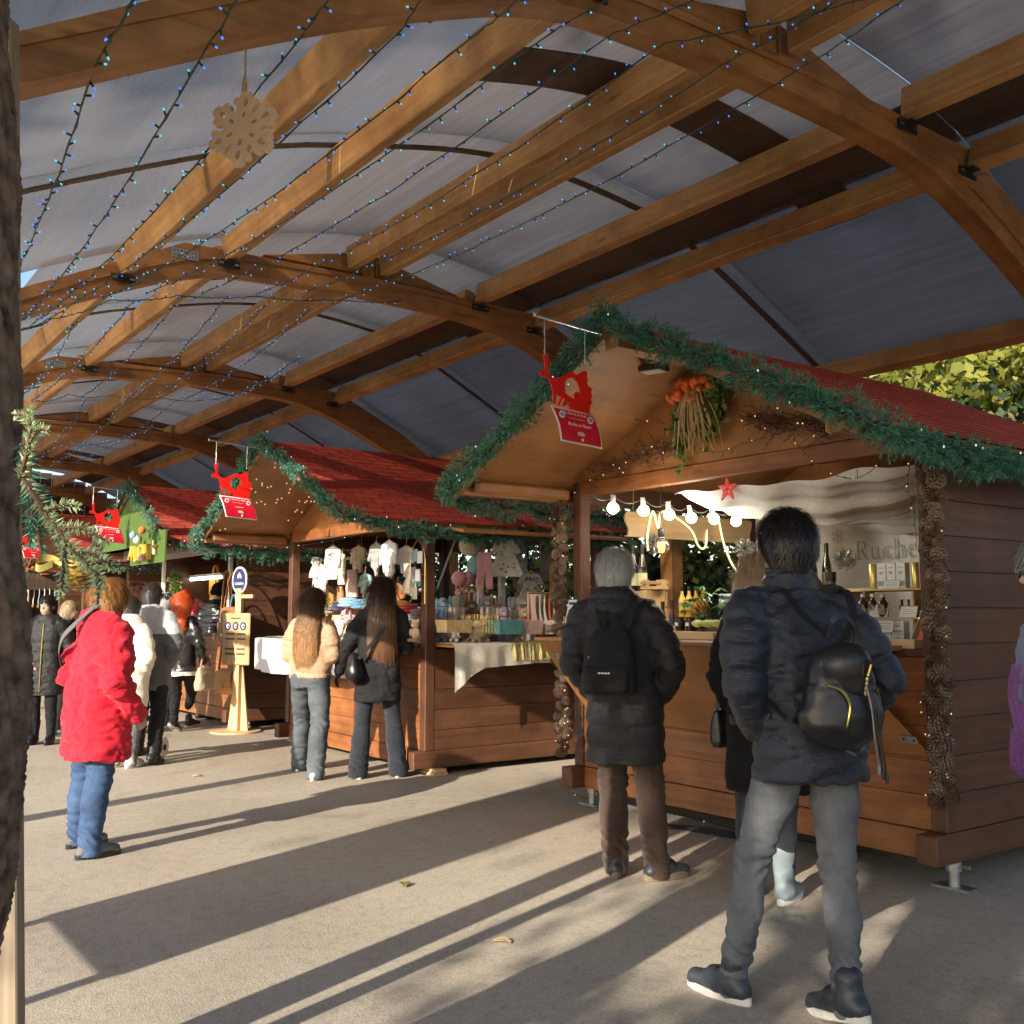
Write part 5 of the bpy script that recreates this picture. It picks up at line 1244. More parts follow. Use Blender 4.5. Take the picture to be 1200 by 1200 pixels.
S = SDF((-.30, -.46, .90), (.36, -.02, 1.50), .0065); S.ell((-.0, -.245, zz(1.20)), (.092, .080, .066), .03); S.ell((.005, -.270, zz(1.13)), (.075, .052, .07), .03); sdf_obj('flap', S, 'leather_black', b, lambda Pn, n: .005 * vnoise(Pn * 22, 5))
flat_strap(b, [(-.05, -.225, zz(1.30)), (-.04, -.24, zz(1.38)), (.01, -.24, zz(1.40)), (.06, -.23, zz(1.34)), (.06, -.225, zz(1.27))], .020, .006, 'leather_black', (0, -1, .3), 'handle')
for sx, e in ((-.13, -.17), (.13, .17)):
    flat_strap(b, [(sx * .2, -.21, zz(1.30)), (sx * .75, -.155, 1.41), (sx * 1.0, -.06, 1.505), (sx * 1.1, .04, 1.47)], .028, .006, 'leather_black', (0, -1, 1), 'strap')
    flat_strap(b, [(e * .85, -.18, zz(.93)), (e * 1.12, -.17, 1.06), (e * 1.28, -.06, 1.13)], .020, .005, 'leather_black', (0, -1, .2), 'lower_strap')
def bp(pts): return [Vector((p[0], p[1], zz(p[2]))) - Vector(b['_o']) for p in pts]
m = MB(); m.tube(catmull(bp(((-.10, -.296, 1.10), (-.055, -.312, 1.075), (-.03, -.318, 1.02), (-.035, -.314, .95), (-.04, -.300, .90))), 6), .0042, 6); m.build('zip', 'gold', b)
m = MB(); m.tube(catmull(bp(((.10, -.278, 1.08), (.128, -.255, 1.02), (.135, -.25, .94))), 6), .004, 6); m.build('zip', 'gold', b)
m = MB()
for i in range(4): m.ell(bp([(.035, -.325 + .004 * i, 1.125 - .021 * i)])[0], (.007, .005, .010), 8)
m.tube(bp([(.035, -.328, 1.14), (.045, -.335, 1.19)]), .005, 6); m.build('clasp', 'gold', b)
for i in range(3):
    m = MB(); q = catmull(bp([(.03, -.322, 1.11), (.045 + .01 * i, -.330, .99), (.06 + .012 * i, -.318, .86), (.09 + .014 * i, -.290, .745 - .02 * i)]), 5); m.tube(q, .0036, 5); m.lathe([(.005, 0), (.007, .02), (.0035, .035)], q[-1] + Vector((0, 0, -.03)), 8); m.build('tassel', 'metal_dark' if i else 'leather_greyboot', b)
# --- grey haired man at the counter
uv = gp(735, 1026); rz = 54 - 20
A = Person('grey haired person in long black padded coat and brown trousers facing the counter', *uv, rz, 1.76, group=GP, lean=(-.055, .02), hres=.010,
           step=stp(uv, rz, 1.76, {-1: (722, 1026, (-.25, 1, 0), 0, 0, .01), 1: (771, 1031, (.75, .75, 0), 0, 0, .01)}), armsets={-1: ((-.278, -.05, 1.13), (-.20, .05, .98)), 1: ((.278, -.05, 1.13), (.20, .05, .98))}, head=(4, -8))
A.trousers('brown_cotton', (.10, .078, .066), low=.045); A.shoes('leather_dark', 'rubber_tan', 'shoe', .04)
A.coat('black_nylon', hem=.60, rx=(.21, .205, .215), ry=(.15, .15, .15), arm=(.088, .075, .062), puff=.014, sp=.115, hood='down', arm_puff=.085)
A.hair('hair_grey', 'short', 2400, .05, 5, vol=.004)
b = A.bag_thing('backpack', 'small black fabric backpack on the grey haired person', 'backpack', (-.02, -.15, .98))
S = SDF((-.28, -.42, .84), (.28, -.04, 1.48), .008); S.loft([(.985, -.035, -.20, .135, .075), (1.0, -.035, -.21, .15, .09), (1.16, -.03, -.205, .142, .085), (1.28, -.025, -.195, .12, .07), (1.34, -.02, -.185, .08, .045)], .02, 3.2); sdf_obj('bag_body', S, 'black_cotton', b, lambda Pn, n: .004 * vnoise(Pn * 20, 3))
S = SDF((-.28, -.46, .90), (.28, -.15, 1.25), .008); S.loft([(1.005, -.04, -.285, .12, .035), (1.02, -.04, -.292, .13, .045), (1.12, -.035, -.288, .125, .042), (1.135, -.035, -.28, .115, .03)], .015, 3.5); sdf_obj('front_pocket', S, 'black_cotton', b)
flat_strap(b, [(-.06, -.19, 1.34), (-.055, -.20, 1.39), (0, -.20, 1.40), (.02, -.19, 1.345)], .02, .005, 'black_cotton', (0, -1, .3), 'handle')
for sx in (-.11, .09): flat_strap(b, [(sx * .6, -.18, 1.34), (sx * .95, -.13, 1.45), (sx * 1.25, -.01, 1.50), (sx * 1.3, .1, 1.42)], .05, .008, 'black_cotton', (0, -1, 1), 'strap')
m = MB(); [m.hexa(Vector((-.055 + .017 * q, -.3385, 1.105)) - Vector(b['_o']), ((.006, 0, 0), (0, .0004, 0), (0, 0, .004))) for q in range(4)]; m.build('lettering', 'white_card', b)
m = MB(); m.tube([Vector((-.13, -.27, 1.19)) - Vector(b['_o']), Vector((-.132, -.275, 1.13)) - Vector(b['_o'])], .004, 6); m.build('zip_pull', 'metal_steel', b)
# --- blonde woman behind the walking man
uv = gp(903, 1058); rz = 54 - 28
A = Person('blonde person in long black wool coat and pale boots, half hidden behind the walking person', *uv, rz, 1.70, fem=True, group=GP, hres=.012, head=(-20, -4),
           step=stp(uv, rz, 1.70, {-1: (878, 1052, (-.1, 1, 0), 0, 0, 0), 1: (921, 1058, (.15, 1, 0), 0, 0, 0)}), armsets={-1: ((-.235, -.04, 1.12), (-.225, .12, .97)), 1: ((.24, -.05, 1.13), (.10, .22, 1.08))})
A.trousers('dark_trouser', (.096, .068, .046), wr=0, low=.0); A.shoes('boot_pale', 'rubber_white', 'boot', .035); A.coat('black_wool', hem=.55, rx=(.19, .175, .215), ry=(.13, .13, .15), arm=(.068, .058, .05), collar=.03, wr=.004)
A.hair('hair_blonde', 'bob', 2200, .11, 7, zend=1.46, wave=.012, vol=.008)
b = A.bag_thing('handbag', 'small black leather handbag held at the side of the blonde person', 'handbag', (-.26, .14, .72)); S = SDF((-.40, -.04, .60), (-.12, .32, 1.0), .007); S.loft([(.73, -.26, .13, .035, .115), (.76, -.26, .13, .05, .125), (.86, -.26, .13, .042, .118), (.92, -.26, .13, .02, .105)], .02, 3); sdf_obj('bag_body', S, 'leather_black', b, lambda Pn, n: .003 * vnoise(Pn * 30, 3))
strap(b, [(-.26, .04, .91), (-.255, .08, 1.0), (-.255, .17, 1.0), (-.26, .22, .91)], .016, .012, 'leather_black', 'handle')
# --- young woman in beige puffer
uv = gp(361, 911); rz = 54 - 12
A = Person('person with long golden tipped hair in short beige puffer jacket and slate jeans', *uv, rz, 1.62, fem=True, group=GP, arms='front', hres=.012, lean=(-.01, .05), head=(6, -12),
           step=stp(uv, rz, 1.62, {-1: (351, 903, (-.1, 1, 0), 0, 0, .04), 1: (369, 914, (.0, 1, 0), 0, .02, .02)}))
A.trousers('denim_slate', (.105, .085, .082), low=.055, wr=.012); A.shoes('rubber_white', 'white_paint', 'sneaker'); A.coat('beige_nylon', hem=.925, rx=(.205, .20, .20), ry=(.14, .14, .135), arm=(.085, .078, .06), puff=.014, sp=.14, collar=.02)
A.hair('hair_ombre', 'long', 2800, .20, 9, zend=1.16, wave=.006, vol=.004)
# --- young woman in black parka
uv = gp(441, 911); rz = 54 + 8
A = Person('person with long brown hair in black parka and flared dark trousers, gloved hand hanging', *uv, rz, 1.72, fem=True, group=GP, hres=.012, lean=(.03, .05), head=(12, -10),
           step=stp(uv, rz, 1.72, {-1: (419, 912, (-.25, 1, 0), 0, 0, .02), 1: (467, 910, (.2, 1, 0), 0, .0, .04)}), armsets={-1: ((-.275, .0, 1.15), (-.345, .10, .93)), 1: ((.25, .02, 1.13), (.05, .26, 1.14))})
A.trousers('dark_trouser', (.098, .068, .088), low=.055, wr=.004); A.shoes('boot_pale', 'rubber_white', 'shoe', .02); A.coat('black_cotton', hem=.665, rx=(.205, .185, .215), ry=(.14, .135, .15), arm=(.082, .068, .054), wr=.009, hood='down'); A.glove(-1, 'leather_black')
A.hair('hair_brown', 'long', 2800, .24, 11, zend=1.17, wave=.002, vol=.006)
b = A.bag_thing('shoulder_bag', 'black leather shoulder bag on the hip of the person in the black parka', 'shoulder bag', (-.19, -.08, .84)); S = SDF((-.42, -.32, .74), (.05, .18, 1.2), .009); S.ell((-.21, -.085, .96), (.065, .165, .125), .03); S.ell((-.20, -.10, .90), (.075, .15, .075), .05); sdf_obj('bag_body', S, 'leather_black', b, lambda Pn, n: .008 * vnoise(Pn * 18, 3))
strap(b, [(-.17, -.19, 1.03), (-.04, -.17, 1.18), (.10, -.12, 1.36), (.16, -.02, 1.475)], .03, .02, 'leather_black')
# --- woman in the red coat
uv = gp(106, 1001); rz = 54 - 42
A = Person('copper haired person in bright red hooded coat and blue jeans', *uv, rz, 1.60, fem=True, group=GP, hres=.011, lean=(.03, .03), head=(-28, -8),
           step=stp(uv, rz, 1.60, {-1: (92, 993, (.0, 1, 0), 0, 0, .0), 1: (104, 1006, (.12, 1, 0), 0, .0, .02)}), armsets={-1: ((-.30, -.04, 1.13), (-.22, .14, .92)), 1: ((.30, -.03, 1.12), (.23, .15, .90))})
A.trousers('denim_blue', (.105, .082, .072), low=.05, wr=.015); A.shoes('shoe_grey', 'shoe_black', 'shoe', .03); A.coat('red_cotton', hem=.615, rx=(.245, .24, .265), ry=(.165, .175, .19), arm=(.10, .085, .066), hood='big', wr=.019)
A.hair('hair_copper', 'bob', 2000, .09, 13, zend=1.50, wave=.005, vol=.012)
b = A.bag_thing('crossbody_bag', 'grey strapped crossbody bag worn over the red coat', 'bag', (-.30, .16, .80)); flat_strap(b, [(-.29, .10, 1.0), (-.27, -.10, 1.10), (-.12, -.185, 1.25), (.02, -.165, 1.36), (.10, -.08, 1.47)], .04, .006, 'grey_cotton', (-.2, -1, .1)); S = SDF((-.45, .0, .7), (-.2, .34, 1.1), .01); S.loft([(.82, -.31, .16, .04, .09), (.86, -.31, .16, .05, .10), (.98, -.31, .16, .04, .09)], .02, 3); sdf_obj('bag_body', S, 'white_bag', b)
# --- the walkers farther down the row
uv = gp(146, 899); A = Person('person in cream white hooded coat, half hidden behind the red coat', *uv, 54 - 15, 1.56, fem=True, group=GP, hres=.014); A.trousers('grey_cotton'); A.shoes('rubber_white', 'white_paint'); A.coat('cream_nylon', hem=.62, rx=(.22, .21, .22), ry=(.15, .15, .15), arm=(.09, .075, .06), puff=.008, sp=.16, hood='big'); A.hair('hair_dark', 'short', 500, .04, 15)
uv = gp(171, 893); rz = 54 - 6; A = Person('person in grey jacket with pale grey hood and dark trousers', *uv, rz, 1.69, group=GP, hres=.012, step=stp(uv, rz, 1.69, {-1: (160, 886, (0, 1, 0), 0, 0, .05), 1: (179, 897, (.1, 1, -.2), .02, 0, .06)})); A.trousers('black_cotton', (.10, .075, .062)); A.shoes('shoe_black', 'shoe_black')
A.coat('grey_cotton', hem=.70, rx=(.225, .215, .21), ry=(.15, .15, .15), arm=(.09, .076, .06), hood='down', wr=.008, mats2=('pale_grey', lambda z, x, k: (z > 1.27 + .0 * x))); A.hair('hair_dark', 'short', 1200, .035, 17)
uv = gp(209, 862); rz = 54 - 18; A = Person('person with curly red hair in black jacket with white fleece hem', *uv, rz, 1.63, fem=True, group=GP, hres=.013, step=stp(uv, rz, 1.63, {-1: (203, 858, (0, 1, -.5), .05, 0, .04), 1: (222, 852, (.1, 1, 0), .0, 0, .06)}), armsets={1: ((.27, .0, 1.15), (.26, .10, .92))}); A.trousers('black_cotton', (.092, .066, .05)); A.shoes('shoe_black', 'rubber_white')
A.coat('black_shiny', hem=.74, rx=(.20, .185, .20), ry=(.135, .13, .14), arm=(.085, .07, .055), mats2=('cream_nylon', lambda z, x, k: (z < .79) & (x < .26))); A.hair('hair_red', 'long', 3200, .07, 19, zend=1.33, wave=.022, vol=.02)
b = A.bag_thing('tote_bag', 'beige canvas tote bag carried by the red haired person', 'tote bag', (.27, .10, .50)); S = SDF((.08, -.1, .4), (.46, .32, .95), .010); S.loft([(.52, .27, .10, .06, .16), (.56, .27, .10, .08, .175), (.72, .27, .10, .06, .15), (.79, .27, .10, .025, .135)], .02, 2.6); sdf_obj('bag_body', S, 'canvas', b, lambda Pn, n: .006 * vnoise(Pn * 18, 3)); strap(b, [(.27, 0, .78), (.265, .05, .90), (.265, .15, .90), (.27, .2, .78)], .02, .012, 'leather_brown', 'handle')
uv = gp(243, 842); rz = 54 - 30; A = Person('person in shiny black puffer jacket and black knitted beanie', *uv, rz, 1.80, group=GP, hres=.013, lean=(.03, .10), head=(-15, -22)); A.trousers('black_cotton'); A.shoes('shoe_black', 'shoe_black')
A.coat('black_shiny', hem=.80, rx=(.235, .225, .215), ry=(.16, .155, .15), arm=(.095, .082, .064), puff=.018, sp=.085, hood='down', arm_puff=.08)
S = SDF(A.hc - .2, A.hc + .25, .009); S.ell(A.hp(0, -.015, .055), V3(.098, .115, .105) * A.k, .02, A.R); S.ell(A.hp(0, -.015, -.01), V3(.101, .117, .045) * A.k, .02, A.R); S.ell(A.hp(0, .13, -.06), V3(.09, .08, .07) * A.k, .02, A.R, True); Vv, Q = S.mesh(lambda Pn, n: .004 * np.sin(np.arctan2(Pn[:, 0] - A.hc[0], Pn[:, 1] - A.hc[1]) * 34)); obj_np('beanie', Vv, Q, 'black_wool', A.t)
uv = gp(48, 872); rz = 54 + 186; A = Person('dark haired person in long black coat with yellow zip, walking towards the viewer', *uv, rz, 1.60, fem=True, group=GP, hres=.010, head=(-14, 0), armsets={-1: ((-.27, -.03, 1.13), (-.26, .08, .90))}); A.trousers('black_cotton', (.096, .068, .046), wr=0, low=0); A.shoes('leather_black', 'shoe_black', 'boot')
A.coat('black_nylon', hem=.58, rx=(.20, .185, .21), ry=(.14, .135, .15), arm=(.085, .07, .056), puff=.007, sp=.12, hood='down', collar=.02); A.hair('hair_black', 'short', 900, .03, 23, vol=.002)
m = MB(); m.tube([(0, .157 * A.k, .62 * A.k), (0, .152 * A.k, 1.0 * A.k), (0, .140 * A.k, 1.25 * A.k), (0, .115 * A.k, 1.42 * A.k)], .006, 6); m.build('zip', 'gold', A.t)
uv = gp(74, 862); A = Person('person with light brown hair and glasses behind the red coat, face turned right', *uv, 54 - 95, 1.55, fem=True, group=GP, hres=.014); A.trousers('black_cotton'); A.shoes('shoe_black', 'shoe_black'); A.coat('black_wool', hem=.62, collar=.02); A.hair('hair_blonde', 'bob', 700, .05, 25, zend=1.46)
m = MB(); 
for g in (1, -1): m.tube([A.hp(g * .033 + .024 * math.cos(q), .105, .016 + .02 * math.sin(q)) for q in np.linspace(0, 2 * PI, 14)], .0025, 5); m.tube([A.hp(g * .056, .103, .018), A.hp(g * .082, .0, .018)], .0025, 5)
m.build('glasses', 'black_plastic', A.t)
uv = gp(190, 850); A = Person('person in dark cap and coat beyond the grey hood', *uv, 54 - 20, 1.66, group=GP, hres=.015); A.trousers('black_cotton'); A.shoes('shoe_black', 'shoe_black'); A.coat('black_wool', hem=.7, collar=.02)
S = SDF(A.hc - .2, A.hc + .25, .012); S.ell(A.hp(0, -.015, .05), V3(.094, .11, .09) * A.k, .02, A.R); S.ell(A.hp(0, .10, .03), V3(.07, .07, .014) * A.k, .02, A.R); Vv, Q = S.mesh(); obj_np('cap', Vv, Q, 'black_wool', A.t); A.hair('hair_grey', 'short', 400, .03, 27)
A = Person('dark haired stall keeper inside the nearest stall, only the top of the head showing', -at(907, 650, v=6.05).x, 6.05, 54 + 150, 1.80, group=GP, hres=.013); A.t.location.z = .285; A.trousers('black_cotton'); A.shoes('shoe_black', 'shoe_black'); A.coat('grey_cotton', hem=.7, collar=.02); A.hair('hair_dark', 'short', 1200, .05, 29, vol=.006)
# --- person cut by the right edge
q = dd(1258, 722, 3.35); uv = (-q.x, q.y); rz = 54 + 82
A = Person('grey haired person with sunglasses, lilac blue jacket and purple scarf at the right edge', *uv, rz, 1.66, fem=True, group=GP, lean=(0, .04), hres=.010, head=(0, -4), armsets={1: ((.29, -.06, 1.13), (.17, .03, .99)), -1: ((-.29, -.06, 1.13), (-.17, .03, .99))}); A.trousers('black_cotton'); A.shoes('shoe_black', 'rubber_white')
A.coat('blue_nylon', hem=.82, rx=(.215, .21, .225), ry=(.155, .165, .165), arm=(.09, .076, .06), wr=.012, collar=.02, hood='down'); A.hair('hair_grey', 'short', 1800, .06, 31, vol=.006)
m = MB()
for g in (1, -1):
    m.ell(A.hp(g * .034, .104, .014), (.006, .027, .021) if False else (.026, .008, .021), 12, 0, Matrix(A.R.tolist())); m.beam(A.hp(g * .060, .095, .022), A.hp(g * .088, -.01, .014), .004, .008, (0, 0, 1), 1)
m.beam(A.hp(-.012, .11, .02), A.hp(.012, .11, .02), .004, .005, (0, 0, 1), 1); m.build('sunglasses', ['black_plastic', 'leather_brown'], A.t)
m = MB(); kk = A.k
for i in range(26):
    x = -.06 + .16 * (i / 25); z0 = 1.065 * kk; m.tube([(x, .178, z0 + .03), (x + rnd(-.006, .006), .186, z0 - .05), (x + rnd(-.012, .012), .184, z0 - .11 + rnd(-.015, .015))], .004, 4)
m.grid(lambda a, b: Vector((-.06 + .15 * a + .012 * math.sin(b * 5), .168 + .014 * math.sin(b * 2.6) + .005 * math.sin(a * 13 + b * 3) , (1.08 + .24 * (1 - b)) * kk)), 22, 20); m.build('scarf', 'purple_wool', A.t, smooth=180)
# pushchair half hidden behind the red coat
st = thing('pushchair', 'pushchair with black frame and white wheels, half hidden behind the red coat', 'pushchair', W(*gp(146, 893)), math.radians(54 - 10))
for x in (-.20, .20):
    for y in (-.25, .35):
        m = MB(); m.lathe([(.085, -.018), (.10, -.012), (.10, .012), (.085, .018)], (x, y, .10), 18, 0, (1, 0, 0)); m.lathe([(.03, -.024), (.03, .024)], (x, y, .10), 10, 1, (1, 0, 0)); m.build('wheel', ['rubber_white', 'black_plastic'], st)
    m = MB(); m.tube([(x, -.25, .12), (x, .0, .48), (x, -.42, 1.02)], .012, 7); m.tube([(x, .35, .12), (x, -.05, .52)], .012, 7); m.build('frame_side', 'black_plastic', st)
m = MB(); m.tube([(-.20, -.42, 1.02), (.20, -.42, 1.02)], .014, 8); m.build('handlebar', 'black_plastic', st)
m = MB(); m.grid(lambda a, b: Vector((-.18 + .36 * a, -.2 + .5 * b - .12 * math.sin(b * PI), .40 + .35 * (1 - b) ** 2 - .04 * math.sin(a * PI))), 8, 10); m.build('seat', 'black_cotton', st, smooth=180, thick=.02)
# ------------------------------------------------------------------ goods and decorations
fabric('linen', (.80, .76, .68), .9, .06, .3); fabric('white_cloth', (.78, .77, .74), .85, .04, .25); fabric('banner_cloth', (.84, .85, .85), .8, .03, .15); fabric('drape_cloth', (.84, .83, .80), .9, .06, .3)
plain('wine_glass', (.045, .040, .012), .08, 0, .3, 8, spec=.7, coat=.5); plain('amber_glass', (.62, .26, .02), .12, 0, .2, 8, coat=.5); plain('pale_honey', (.75, .50, .10), .12, 0, .2, 8, coat=.5)
plain('brown_glass', (.07, .025, .018), .15, 0, .3, 9, coat=.4); plain('label_cream', (.72, .70, .42), .6, 0, .08, 20); plain('kraft', (.50, .36, .22), .8, 0, .1, 12); plain('pot_grey', (.30, .30, .31), .7, 0, .12, 10)
plain('pale_blue_card', (.60, .68, .78), .45, 0, .04, 5); plain('coral_card', (.85, .16, .10), .5, 0, .06, 8); plain('teal_card', (.25, .48, .52), .5, 0, .2, 16); plain('gold_tube', (.72, .55, .16), .3, .8, .15, 20); plain('silver_tube', (.62, .60, .55), .3, .8, .15, 20)
plain('silver_wire', (.42, .43, .41), .4, .7, .3, 30); plain('pale_green', (.45, .52, .16), .6, 0, .2, 12); plain('filament', (1, .5, .1), .4, emit=(1, .42, .08), es=6); plain('rope_glow', (1, .9, .6), .4, emit=(1, .85, .45), es=1.3); plain('tube_glow', (1, 1, 1), .4, emit=(1, .97, .9), es=7)
plain('clear_glass', (.9, .9, .9), .03, trans=.95, var=.0)
plain('sequin', (.66, .56, .25), .25, .6, .6, 260, .8, 260); plain('wicker', (.50, .37, .19), .75, 0, .3, 60, .8, 90); plain('teal_plastic', (.10, .27, .30), .45, 0, .08, 6); plain('pink_plastic', (.58, .38, .36), .45, 0, .08, 6)
PAL = dict(cream=(.72, .65, .50), white=(.78, .77, .75), pink=(.72, .36, .42), rose=(.62, .42, .40), grey=(.34, .33, .33), brown=(.20, .10, .055), tan=(.46, .32, .20), blue=(.10, .26, .45), navy=(.03, .05, .13), aqua=(.30, .55, .58), red=(.62, .03, .04), orange=(.62, .17, .03), mustard=(.62, .36, .05), lilac=(.34, .30, .44), green=(.10, .22, .13), sky=(.26, .46, .62), fox=(.50, .20, .06), charcoal=(.06, .055, .055))
for k_, c_ in PAL.items(): fabric('plush_' + k_, c_, .95, .12, .45, 12, .4, 260)

def mesh_thing(m, name, mats, label, cat, loc, rz=0, group=None, **kw):
    o = m.build(name, mats, loc=loc, rz=rz, **kw); return tag(o, label, cat, group)
def bottle(label, loc, h=.31, r=.037, glass='wine_glass', lab='label_cream', cap='black_plastic', slim=False, group='bottles on the nearest stall', name='bottle'):
    t = thing(name, label, 'bottle', loc, rnd(0, 6), group); m = MB()
    if slim: pr = [(r * .9, 0), (r, .006), (r, h * .42), (r * .85, h * .55), (r * .42, h * .78), (r * .36, h * .96), (r * .40, h)]
    else: pr = [(r * .9, 0), (r, .005), (r, h * .58), (r * .9, h * .64), (r * .42, h * .76), (r * .38, h * .97), (r * .42, h)]
    m.lathe(pr, (0, 0, 0), 20); m.build('glass', glass, t, smooth=50)
    if lab: m = MB(); m.lathe([(r + .0012, h * .10), (r + .0012, h * .38)], (0, 0, 0), 20); m.build('label', lab, t, smooth=50)
    m = MB(); m.lathe([(r * .44, h * .80 if slim else h * .88), (r * .46, h * .82 if slim else h * .89), (r * .46, h + .003), (r * .3, h + .004)], (0, 0, 0), 14); m.build('capsule', cap, t, smooth=50); return t
def crate(label, loc, w, d, h, rz=0, mat='wood_crate', slats=3, group='wooden crates and boxes', name='crate'):
    t = thing(name, label, 'crate', loc, rz, group); gap = h / slats
    for y in (-d / 2, d / 2 - .010):
        m = MB()
        for i in range(slats): m.box(-w / 2, w / 2, y, y + .010, i * gap + .004, (i + 1) * gap - .012)
        m.build('slat_side', mat, t, bev=.002)
    for x in (-w / 2 + .0105, w / 2 - .0215):
        m = MB(); m.box(x, x + .011, -d / 2 + .011, d / 2 - .011, .002, h - .002); m.build('end_panel', mat, t, bev=.002)
    m = MB(); m.box(-w / 2 + .022, w / 2 - .022, -d / 2 + .012, d / 2 - .012, .001, .010); m.build('bottom', mat, t); 
    for x in (-w / 2 + .025, w / 2 - .045):
        m = MB(); m.box(x, x + .02, -d / 2 + .0105, -d / 2 + .026, .012, h - .004); m.build('corner_batten', mat, t)
    return t
def carton(label, loc, w, d, h, mat, rz=0, face=None, group=None, cat='box', name='box', marks=0):
    t = thing(name, label, cat, loc, rz, group); m = MB(); m.box(-w / 2, w / 2, -d / 2, d / 2, 0, h); m.build('carton', mat, t, bev=.002)
    if face:
        m = MB(); m.box(-w * .42, w * .42, -d / 2 - .0012, -d / 2 - .0002, h * .10, h * .30); m.box(-w * .30, w * .30, -d / 2 - .0012, -d / 2 - .0002, h * .80, h * .83); m.ell((0, -d / 2, h * .60), (w * .16, .0012, w * .10), 8); m.ell((-w * .14, -d / 2, h * .64), (w * .14, .0012, w * .07), 8); m.ell((w * .14, -d / 2, h * .64), (w * .14, .0012, w * .07), 8); m.build('print', face, t)
    return t
def price_card(label, loc, w, h, rz=0, tilt=.35, mat='white_card', edge='kraft'):
    t = thing('price_card', label, 'price card', loc, rz, 'price cards on the nearest stall'); m = MB(); d = Vector((0, math.sin(tilt), math.cos(tilt))); c = d * h / 2
    m.hexa(c, (Vector((w / 2, 0, 0)), d * h / 2, Vector((0, math.cos(tilt), -math.sin(tilt))) * .001)); m.build('card', mat, t); m = MB(); m.hexa(d * h * .96 + Vector((0, -.0015, 0)), (Vector((w / 2, 0, 0)), d * h * .05, Vector((0, 1, 0)) * .001)); m.build('edge_strip', edge, t)
    m = MB()
    for i in range(3): m.hexa(d * h * (.68 - .2 * i) + Vector((0, -.0018, 0)), (Vector((w * (.38 - .06 * (i % 2)), 0, 0)), d * h * .022, Vector((0, 1, 0)) * .0006))
    m.build('text_lines', 'ink_grey', t); return t
ZC = 1.2265      # counter top of the nearest stall
# ---- leaning displays, crates and bottles on the left half
def flyer(label, loc, w, h, rz, tilt=.22, cat='sign', name='menu_sign'):
    t = thing(name, label, cat, loc, rz, 'printed menus on the nearest stall'); d = Vector((0, math.sin(tilt), math.cos(tilt))); n = Vector((0, -math.cos(tilt), math.sin(tilt)))
    m = MB(); m.hexa(d * h / 2, (Vector((w / 2, 0, 0)), d * h / 2, n * .002)); m.build('sheet', 'pale_blue_card', t)
    m = MB(); m.hexa(d * h * .9 + n * .003, (Vector((w * .36, 0, 0)), d * h * .035, n * .0006)); m.hexa(d * h * .5 + n * .003, (Vector((w * .40, 0, 0)), d * h * .015, n * .0006)); m.build('heading', 'ink_dark', t)
    m = MB()
    for i in range(7): m.hexa(d * h * (.78 - .035 * i) + n * .003 + Vector((rnd(-.01, .01), 0, 0)), (Vector((w * rnd(.2, .38), 0, 0)), d * h * .006, n * .0005))
    m.build('text_lines', 'ink_grey', t); m = MB(); m.hexa(d * h * .68 + n * .0036 + Vector((-w * .2, 0, 0)), (Vector((w * .18, 0, 0)), d * h * .09, n * .0005)); m.hexa(d * h * .36 + n * .003, (Vector((w * .4, 0, 0)), d * h * .03, n * .0005)); m.build('picture', 'label_cream', t)
    m = MB(); m.hexa(d * h * .14 + n * .003, (Vector((w * .40, 0, 0)), d * h * .10, n * .0005)); m.build('photo', 'teal_card', t)
    m = MB(); m.box(-w / 2, w / 2, -.02, .06, -.001, .004); m.build('stand', 'clear_glass', t); return t
flyer('pale blue price sheet leaning at the far left end of the counter', at(664, 746, z=1.252) , .12, .27, math.radians(-12), .2)
flyer('pale blue menu sheet standing beside the potted plant', at(851, 746, z=1.252), .16, .31, math.radians(4), .12)
c1 = at(752, 741, v=5.22); c1.z = ZC
crate('large pine crate standing on end left of the amber bottles', c1, .30, .24, .36)
crate('small pine bottle carrier lying on the large crate', c1 + Vector((.12, .02, .362)), .17, .12, .075, .35, slats=2, name='bottle_carrier')
bottle('left one of two tall dark wine bottles standing on the crate', c1 + Vector((-.06, -.02, .362)), .33, .036, slim=True)
bottle('right one of two tall dark wine bottles standing on the crate', c1 + Vector((.015, .0, .362)), .33, .036, slim=True)
q = at(777, 735, v=5.02); q.z = ZC; bottle('slender black wine bottle in front of the crate, left of the black jars', q, .27, .030, 'brown_glass', 'label_cream', slim=True)
q = at(788, 735, v=5.13); q.z = ZC; bottle('slender black wine bottle just behind the small labelled flask', q, .28, .030, 'brown_glass', 'white_card', slim=True)
q = at(783, 735, v=4.97); q.z = ZC + .025; bottle('small flask with white label before the black bottles', q, .12, .024, 'amber_glass', 'white_card')
rs = thing('display_riser', 'low pine display riser carrying amber bottles and black jars', 'riser', at(793, 737, v=5.28)); rs.location.z = ZC; m = MB(); m.box(-.02, .30, -.09, .10, .145, .157); m.build('shelf', 'wood_pine', rs); 
for x in (-.015, .285): m = MB(); m.box(x, x + .012, -.085, .095, 0, .144); m.build('side', 'wood_pine', rs)
for i in range(4): bottle('%s of the four honey coloured bottles on the riser' % ['leftmost, pale', 'second, clear amber', 'third, deep amber', 'rightmost, reddish amber'][i], rs.location + Vector((.03 + .068 * i, .03, .158)), .22, .026, ['pale_honey', 'pale_honey', 'amber_glass', 'amber_glass'][i], None)
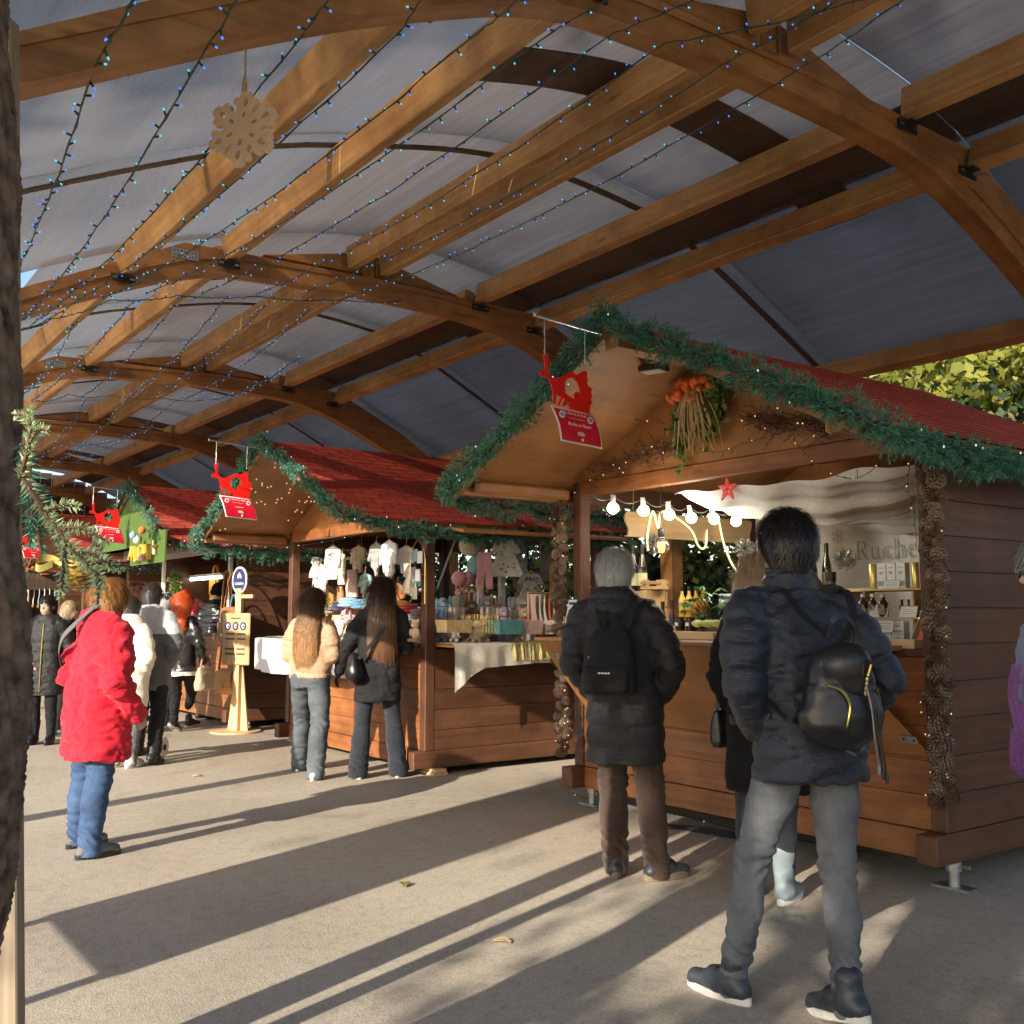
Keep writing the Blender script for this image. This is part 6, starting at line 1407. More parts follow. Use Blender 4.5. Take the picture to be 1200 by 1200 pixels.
for r in range(2):
    for c in range(3):
        t = thing('jar', '%s black labelled jar in the %s row before the riser' % (['left', 'middle', 'right'][c], ['lower', 'upper'][r]), 'jar', Vector((at(797 + 12.5 * c, 736, v=5.08).x, 5.08, ZC + .003 + .085 * r)), 0, 'black jars')
        m = MB(); m.lathe([(.030, 0), (.033, .004), (.033, .058), (.028, .064)], (0, 0, 0), 16); m.build('glass', 'brown_glass', t, smooth=50); m = MB(); m.lathe([(.0335, .012), (.0335, .048)], (0, 0, 0), 16, 0); m.build('label', 'black_plastic', t, smooth=50)
        m = MB(); m.box(-.016, .016, -.0355, -.034, .020, .042); m.build('label_print', 'white_card', t); m = MB(); m.lathe([(.029, .0645), (.030, .066), (.030, .080), (.028, .081)], (0, 0, 0), 16); m.build('lid', 'metal_dark', t, smooth=50)
tr = thing('wooden_tray', 'long shallow pine tray at the front of the counter', 'tray', at(810, 749, z=1.250), 0); m = MB(); m.box(-.24, .24, -.05, .05, .003, .010); m.build('bottom', 'wood_pine', tr); 
for y in (-.06, .05): m = MB(); m.box(-.25, .25, y, y + .010, 0, .05); m.build('side', 'wood_pine', tr, bev=.002)
for x in (-.25, .24, .03): m = MB(); m.box(x, x + .01, -.0495, .0495, .0, .045); m.build('divider', 'wood_pine', tr)
for i in range(3):
    m = MB(); m.ell((0, 0, .028), (.045, .032, .026), 10); m.ell((.03, 0, .034), (.02, .026, .016), 8); m.ell((-.035, .0, .03), (.016, .024, .014), 8); mesh_thing(m, 'paper_packet', 'pale_green', '%s crumpled light green paper packet beside the menu sheet' % ['left', 'middle', 'right'][i], 'packet', at(818 + 11 * i, 736, v=5.02), .5 * i, 'green packets', smooth=180)
pl = thing('potted_plant', 'glossy green potted plant in a grey pot at the back of the counter', 'plant', Vector((at(838, 730, v=5.34).x, 5.34, ZC))); m = MB(); m.lathe([(.055, 0), (.085, .13), (.090, .135), (.090, .15), (.078, .15), (.07, .12)], (0, 0, 0), 20); m.build('pot', 'pot_grey', pl, smooth=40)
m = MB(); st_ = MB(); rr = random.Random(3)
for i in range(34):
    a = rr.uniform(0, 6.28); el = rr.uniform(.2, 1.3); ln = rr.uniform(.10, .26); e = Vector((math.cos(a) * math.cos(el), math.sin(a) * math.cos(el), math.sin(el))) * ln + Vector((0, 0, .16)); st_.tube([(0, 0, .12), e * .6 + Vector((0, 0, .05)), e], .003, 5)
    f = Vector((math.cos(a), math.sin(a), -.15)); sd = Vector((-math.sin(a), math.cos(a), 0))
    for j in range(7):
        b_ = (j - 3) * .42; d = (f * math.cos(b_) + sd * math.sin(b_)) * rr.uniform(.07, .10) * (1 - .1 * abs(j - 3)); m.blade(e, d + Vector((0, 0, -.012 * abs(j - 3))), .026, Vector((0, 0, 1)))
st_.build('stems', 'leaf_dark', pl); m.build('leaves', 'leaf_plant', pl) if 'leaf_plant' in MATS else m.build('leaves', leafmat('leaf_plant', (.02, .09, .02), (.07, .22, .05), .3, .15), pl)
# ---- things hung inside the front opening
fb = thing('bulb_festoon', 'row of six round lit bulbs on a black cable under the lintel', 'festoon', at(718, 580, u=5.15), 0); pts = [at(x, y, u=5.15) for x, y in ((690, 575), (718, 580), (753, 583), (782, 588), (807, 592), (833, 594), (858, 597), (880, 604))]
m = MB(); q = []
for a, b in zip(pts[:-1], pts[1:]):
    for k in range(6): f = k / 6; q.append(a.lerp(b, f) + Vector((0, 0, -.05 * 4 * f * (1 - f))) - fb.location)
m.tube(q, .004, 6); m.build('cable', 'cable_black', fb)
for i, p in enumerate(pts[1:-1]):
    d = Vector((.1, .25 * (i - 1) / 3, -1)).normalized(); p = p - fb.location; o = MB(); o.lathe([(.014, 0), (.018, .004), (.018, .05), (.020, .055)], p, 12, 0, d); so = o.build('socket', 'white_paint', fb, smooth=50)
    o = MB(); o.ell(p + d * .092, .040, 16); o.build('bulb', 'bulb_glow', fb, smooth=180)
    lp = bpy.data.lights.new('bulb_light', 'POINT'); lp.energy = 5; lp.color = (1, .90, .76); lp.shadow_soft_size = .045; lo_ = bpy.data.objects.new('bulb_light', lp); COL.objects.link(lo_); lo_.location = p + d * .092 + fb.location + Vector((.10, 0, -.06))
pa_, pb_ = at(735, 616, u=5.84), at(880, 622, u=5.84); hb = thing('hanging_board', 'pale wavy edged pine board hanging below the bulbs', 'board', (pa_ + pb_) / 2, PI / 2); w = (pb_ - pa_).length / 2; hh = .098; P_ = []
for i in range(9): P_.append((-w + .02 * math.sin(i * .8), -hh + 2 * hh * i / 8))
for i in range(9): P_.append((w - .015 * math.sin((8 - i) * .7), hh - 2 * hh * i / 8))
m = MB(); m.prism(P_, (0, 0, 0), (1, 0, 0), (0, 0, 1), (0, .02, 0)); m.build('plank', 'wood_pine', hb, bev=.003)
for x in (-.9, .9): m = MB(); m.tube([(x * w, .01, .09), (x * w + .01, .01, .3)], .003, 5); m.build('cord', 'straw', hb)
rl = thing('rope_light', 'warm glowing rope light wound round the hanging board', 'rope light', hb.location.copy(), PI / 2); m = MB(); q = catmull([Vector((p[0] * w, p[1], p[2])) for p in ((-.72, -.02, -.20), (-.74, -.03, -.08), (-.66, -.035, .11), (-.58, -.035, -.02), (-.50, -.03, .115), (-.1, -.035, -.0), (.05, -.03, -.14), (.14, -.03, -.16), (.20, -.02, -.10), (.30, .03, .11), (.36, -.035, .115), (.46, -.035, -.10), (.56, -.06, -.28), (.74, -.10, -.44), (.80, -.10, -.50))], 6); m.tube(q, .0085, 7); m.build('tube', 'rope_glow', rl)
el = thing('filament_lamp', 'clear globe filament lamp with orange glow hanging on a black cord', 'lamp', at(775, 640, u=5.25)); m = MB(); m.ell((0, 0, 0), .058, 18); m.lathe([(.03, .045), (.02, .07)], (0, 0, 0), 12); m.build('globe', 'clear_glass', el, smooth=180)
m = MB()
for k in range(6): a = k * PI / 3; m.tube([(.012 * math.cos(a), .012 * math.sin(a), -.03), (.016 * math.cos(a), .016 * math.sin(a), .02)], .0035, 5)
m.build('filament', 'filament', el); m = MB(); m.lathe([(.018, .06), (.022, .065), (.022, .12), (.012, .128)], (0, 0, 0), 14); m.build('socket', 'black_plastic', el, smooth=50); m = MB(); m.tube([(0, 0, .125), (0, 0, .42)], .004, 6); m.build('cord', 'cable_black', el)
bo = thing('brass_ornament', 'small spiky brass star ornament above the filament lamp', 'ornament', at(782, 597, u=5.25)); m = MB()
for k in range(16): a = k * PI / 8; m.blade((0, 0, 0), Vector((math.cos(a), rnd(-.3, .3), math.sin(a))) * (.075 if k % 2 else .05), .014)
m.ell((0, 0, 0), .022, 10); m.build('star', 'gold', bo); m = MB(); m.tube([(0, 0, .02), (0, 0, .2)], .002, 5); m.build('cord', 'cable_black', bo)
for i, (x, y, v, lab) in enumerate(((873, 643, 6.1, 'silver wire pompom beside the rope light end'), (766, 637, 5.6, 'silver wire pompom behind the filament lamp'), (990, 655, 6.35, 'silver wire pompom below the banner lettering'))):
    m = MB(); rr = random.Random(i)
    for k in range(260): d = Vector((rr.gauss(0, 1), rr.gauss(0, 1), rr.gauss(0, 1))).normalized(); m.blade(d * .02, d * .065, .007)
    for k in range(90): d = Vector((rr.gauss(0, 1), rr.gauss(0, 1), rr.gauss(0, 1))).normalized(); m.ell(d * .082, .0055, 5)
    mesh_thing(m, 'pompom', 'silver_wire', lab, 'pompom', at(x, y, v=v), 0, 'silver pompoms')
rs_ = thing('star_ornament', 'red five pointed star with white pattern hanging from the lintel', 'star', at(852, 573, v=5.05)); R = .092; poly = [(R * (1 if k % 2 == 0 else .40) * math.sin(k * PI / 5), R * (1 if k % 2 == 0 else .40) * math.cos(k * PI / 5)) for k in range(10)]
m = MB(); m.prism(poly, (0, 0, 0), (1, 0, 0), (0, 0, 1), (0, .008, 0)); m.build('star', 'red_paint', rs_); m = MB()
for k in range(5):
    a = k * 2 * PI / 5
    for r, wd in ((.035, .004), (.055, .003)): m.hexa((R * r * 10 * .1 * 10 * math.sin(a) * .1, -.0015, R * r * 10 * math.cos(a) * .1 * 1), ((wd, 0, 0), (0, .0008, 0), (0, 0, wd)))
    for s_ in (-1, 1):
        b = a + s_ * .25; m.tube([(.018 * math.sin(a), -.001, .018 * math.cos(a)), (.045 * math.sin(b), -.001, .045 * math.cos(b))], .0014, 4); m.tube([(.045 * math.sin(b), -.001, .045 * math.cos(b)), (.068 * math.sin(a), -.001, .068 * math.cos(a))], .0014, 4)
m.build('pattern', 'white_card', rs_); m = MB(); m.tube([(0, .004, R), (0, .004, R + .1)], .0015, 4); m.build('thread', 'straw', rs_)
# ---- banner with lettering, ceiling drape
bn = thing('banner', 'white fabric banner with grey blue lettering on the back wall', 'banner', W(5.98, 6.98, 1.22)); bw = 2.86; bh = 1.06
m = MB(); m.grid(lambda a, b: Vector((bw * a, .010 * math.sin(a * 47) + .006 * math.sin(a * 101 + b * 3), bh * b)), 120, 6); m.build('cloth', 'banner_cloth', bn, smooth=180)
GL = {'R': (.60, [([(.12, 0), (.12, .7)], .085), ([(.0, .012), (.25, .012)], .024), ([(.0, .688), (.13, .688)], .024), ([(.12, .688), (.28, .685), (.40, .62), (.43, .53), (.39, .43), (.28, .365), (.12, .36)], [.024, .03, .06, .085, .06, .03, .024]), ([(.26, .36), (.52, .02)], .085), ([(.48, .012), (.62, .012)], .024)]),
      'u': (.50, [([(.10, .46), (.10, .14), (.14, .04), (.23, .015), (.36, .09)], [.075, .075, .06, .045, .025]), ([(.01, .45), (.12, .45)], .022), ([(.37, .46), (.37, .012)], .075), ([(.28, .45), (.37, .45)], .022), ([(.37, .012), (.47, .012)], .022)]),
      'c': (.44, [([(.39, .36), (.35, .43), (.24, .46), (.12, .39), (.07, .24), (.11, .09), (.22, .01), (.33, .03), (.41, .12)], [.07, .05, .028, .06, .085, .07, .035, .028, .02])]),
      'h': (.52, [([(.10, 0), (.10, .72)], .075), ([(.01, .71), (.11, .71)], .022), ([(.01, .012), (.20, .012)], .022), ([(.12, .36), (.22, .45), (.31, .46), (.38, .40), (.395, .28), (.395, .0)], [.025, .04, .055, .075, .075, .075]), ([(.30, .012), (.49, .012)], .022)]),
      'e': (.46, [([(.08, .265), (.40, .265)], .022), ([(.40, .265), (.37, .39), (.25, .46), (.12, .39), (.07, .23), (.12, .08), (.25, .01), (.42, .11)], [.03, .055, .028, .06, .085, .07, .035, .02])]),
      '&': (.74, [([(.68, .02), (.56, .06), (.24, .46), (.21, .58), (.27, .68), (.37, .68), (.42, .58), (.36, .48), (.16, .33), (.08, .18), (.14, .05), (.28, .01), (.44, .08), (.56, .26), (.60, .38)], [.05, .08, .08, .05, .03, .03, .06, .05, .05, .075, .06, .03, .025, .025, .025]), ([(.50, .39), (.70, .39)], .022)]),
      ' ': (.24, [])}
lt = MB(); x0 = 0; sz = .205
for ch in 'Ruche &':
    wd, strokes = GL[ch]
    for pts, w in strokes:
        P3 = catmull([(p[0], p[1], 0) for p in pts], 6) if len(pts) > 2 else [Vector((p[0], p[1], 0)) for p in pts]
        ws = [w] * len(P3) if not isinstance(w, list) else list(np.interp(np.linspace(0, len(w) - 1, len(P3)), range(len(w)), w))
        Lp, Rp = [], []
        for i, p in enumerate(P3):
            d = (P3[min(i + 1, len(P3) - 1)] - P3[max(i - 1, 0)]).normalized(); n_ = Vector((-d.y, d.x, 0)) * ws[i] / 2; Lp.append(p + n_); Rp.append(p - n_)
        vs = [Vector(((x0 + q.x) * sz, 0, q.y * sz)) for pr in zip(Lp, Rp) for q in pr]
        lt.add(vs, [(2 * i + 1, 2 * i + 3, 2 * i + 2, 2 * i) for i in range(len(P3) - 1)])
    x0 += wd + .03
o = lt.build('lettering', 'ink_grey', bn); p = at(999, 656, v=6.90) - bn.location; o.location = (p.x, -.035, p.z)
def flake(px, py, r):
    m = MB(); 
    for k in range(6):
        a = k * PI / 3; d = Vector((math.sin(a), 0, math.cos(a))); m.tube([(0, 0, 0), d * r], .0025, 4)
        for f in (.45, .7):
            for s_ in (-1, 1): e = Vector((math.sin(a + s_ * .7), 0, math.cos(a + s_ * .7))); m.tube([d * r * f, d * r * f + e * r * .3], .002, 4)
    o = m.build('snowflake_print', 'ink_pale', bn); p = at(px, py, v=6.90) - bn.location; o.location = (p.x, -.03, p.z)
flat('ink_pale', (.60, .60, .60), .7)
for a in ((1045, 603, .05), (977, 628, .06), (890, 600, .05), (930, 600, .04)): flake(*a)
dr = thing('ceiling_drape', 'grey white cloth draped in swags under the ceiling of the nearest stall', 'drape', W(4.56, 5.05, 2.12))
m = MB()
def drp(a, b):
    x = -.50 + 1.88 * a; y = .02 + 1.86 * b; sag = .20 * abs(math.sin(b * PI * 1.5)) ** .8 * (.35 + .65 * math.sin(min(1, a * 1.15) * PI) ** .7) ; f = .016 * math.sin(b * 34 + a * 6 + 2 * math.sin(a * 5)) + .010 * math.sin(b * 63 - a * 13) + .010 * math.sin(a * 26 + b * 17)
    return Vector((x, y, .12 - sag + f - .02 * b))
m.grid(drp, 60, 90); m.build('cloth', 'drape_cloth', dr, smooth=180)
# ---- right half: product shelf
sh = thing('product_shelf', 'pine shelf unit with three levels of honey cosmetics', 'shelf', W(3.62, 5.45, ZC)); lev = [(.0, .0), (.165, .06), (.335, .10)]
for z, y in lev[1:]: m = MB(); m.box(-.26, .42, y - .06, y + .10, z - .006, z + .006); m.build('shelf_board', 'wood_pine', sh, bev=.002)
for x in (-.255, .08, .41): m = MB(); m.box(x, x + .012, .05, .155, 0, .328); m.build('upright', 'wood_pine', sh)
def SP(x, lv, y=0): z, yy = lev[lv]; return sh.location + Vector((x, yy + y - .01, z + (.0065 if lv else .002)))
for i in range(3): carton('%s tall white carton with bee print in the left group on the top shelf' % ['left', 'middle', 'right'][i], SP(-.13 + .066 * i, 2), .060, .05, .155, 'white_card', 0, 'ink_grey', 'white bee cartons')
for i in range(3): carton('%s tall white carton with bee print in the right group on the top shelf' % ['left', 'middle', 'right'][i], SP(.24 + .064 * i, 2), .058, .05, .155, 'white_card', 0, 'ink_grey', 'white bee cartons')
for x, mt, lab in ((-.205, 'gold_tube', 'gold tube left of the bee cartons'), (.085, 'gold_tube', 'gold tube right of the first bee cartons'), (.185, 'silver_tube', 'champagne coloured tube before the second bee cartons')):
    m = MB(); m.lathe([(.020, 0), (.021, .003), (.021, .15), (.019, .153)], (0, 0, 0), 16); mesh_thing(m, 'cosmetic_tube', mt, lab, 'tube', SP(x, 2), 0, 'metallic tubes', smooth=50)
for i in range(3):
    t = bottle('%s dark brown bottle with pale cap left of the dropper bottles' % ['left', 'middle', 'right'][i], SP(-.235 + .07 * i, 1, -.03) + Vector((0, 0, 0)), .135, .030, 'brown_glass', 'label_band', 'white_paint', name='shampoo_bottle', group='brown bottles on the shelf') if 'label_band' in MATS else (plain('label_band', (.30, .22, .21), .5), bottle('%s dark brown bottle with pale cap left of the dropper bottles' % ['left', 'middle', 'right'][i], SP(-.235 + .07 * i, 1, -.03), .135, .030, 'brown_glass', 'label_band', 'white_paint', name='shampoo_bottle', group='brown bottles on the shelf'))[1]
for i in range(4): bottle('%s small gold necked bottle behind the price card' % ['first', 'second', 'third', 'fourth'][i], SP(.0 + .045 * i, 1, .02), .10, .017, 'brown_glass', 'label_cream', 'black_plastic', name='dropper_bottle', group='small bottles on the shelf')
for i in range(3): bottle('%s black dropper bottle on the right of the shelf' % ['left', 'middle', 'right'][i], SP(.255 + .042 * i, 1, .02), .11, .017, 'brown_glass', None, 'black_plastic', name='dropper_bottle', group='dropper bottles on the right')
for i, (x, lv, y, w_, h_, rz_, lab) in enumerate(((-.05, 2, -.05, .10, .055, .1, 'price card in front of the left bee cartons'), (.28, 2, -.05, .085, .05, -.05, 'price card in front of the right bee cartons'), (.08, 1, -.05, .11, .07, 0, 'wide price card before the small bottles'), (-.11, 1, -.06, .11, .085, .25, 'tilted price card left of the small bottles'), (.30, 1, -.05, .10, .06, 0, 'price card before the black dropper bottles'), (-.0, 0, -.12, .11, .08, .3, 'tilted price card on the stacked white boxes'))): price_card(lab, SP(x, lv, y) + Vector((0, 0, .08 if lv == 0 else 0)), w_, h_, rz_)
for r in range(2):
    for c in range(4): carton('%s white box in the %s row below the shelf' % (['first', 'second', 'third', 'fourth'][c], ['lower', 'upper'][r]), SP(-.20 + .085 * c, 0, -.03) + Vector((0, .0, .002 + .072 * r)), .080, .06, .070, 'white_card' if (c + r) % 3 else 'pale_blue_card', 0, 'ink_grey', 'stacked white boxes')
gb = thing('gift_box', 'open kraft gift box with a coral booklet and cellophane, leaning at the right', 'gift box', SP(.31, 0, -.13) + Vector((0, 0, .01)), -.15); m = MB(); d = Vector((.10, .42, .9)).normalized(); n_ = Vector((0, -.9, .42)).normalized(); x_ = d.cross(n_).normalized()
m.hexa(d * .10, (x_ * .115, d * .10, n_ * .003)); 
for s_ in (-1, 1): m.hexa(d * .10 + x_ * s_ * .115 + n_ * .02, (x_ * .003, d * .10, n_ * .022)); m.hexa(d * (.10 + s_ * .10) + n_ * .02, (x_ * .115, d * .003, n_ * .022))
m.build('tray', 'kraft', gb); m = MB(); m.hexa(d * .085 + n_ * .012 - x_ * .03, (x_ * .062, d * .075, n_ * .006)); m.build('booklet', 'coral_card', gb); m = MB(); m.hexa(d * .10 + n_ * .0195 - x_ * .03, (x_ * .03, d * .006, n_ * .0006)); m.hexa(d * .04 + n_ * .0195 - x_ * .05, (x_ * .01, d * .014, n_ * .0006)); m.build('booklet_print', 'ink_dark', gb)
m = MB(); m.ell(d * .13 + n_ * .04 + x_ * .055, (.045, .03, .09), 12); m.ell(d * .23 + n_ * .03 + x_ * .05, (.02, .02, .03), 8); m.build('cellophane', 'clear_glass', gb, smooth=180); m = MB(); m.ell(d * .04 + n_ * .04 + x_ * .05, (.03, .02, .02), 10); m.build('lavender_pouch', 'plush_lilac', gb, smooth=180)
tb = thing('wooden_tray', 'pale wooden base tray under the white boxes on the right', 'tray', at(1028, 750, v=5.08) , 0); tb.location.z = 1.228; m = MB(); m.box(-.24, .26, -.05, .06, 0, .05); m.build('box_body', 'wood_pine', tb, bev=.003); m = MB(); m.box(.05, .13, -.0525, -.0503, .006, .044); m.build('label_patch', 'kraft', tb)
for x, y, v, lab in ((892, 676, 6.2, 'wine bottle with cream label left of the walking person'), (952, 668, 6.3, 'left wine bottle below the banner'), (969, 666, 6.35, 'right wine bottle below the banner')):
    p = at(x, y, v=v); bottle(lab, p, .34, .036, 'wine_glass', 'label_cream', 'metal_dark', slim=True)
sk = thing('back_shelf', 'pine shelf at the back holding wine bottles', 'shelf', W(4.05, 6.28, 1.02)); m = MB(); m.box(-.45, .35, -.14, .16, .55, .572); m.build('board', 'wood_pine', sk)
for x in (-.45, .33): m = MB(); m.box(x, x + .02, -.14, .16, 0, .549); m.build('side', 'wood_pine', sk)
for o in list(COL.objects):
    if o.name.startswith('bottle') and o.get('label', '').find('banner') >= 0 or o.get('label', '').startswith('wine bottle with cream'): o.location.z = 1.593
bottle('big dark magnum bottle behind the shoulder of the walking person', W(3.92, 5.25, ZC), .44, .072, 'brown_glass', 'label_cream', 'black_plastic')
# ---- gable of the nearest stall: wreath, twigs, lamp, wire lights
wr = thing('dried_wreath', 'dried flower wreath of straw, orange lantern flowers and ivy on the gable', 'wreath', at(822, 478, v=4.965)); rr = random.Random(4); m = MB()
for k in range(700):
    a = rr.uniform(0, 2 * PI); r = .115 + rr.gauss(0, .018); p = Vector((r * math.cos(a), -.03 + rr.gauss(0, .014), r * 1.1 * math.sin(a))); t_ = Vector((-math.sin(a), rr.gauss(0, .3), math.cos(a))); m.blade(p, (t_ + Vector((rr.gauss(0, .25), rr.gauss(0, .3), rr.gauss(0, .25)))) * .07, .006)
m.build('straw_ring', 'straw', wr); m = MB()
for k in range(40):
    x = rr.gauss(0, .035); e = Vector((x * 3.0 + rr.gauss(.03, .035), -.075 - rr.uniform(0, .03), -.20 - rr.uniform(0, .13))); q = catmull([Vector((x, -.06, .13)), Vector((x * 1.6, -.095, .05)), Vector((x * 2.6, -.09, -.10)), e], 4); m.tube(q, [.0048 * (1 - .5 * i / len(q)) for i in range(len(q))], 4)
m.build('straw_tuft', 'straw', wr)
for k in range(21):
    a = rr.uniform(.35 * PI, .95 * PI) if k < 16 else rr.uniform(.1 * PI, .4 * PI); r = rr.uniform(.10, .20) if k < 20 else .0; p = Vector((r * math.cos(a) - .02, -.085 + rr.gauss(0, .012), .05 + r * .8 * math.sin(a)))
    m = MB(); d = Vector((rr.gauss(0, .5), -.4, rr.gauss(0, .5) - .3)).normalized(); n5 = 5; vs = [p - d * .024]
    prof = [(.016, -.024), (.032, -.003), (.027, .018), (.007, .040)]; m.lathe([(r_ * 1.0, z_) for r_, z_ in prof], p, 10, 0, d); m.build('lantern_flower', 'physalis', wr, smooth=60)
m = MB()
for k in range(380):
    sd_ = rr.random(); 
    if sd_ < .5: p = Vector((rr.gauss(.16, .05), -.05 + rr.gauss(0, .02), rr.gauss(.03, .08)))
    elif sd_ < .8: p = Vector((rr.gauss(-.15, .025), -.05 + rr.gauss(0, .02), rr.gauss(-.12, .10)))
    else: p = Vector((rr.gauss(.12, .05), -.06, rr.gauss(-.17, .03)))
    f = Vector((rr.gauss(0, 1), -.5, rr.gauss(0, 1) - .4)).normalized() * .050
    for j in (-.7, 0, .7): d = Matrix.Rotation(j, 3, 'Y') @ f; m.blade(p, d * (1 if j == 0 else .75), .034, Vector((0, 1, 0)))
m.build('ivy', 'leaf_ivy', wr)
def twigs(label, p0, p1, spread, n, seed, lights=7):
    rr = random.Random(seed); t = thing('twig_garland', label, 'twig garland', p0, 0, 'twig garlands on the gable'); m = MB(); d = p1 - p0; L_ = d.length
    for k in range(n):
        a = d * rr.random(); a = a + Vector((0, rr.uniform(-.03, 0), rr.gauss(0, spread * .35))); e = d.normalized() * rr.choice((-1, 1)) * rr.uniform(.06, .22) + Vector((0, rr.uniform(-.06, .0), rr.gauss(0, spread))); q = [a, a + e * .5 + Vector((rr.gauss(0, .012), 0, rr.gauss(0, .012))), a + e]; m.tube(q, [.0028, .0022, .001], 4)
        for j in range(3): f = a + e * rr.random(); m.tube([f, f + Vector((rr.gauss(0, .03), rr.uniform(-.03, .01), rr.gauss(0, .03)))], [.0016, .0007], 3)
        for j in range(5): m.blade(a + e * rr.random(), Vector((rr.gauss(0, .012), rr.gauss(0, .012), rr.gauss(0, .012))), .008)
    m.build('twigs', 'twig', t)['kind'] = 'stuff'; m = MB()
    for k in range(lights): m.ell(d * rr.random() + Vector((0, -.05, rr.gauss(0, spread * .6))), .0055, 6)
    o = m.build('fairy_lights', 'led_warm', t); o['kind'] = 'stuff'; return t
twigs('bundle of dry brown twigs with tiny lights on the left of the gable', at(695, 555, v=4.96), at(800, 520, v=4.96), .075, 90, 1)
twigs('bundle of dry brown twigs with tiny lights on the right of the gable', at(870, 490, v=4.96), at(985, 500, v=4.96), .07, 110, 2)
twigs('thin pale twigs reaching out left of the wreath', at(700, 478, v=4.94), at(795, 505, v=4.94), .02, 14, 3, 2)
fl = thing('floodlight', 'black floodlight fixed under the roof overhang', 'lamp', at(766, 432, v=4.55), math.radians(20)); m = MB(); m.box(-.085, .085, -.06, .06, -.02, .02); m.build('housing', 'black_plastic', fl, bev=.006); m = MB(); m.tube([(-.09, 0, 0), (-.085, .0, .06), (.085, 0, .09), (.09, 0, .0)], .006, 6); m.build('bracket', 'black_plastic', fl); m = MB(); m.box(-.07, .07, -.05, .05, -.0235, -.0205); m.build('glass', 'grey_panel', fl)
def wire_lights(label, pts, seed, led='led_warm', sag=.0, group='thin wire lights on the nearest stall'):
    rr = random.Random(seed); base = pts[0].copy(); q = catmull([p - base for p in pts], 8); t = thing('wire_lights', label, 'fairy lights', base, 0, group); m = MB(); m.tube(q, .0022, 5)
    for i in range(0, len(q), 3): m.tube([q[i], q[i] + Vector((rr.gauss(0, .015), -.01, rr.gauss(0, .02)))], .0022, 4)
    m.build('cable', 'cable_black', t); m = MB()
    for i in range(2, len(q), 7): m.ell(q[i] + Vector((0, -.012, 0)), .0045, 6)
    o = m.build('led', led, t); o['kind'] = 'stuff'
wire_lights('dark wire with sparse lights swagging below the lintel at the right', [at(x, y, v=4.93) for x, y in ((930, 515), (950, 538), (975, 555), (1005, 560), (1035, 540), (1055, 512))], 1)
wire_lights('dark wire with sparse lights down the right side of the opening', [at(x, y, v=4.93) for x, y in ((1062, 512), (1066, 540), (1064, 570), (1070, 600), (1074, 640))], 2)
wire_lights('dark wire with lights along the lower gable left of the wreath', [at(x, y, v=4.945) for x, y in ((672, 580), (690, 565), (720, 545), (760, 528), (800, 522), (840, 530), (870, 520), (900, 512))], 3)
wire_lights('cable with small lights lying below the nearest stall', [at(x, y, z=.012) for x, y in ((672, 930), (690, 936), (700, 930), (760, 945), (850, 968), (940, 985), (1040, 1003))], 4)
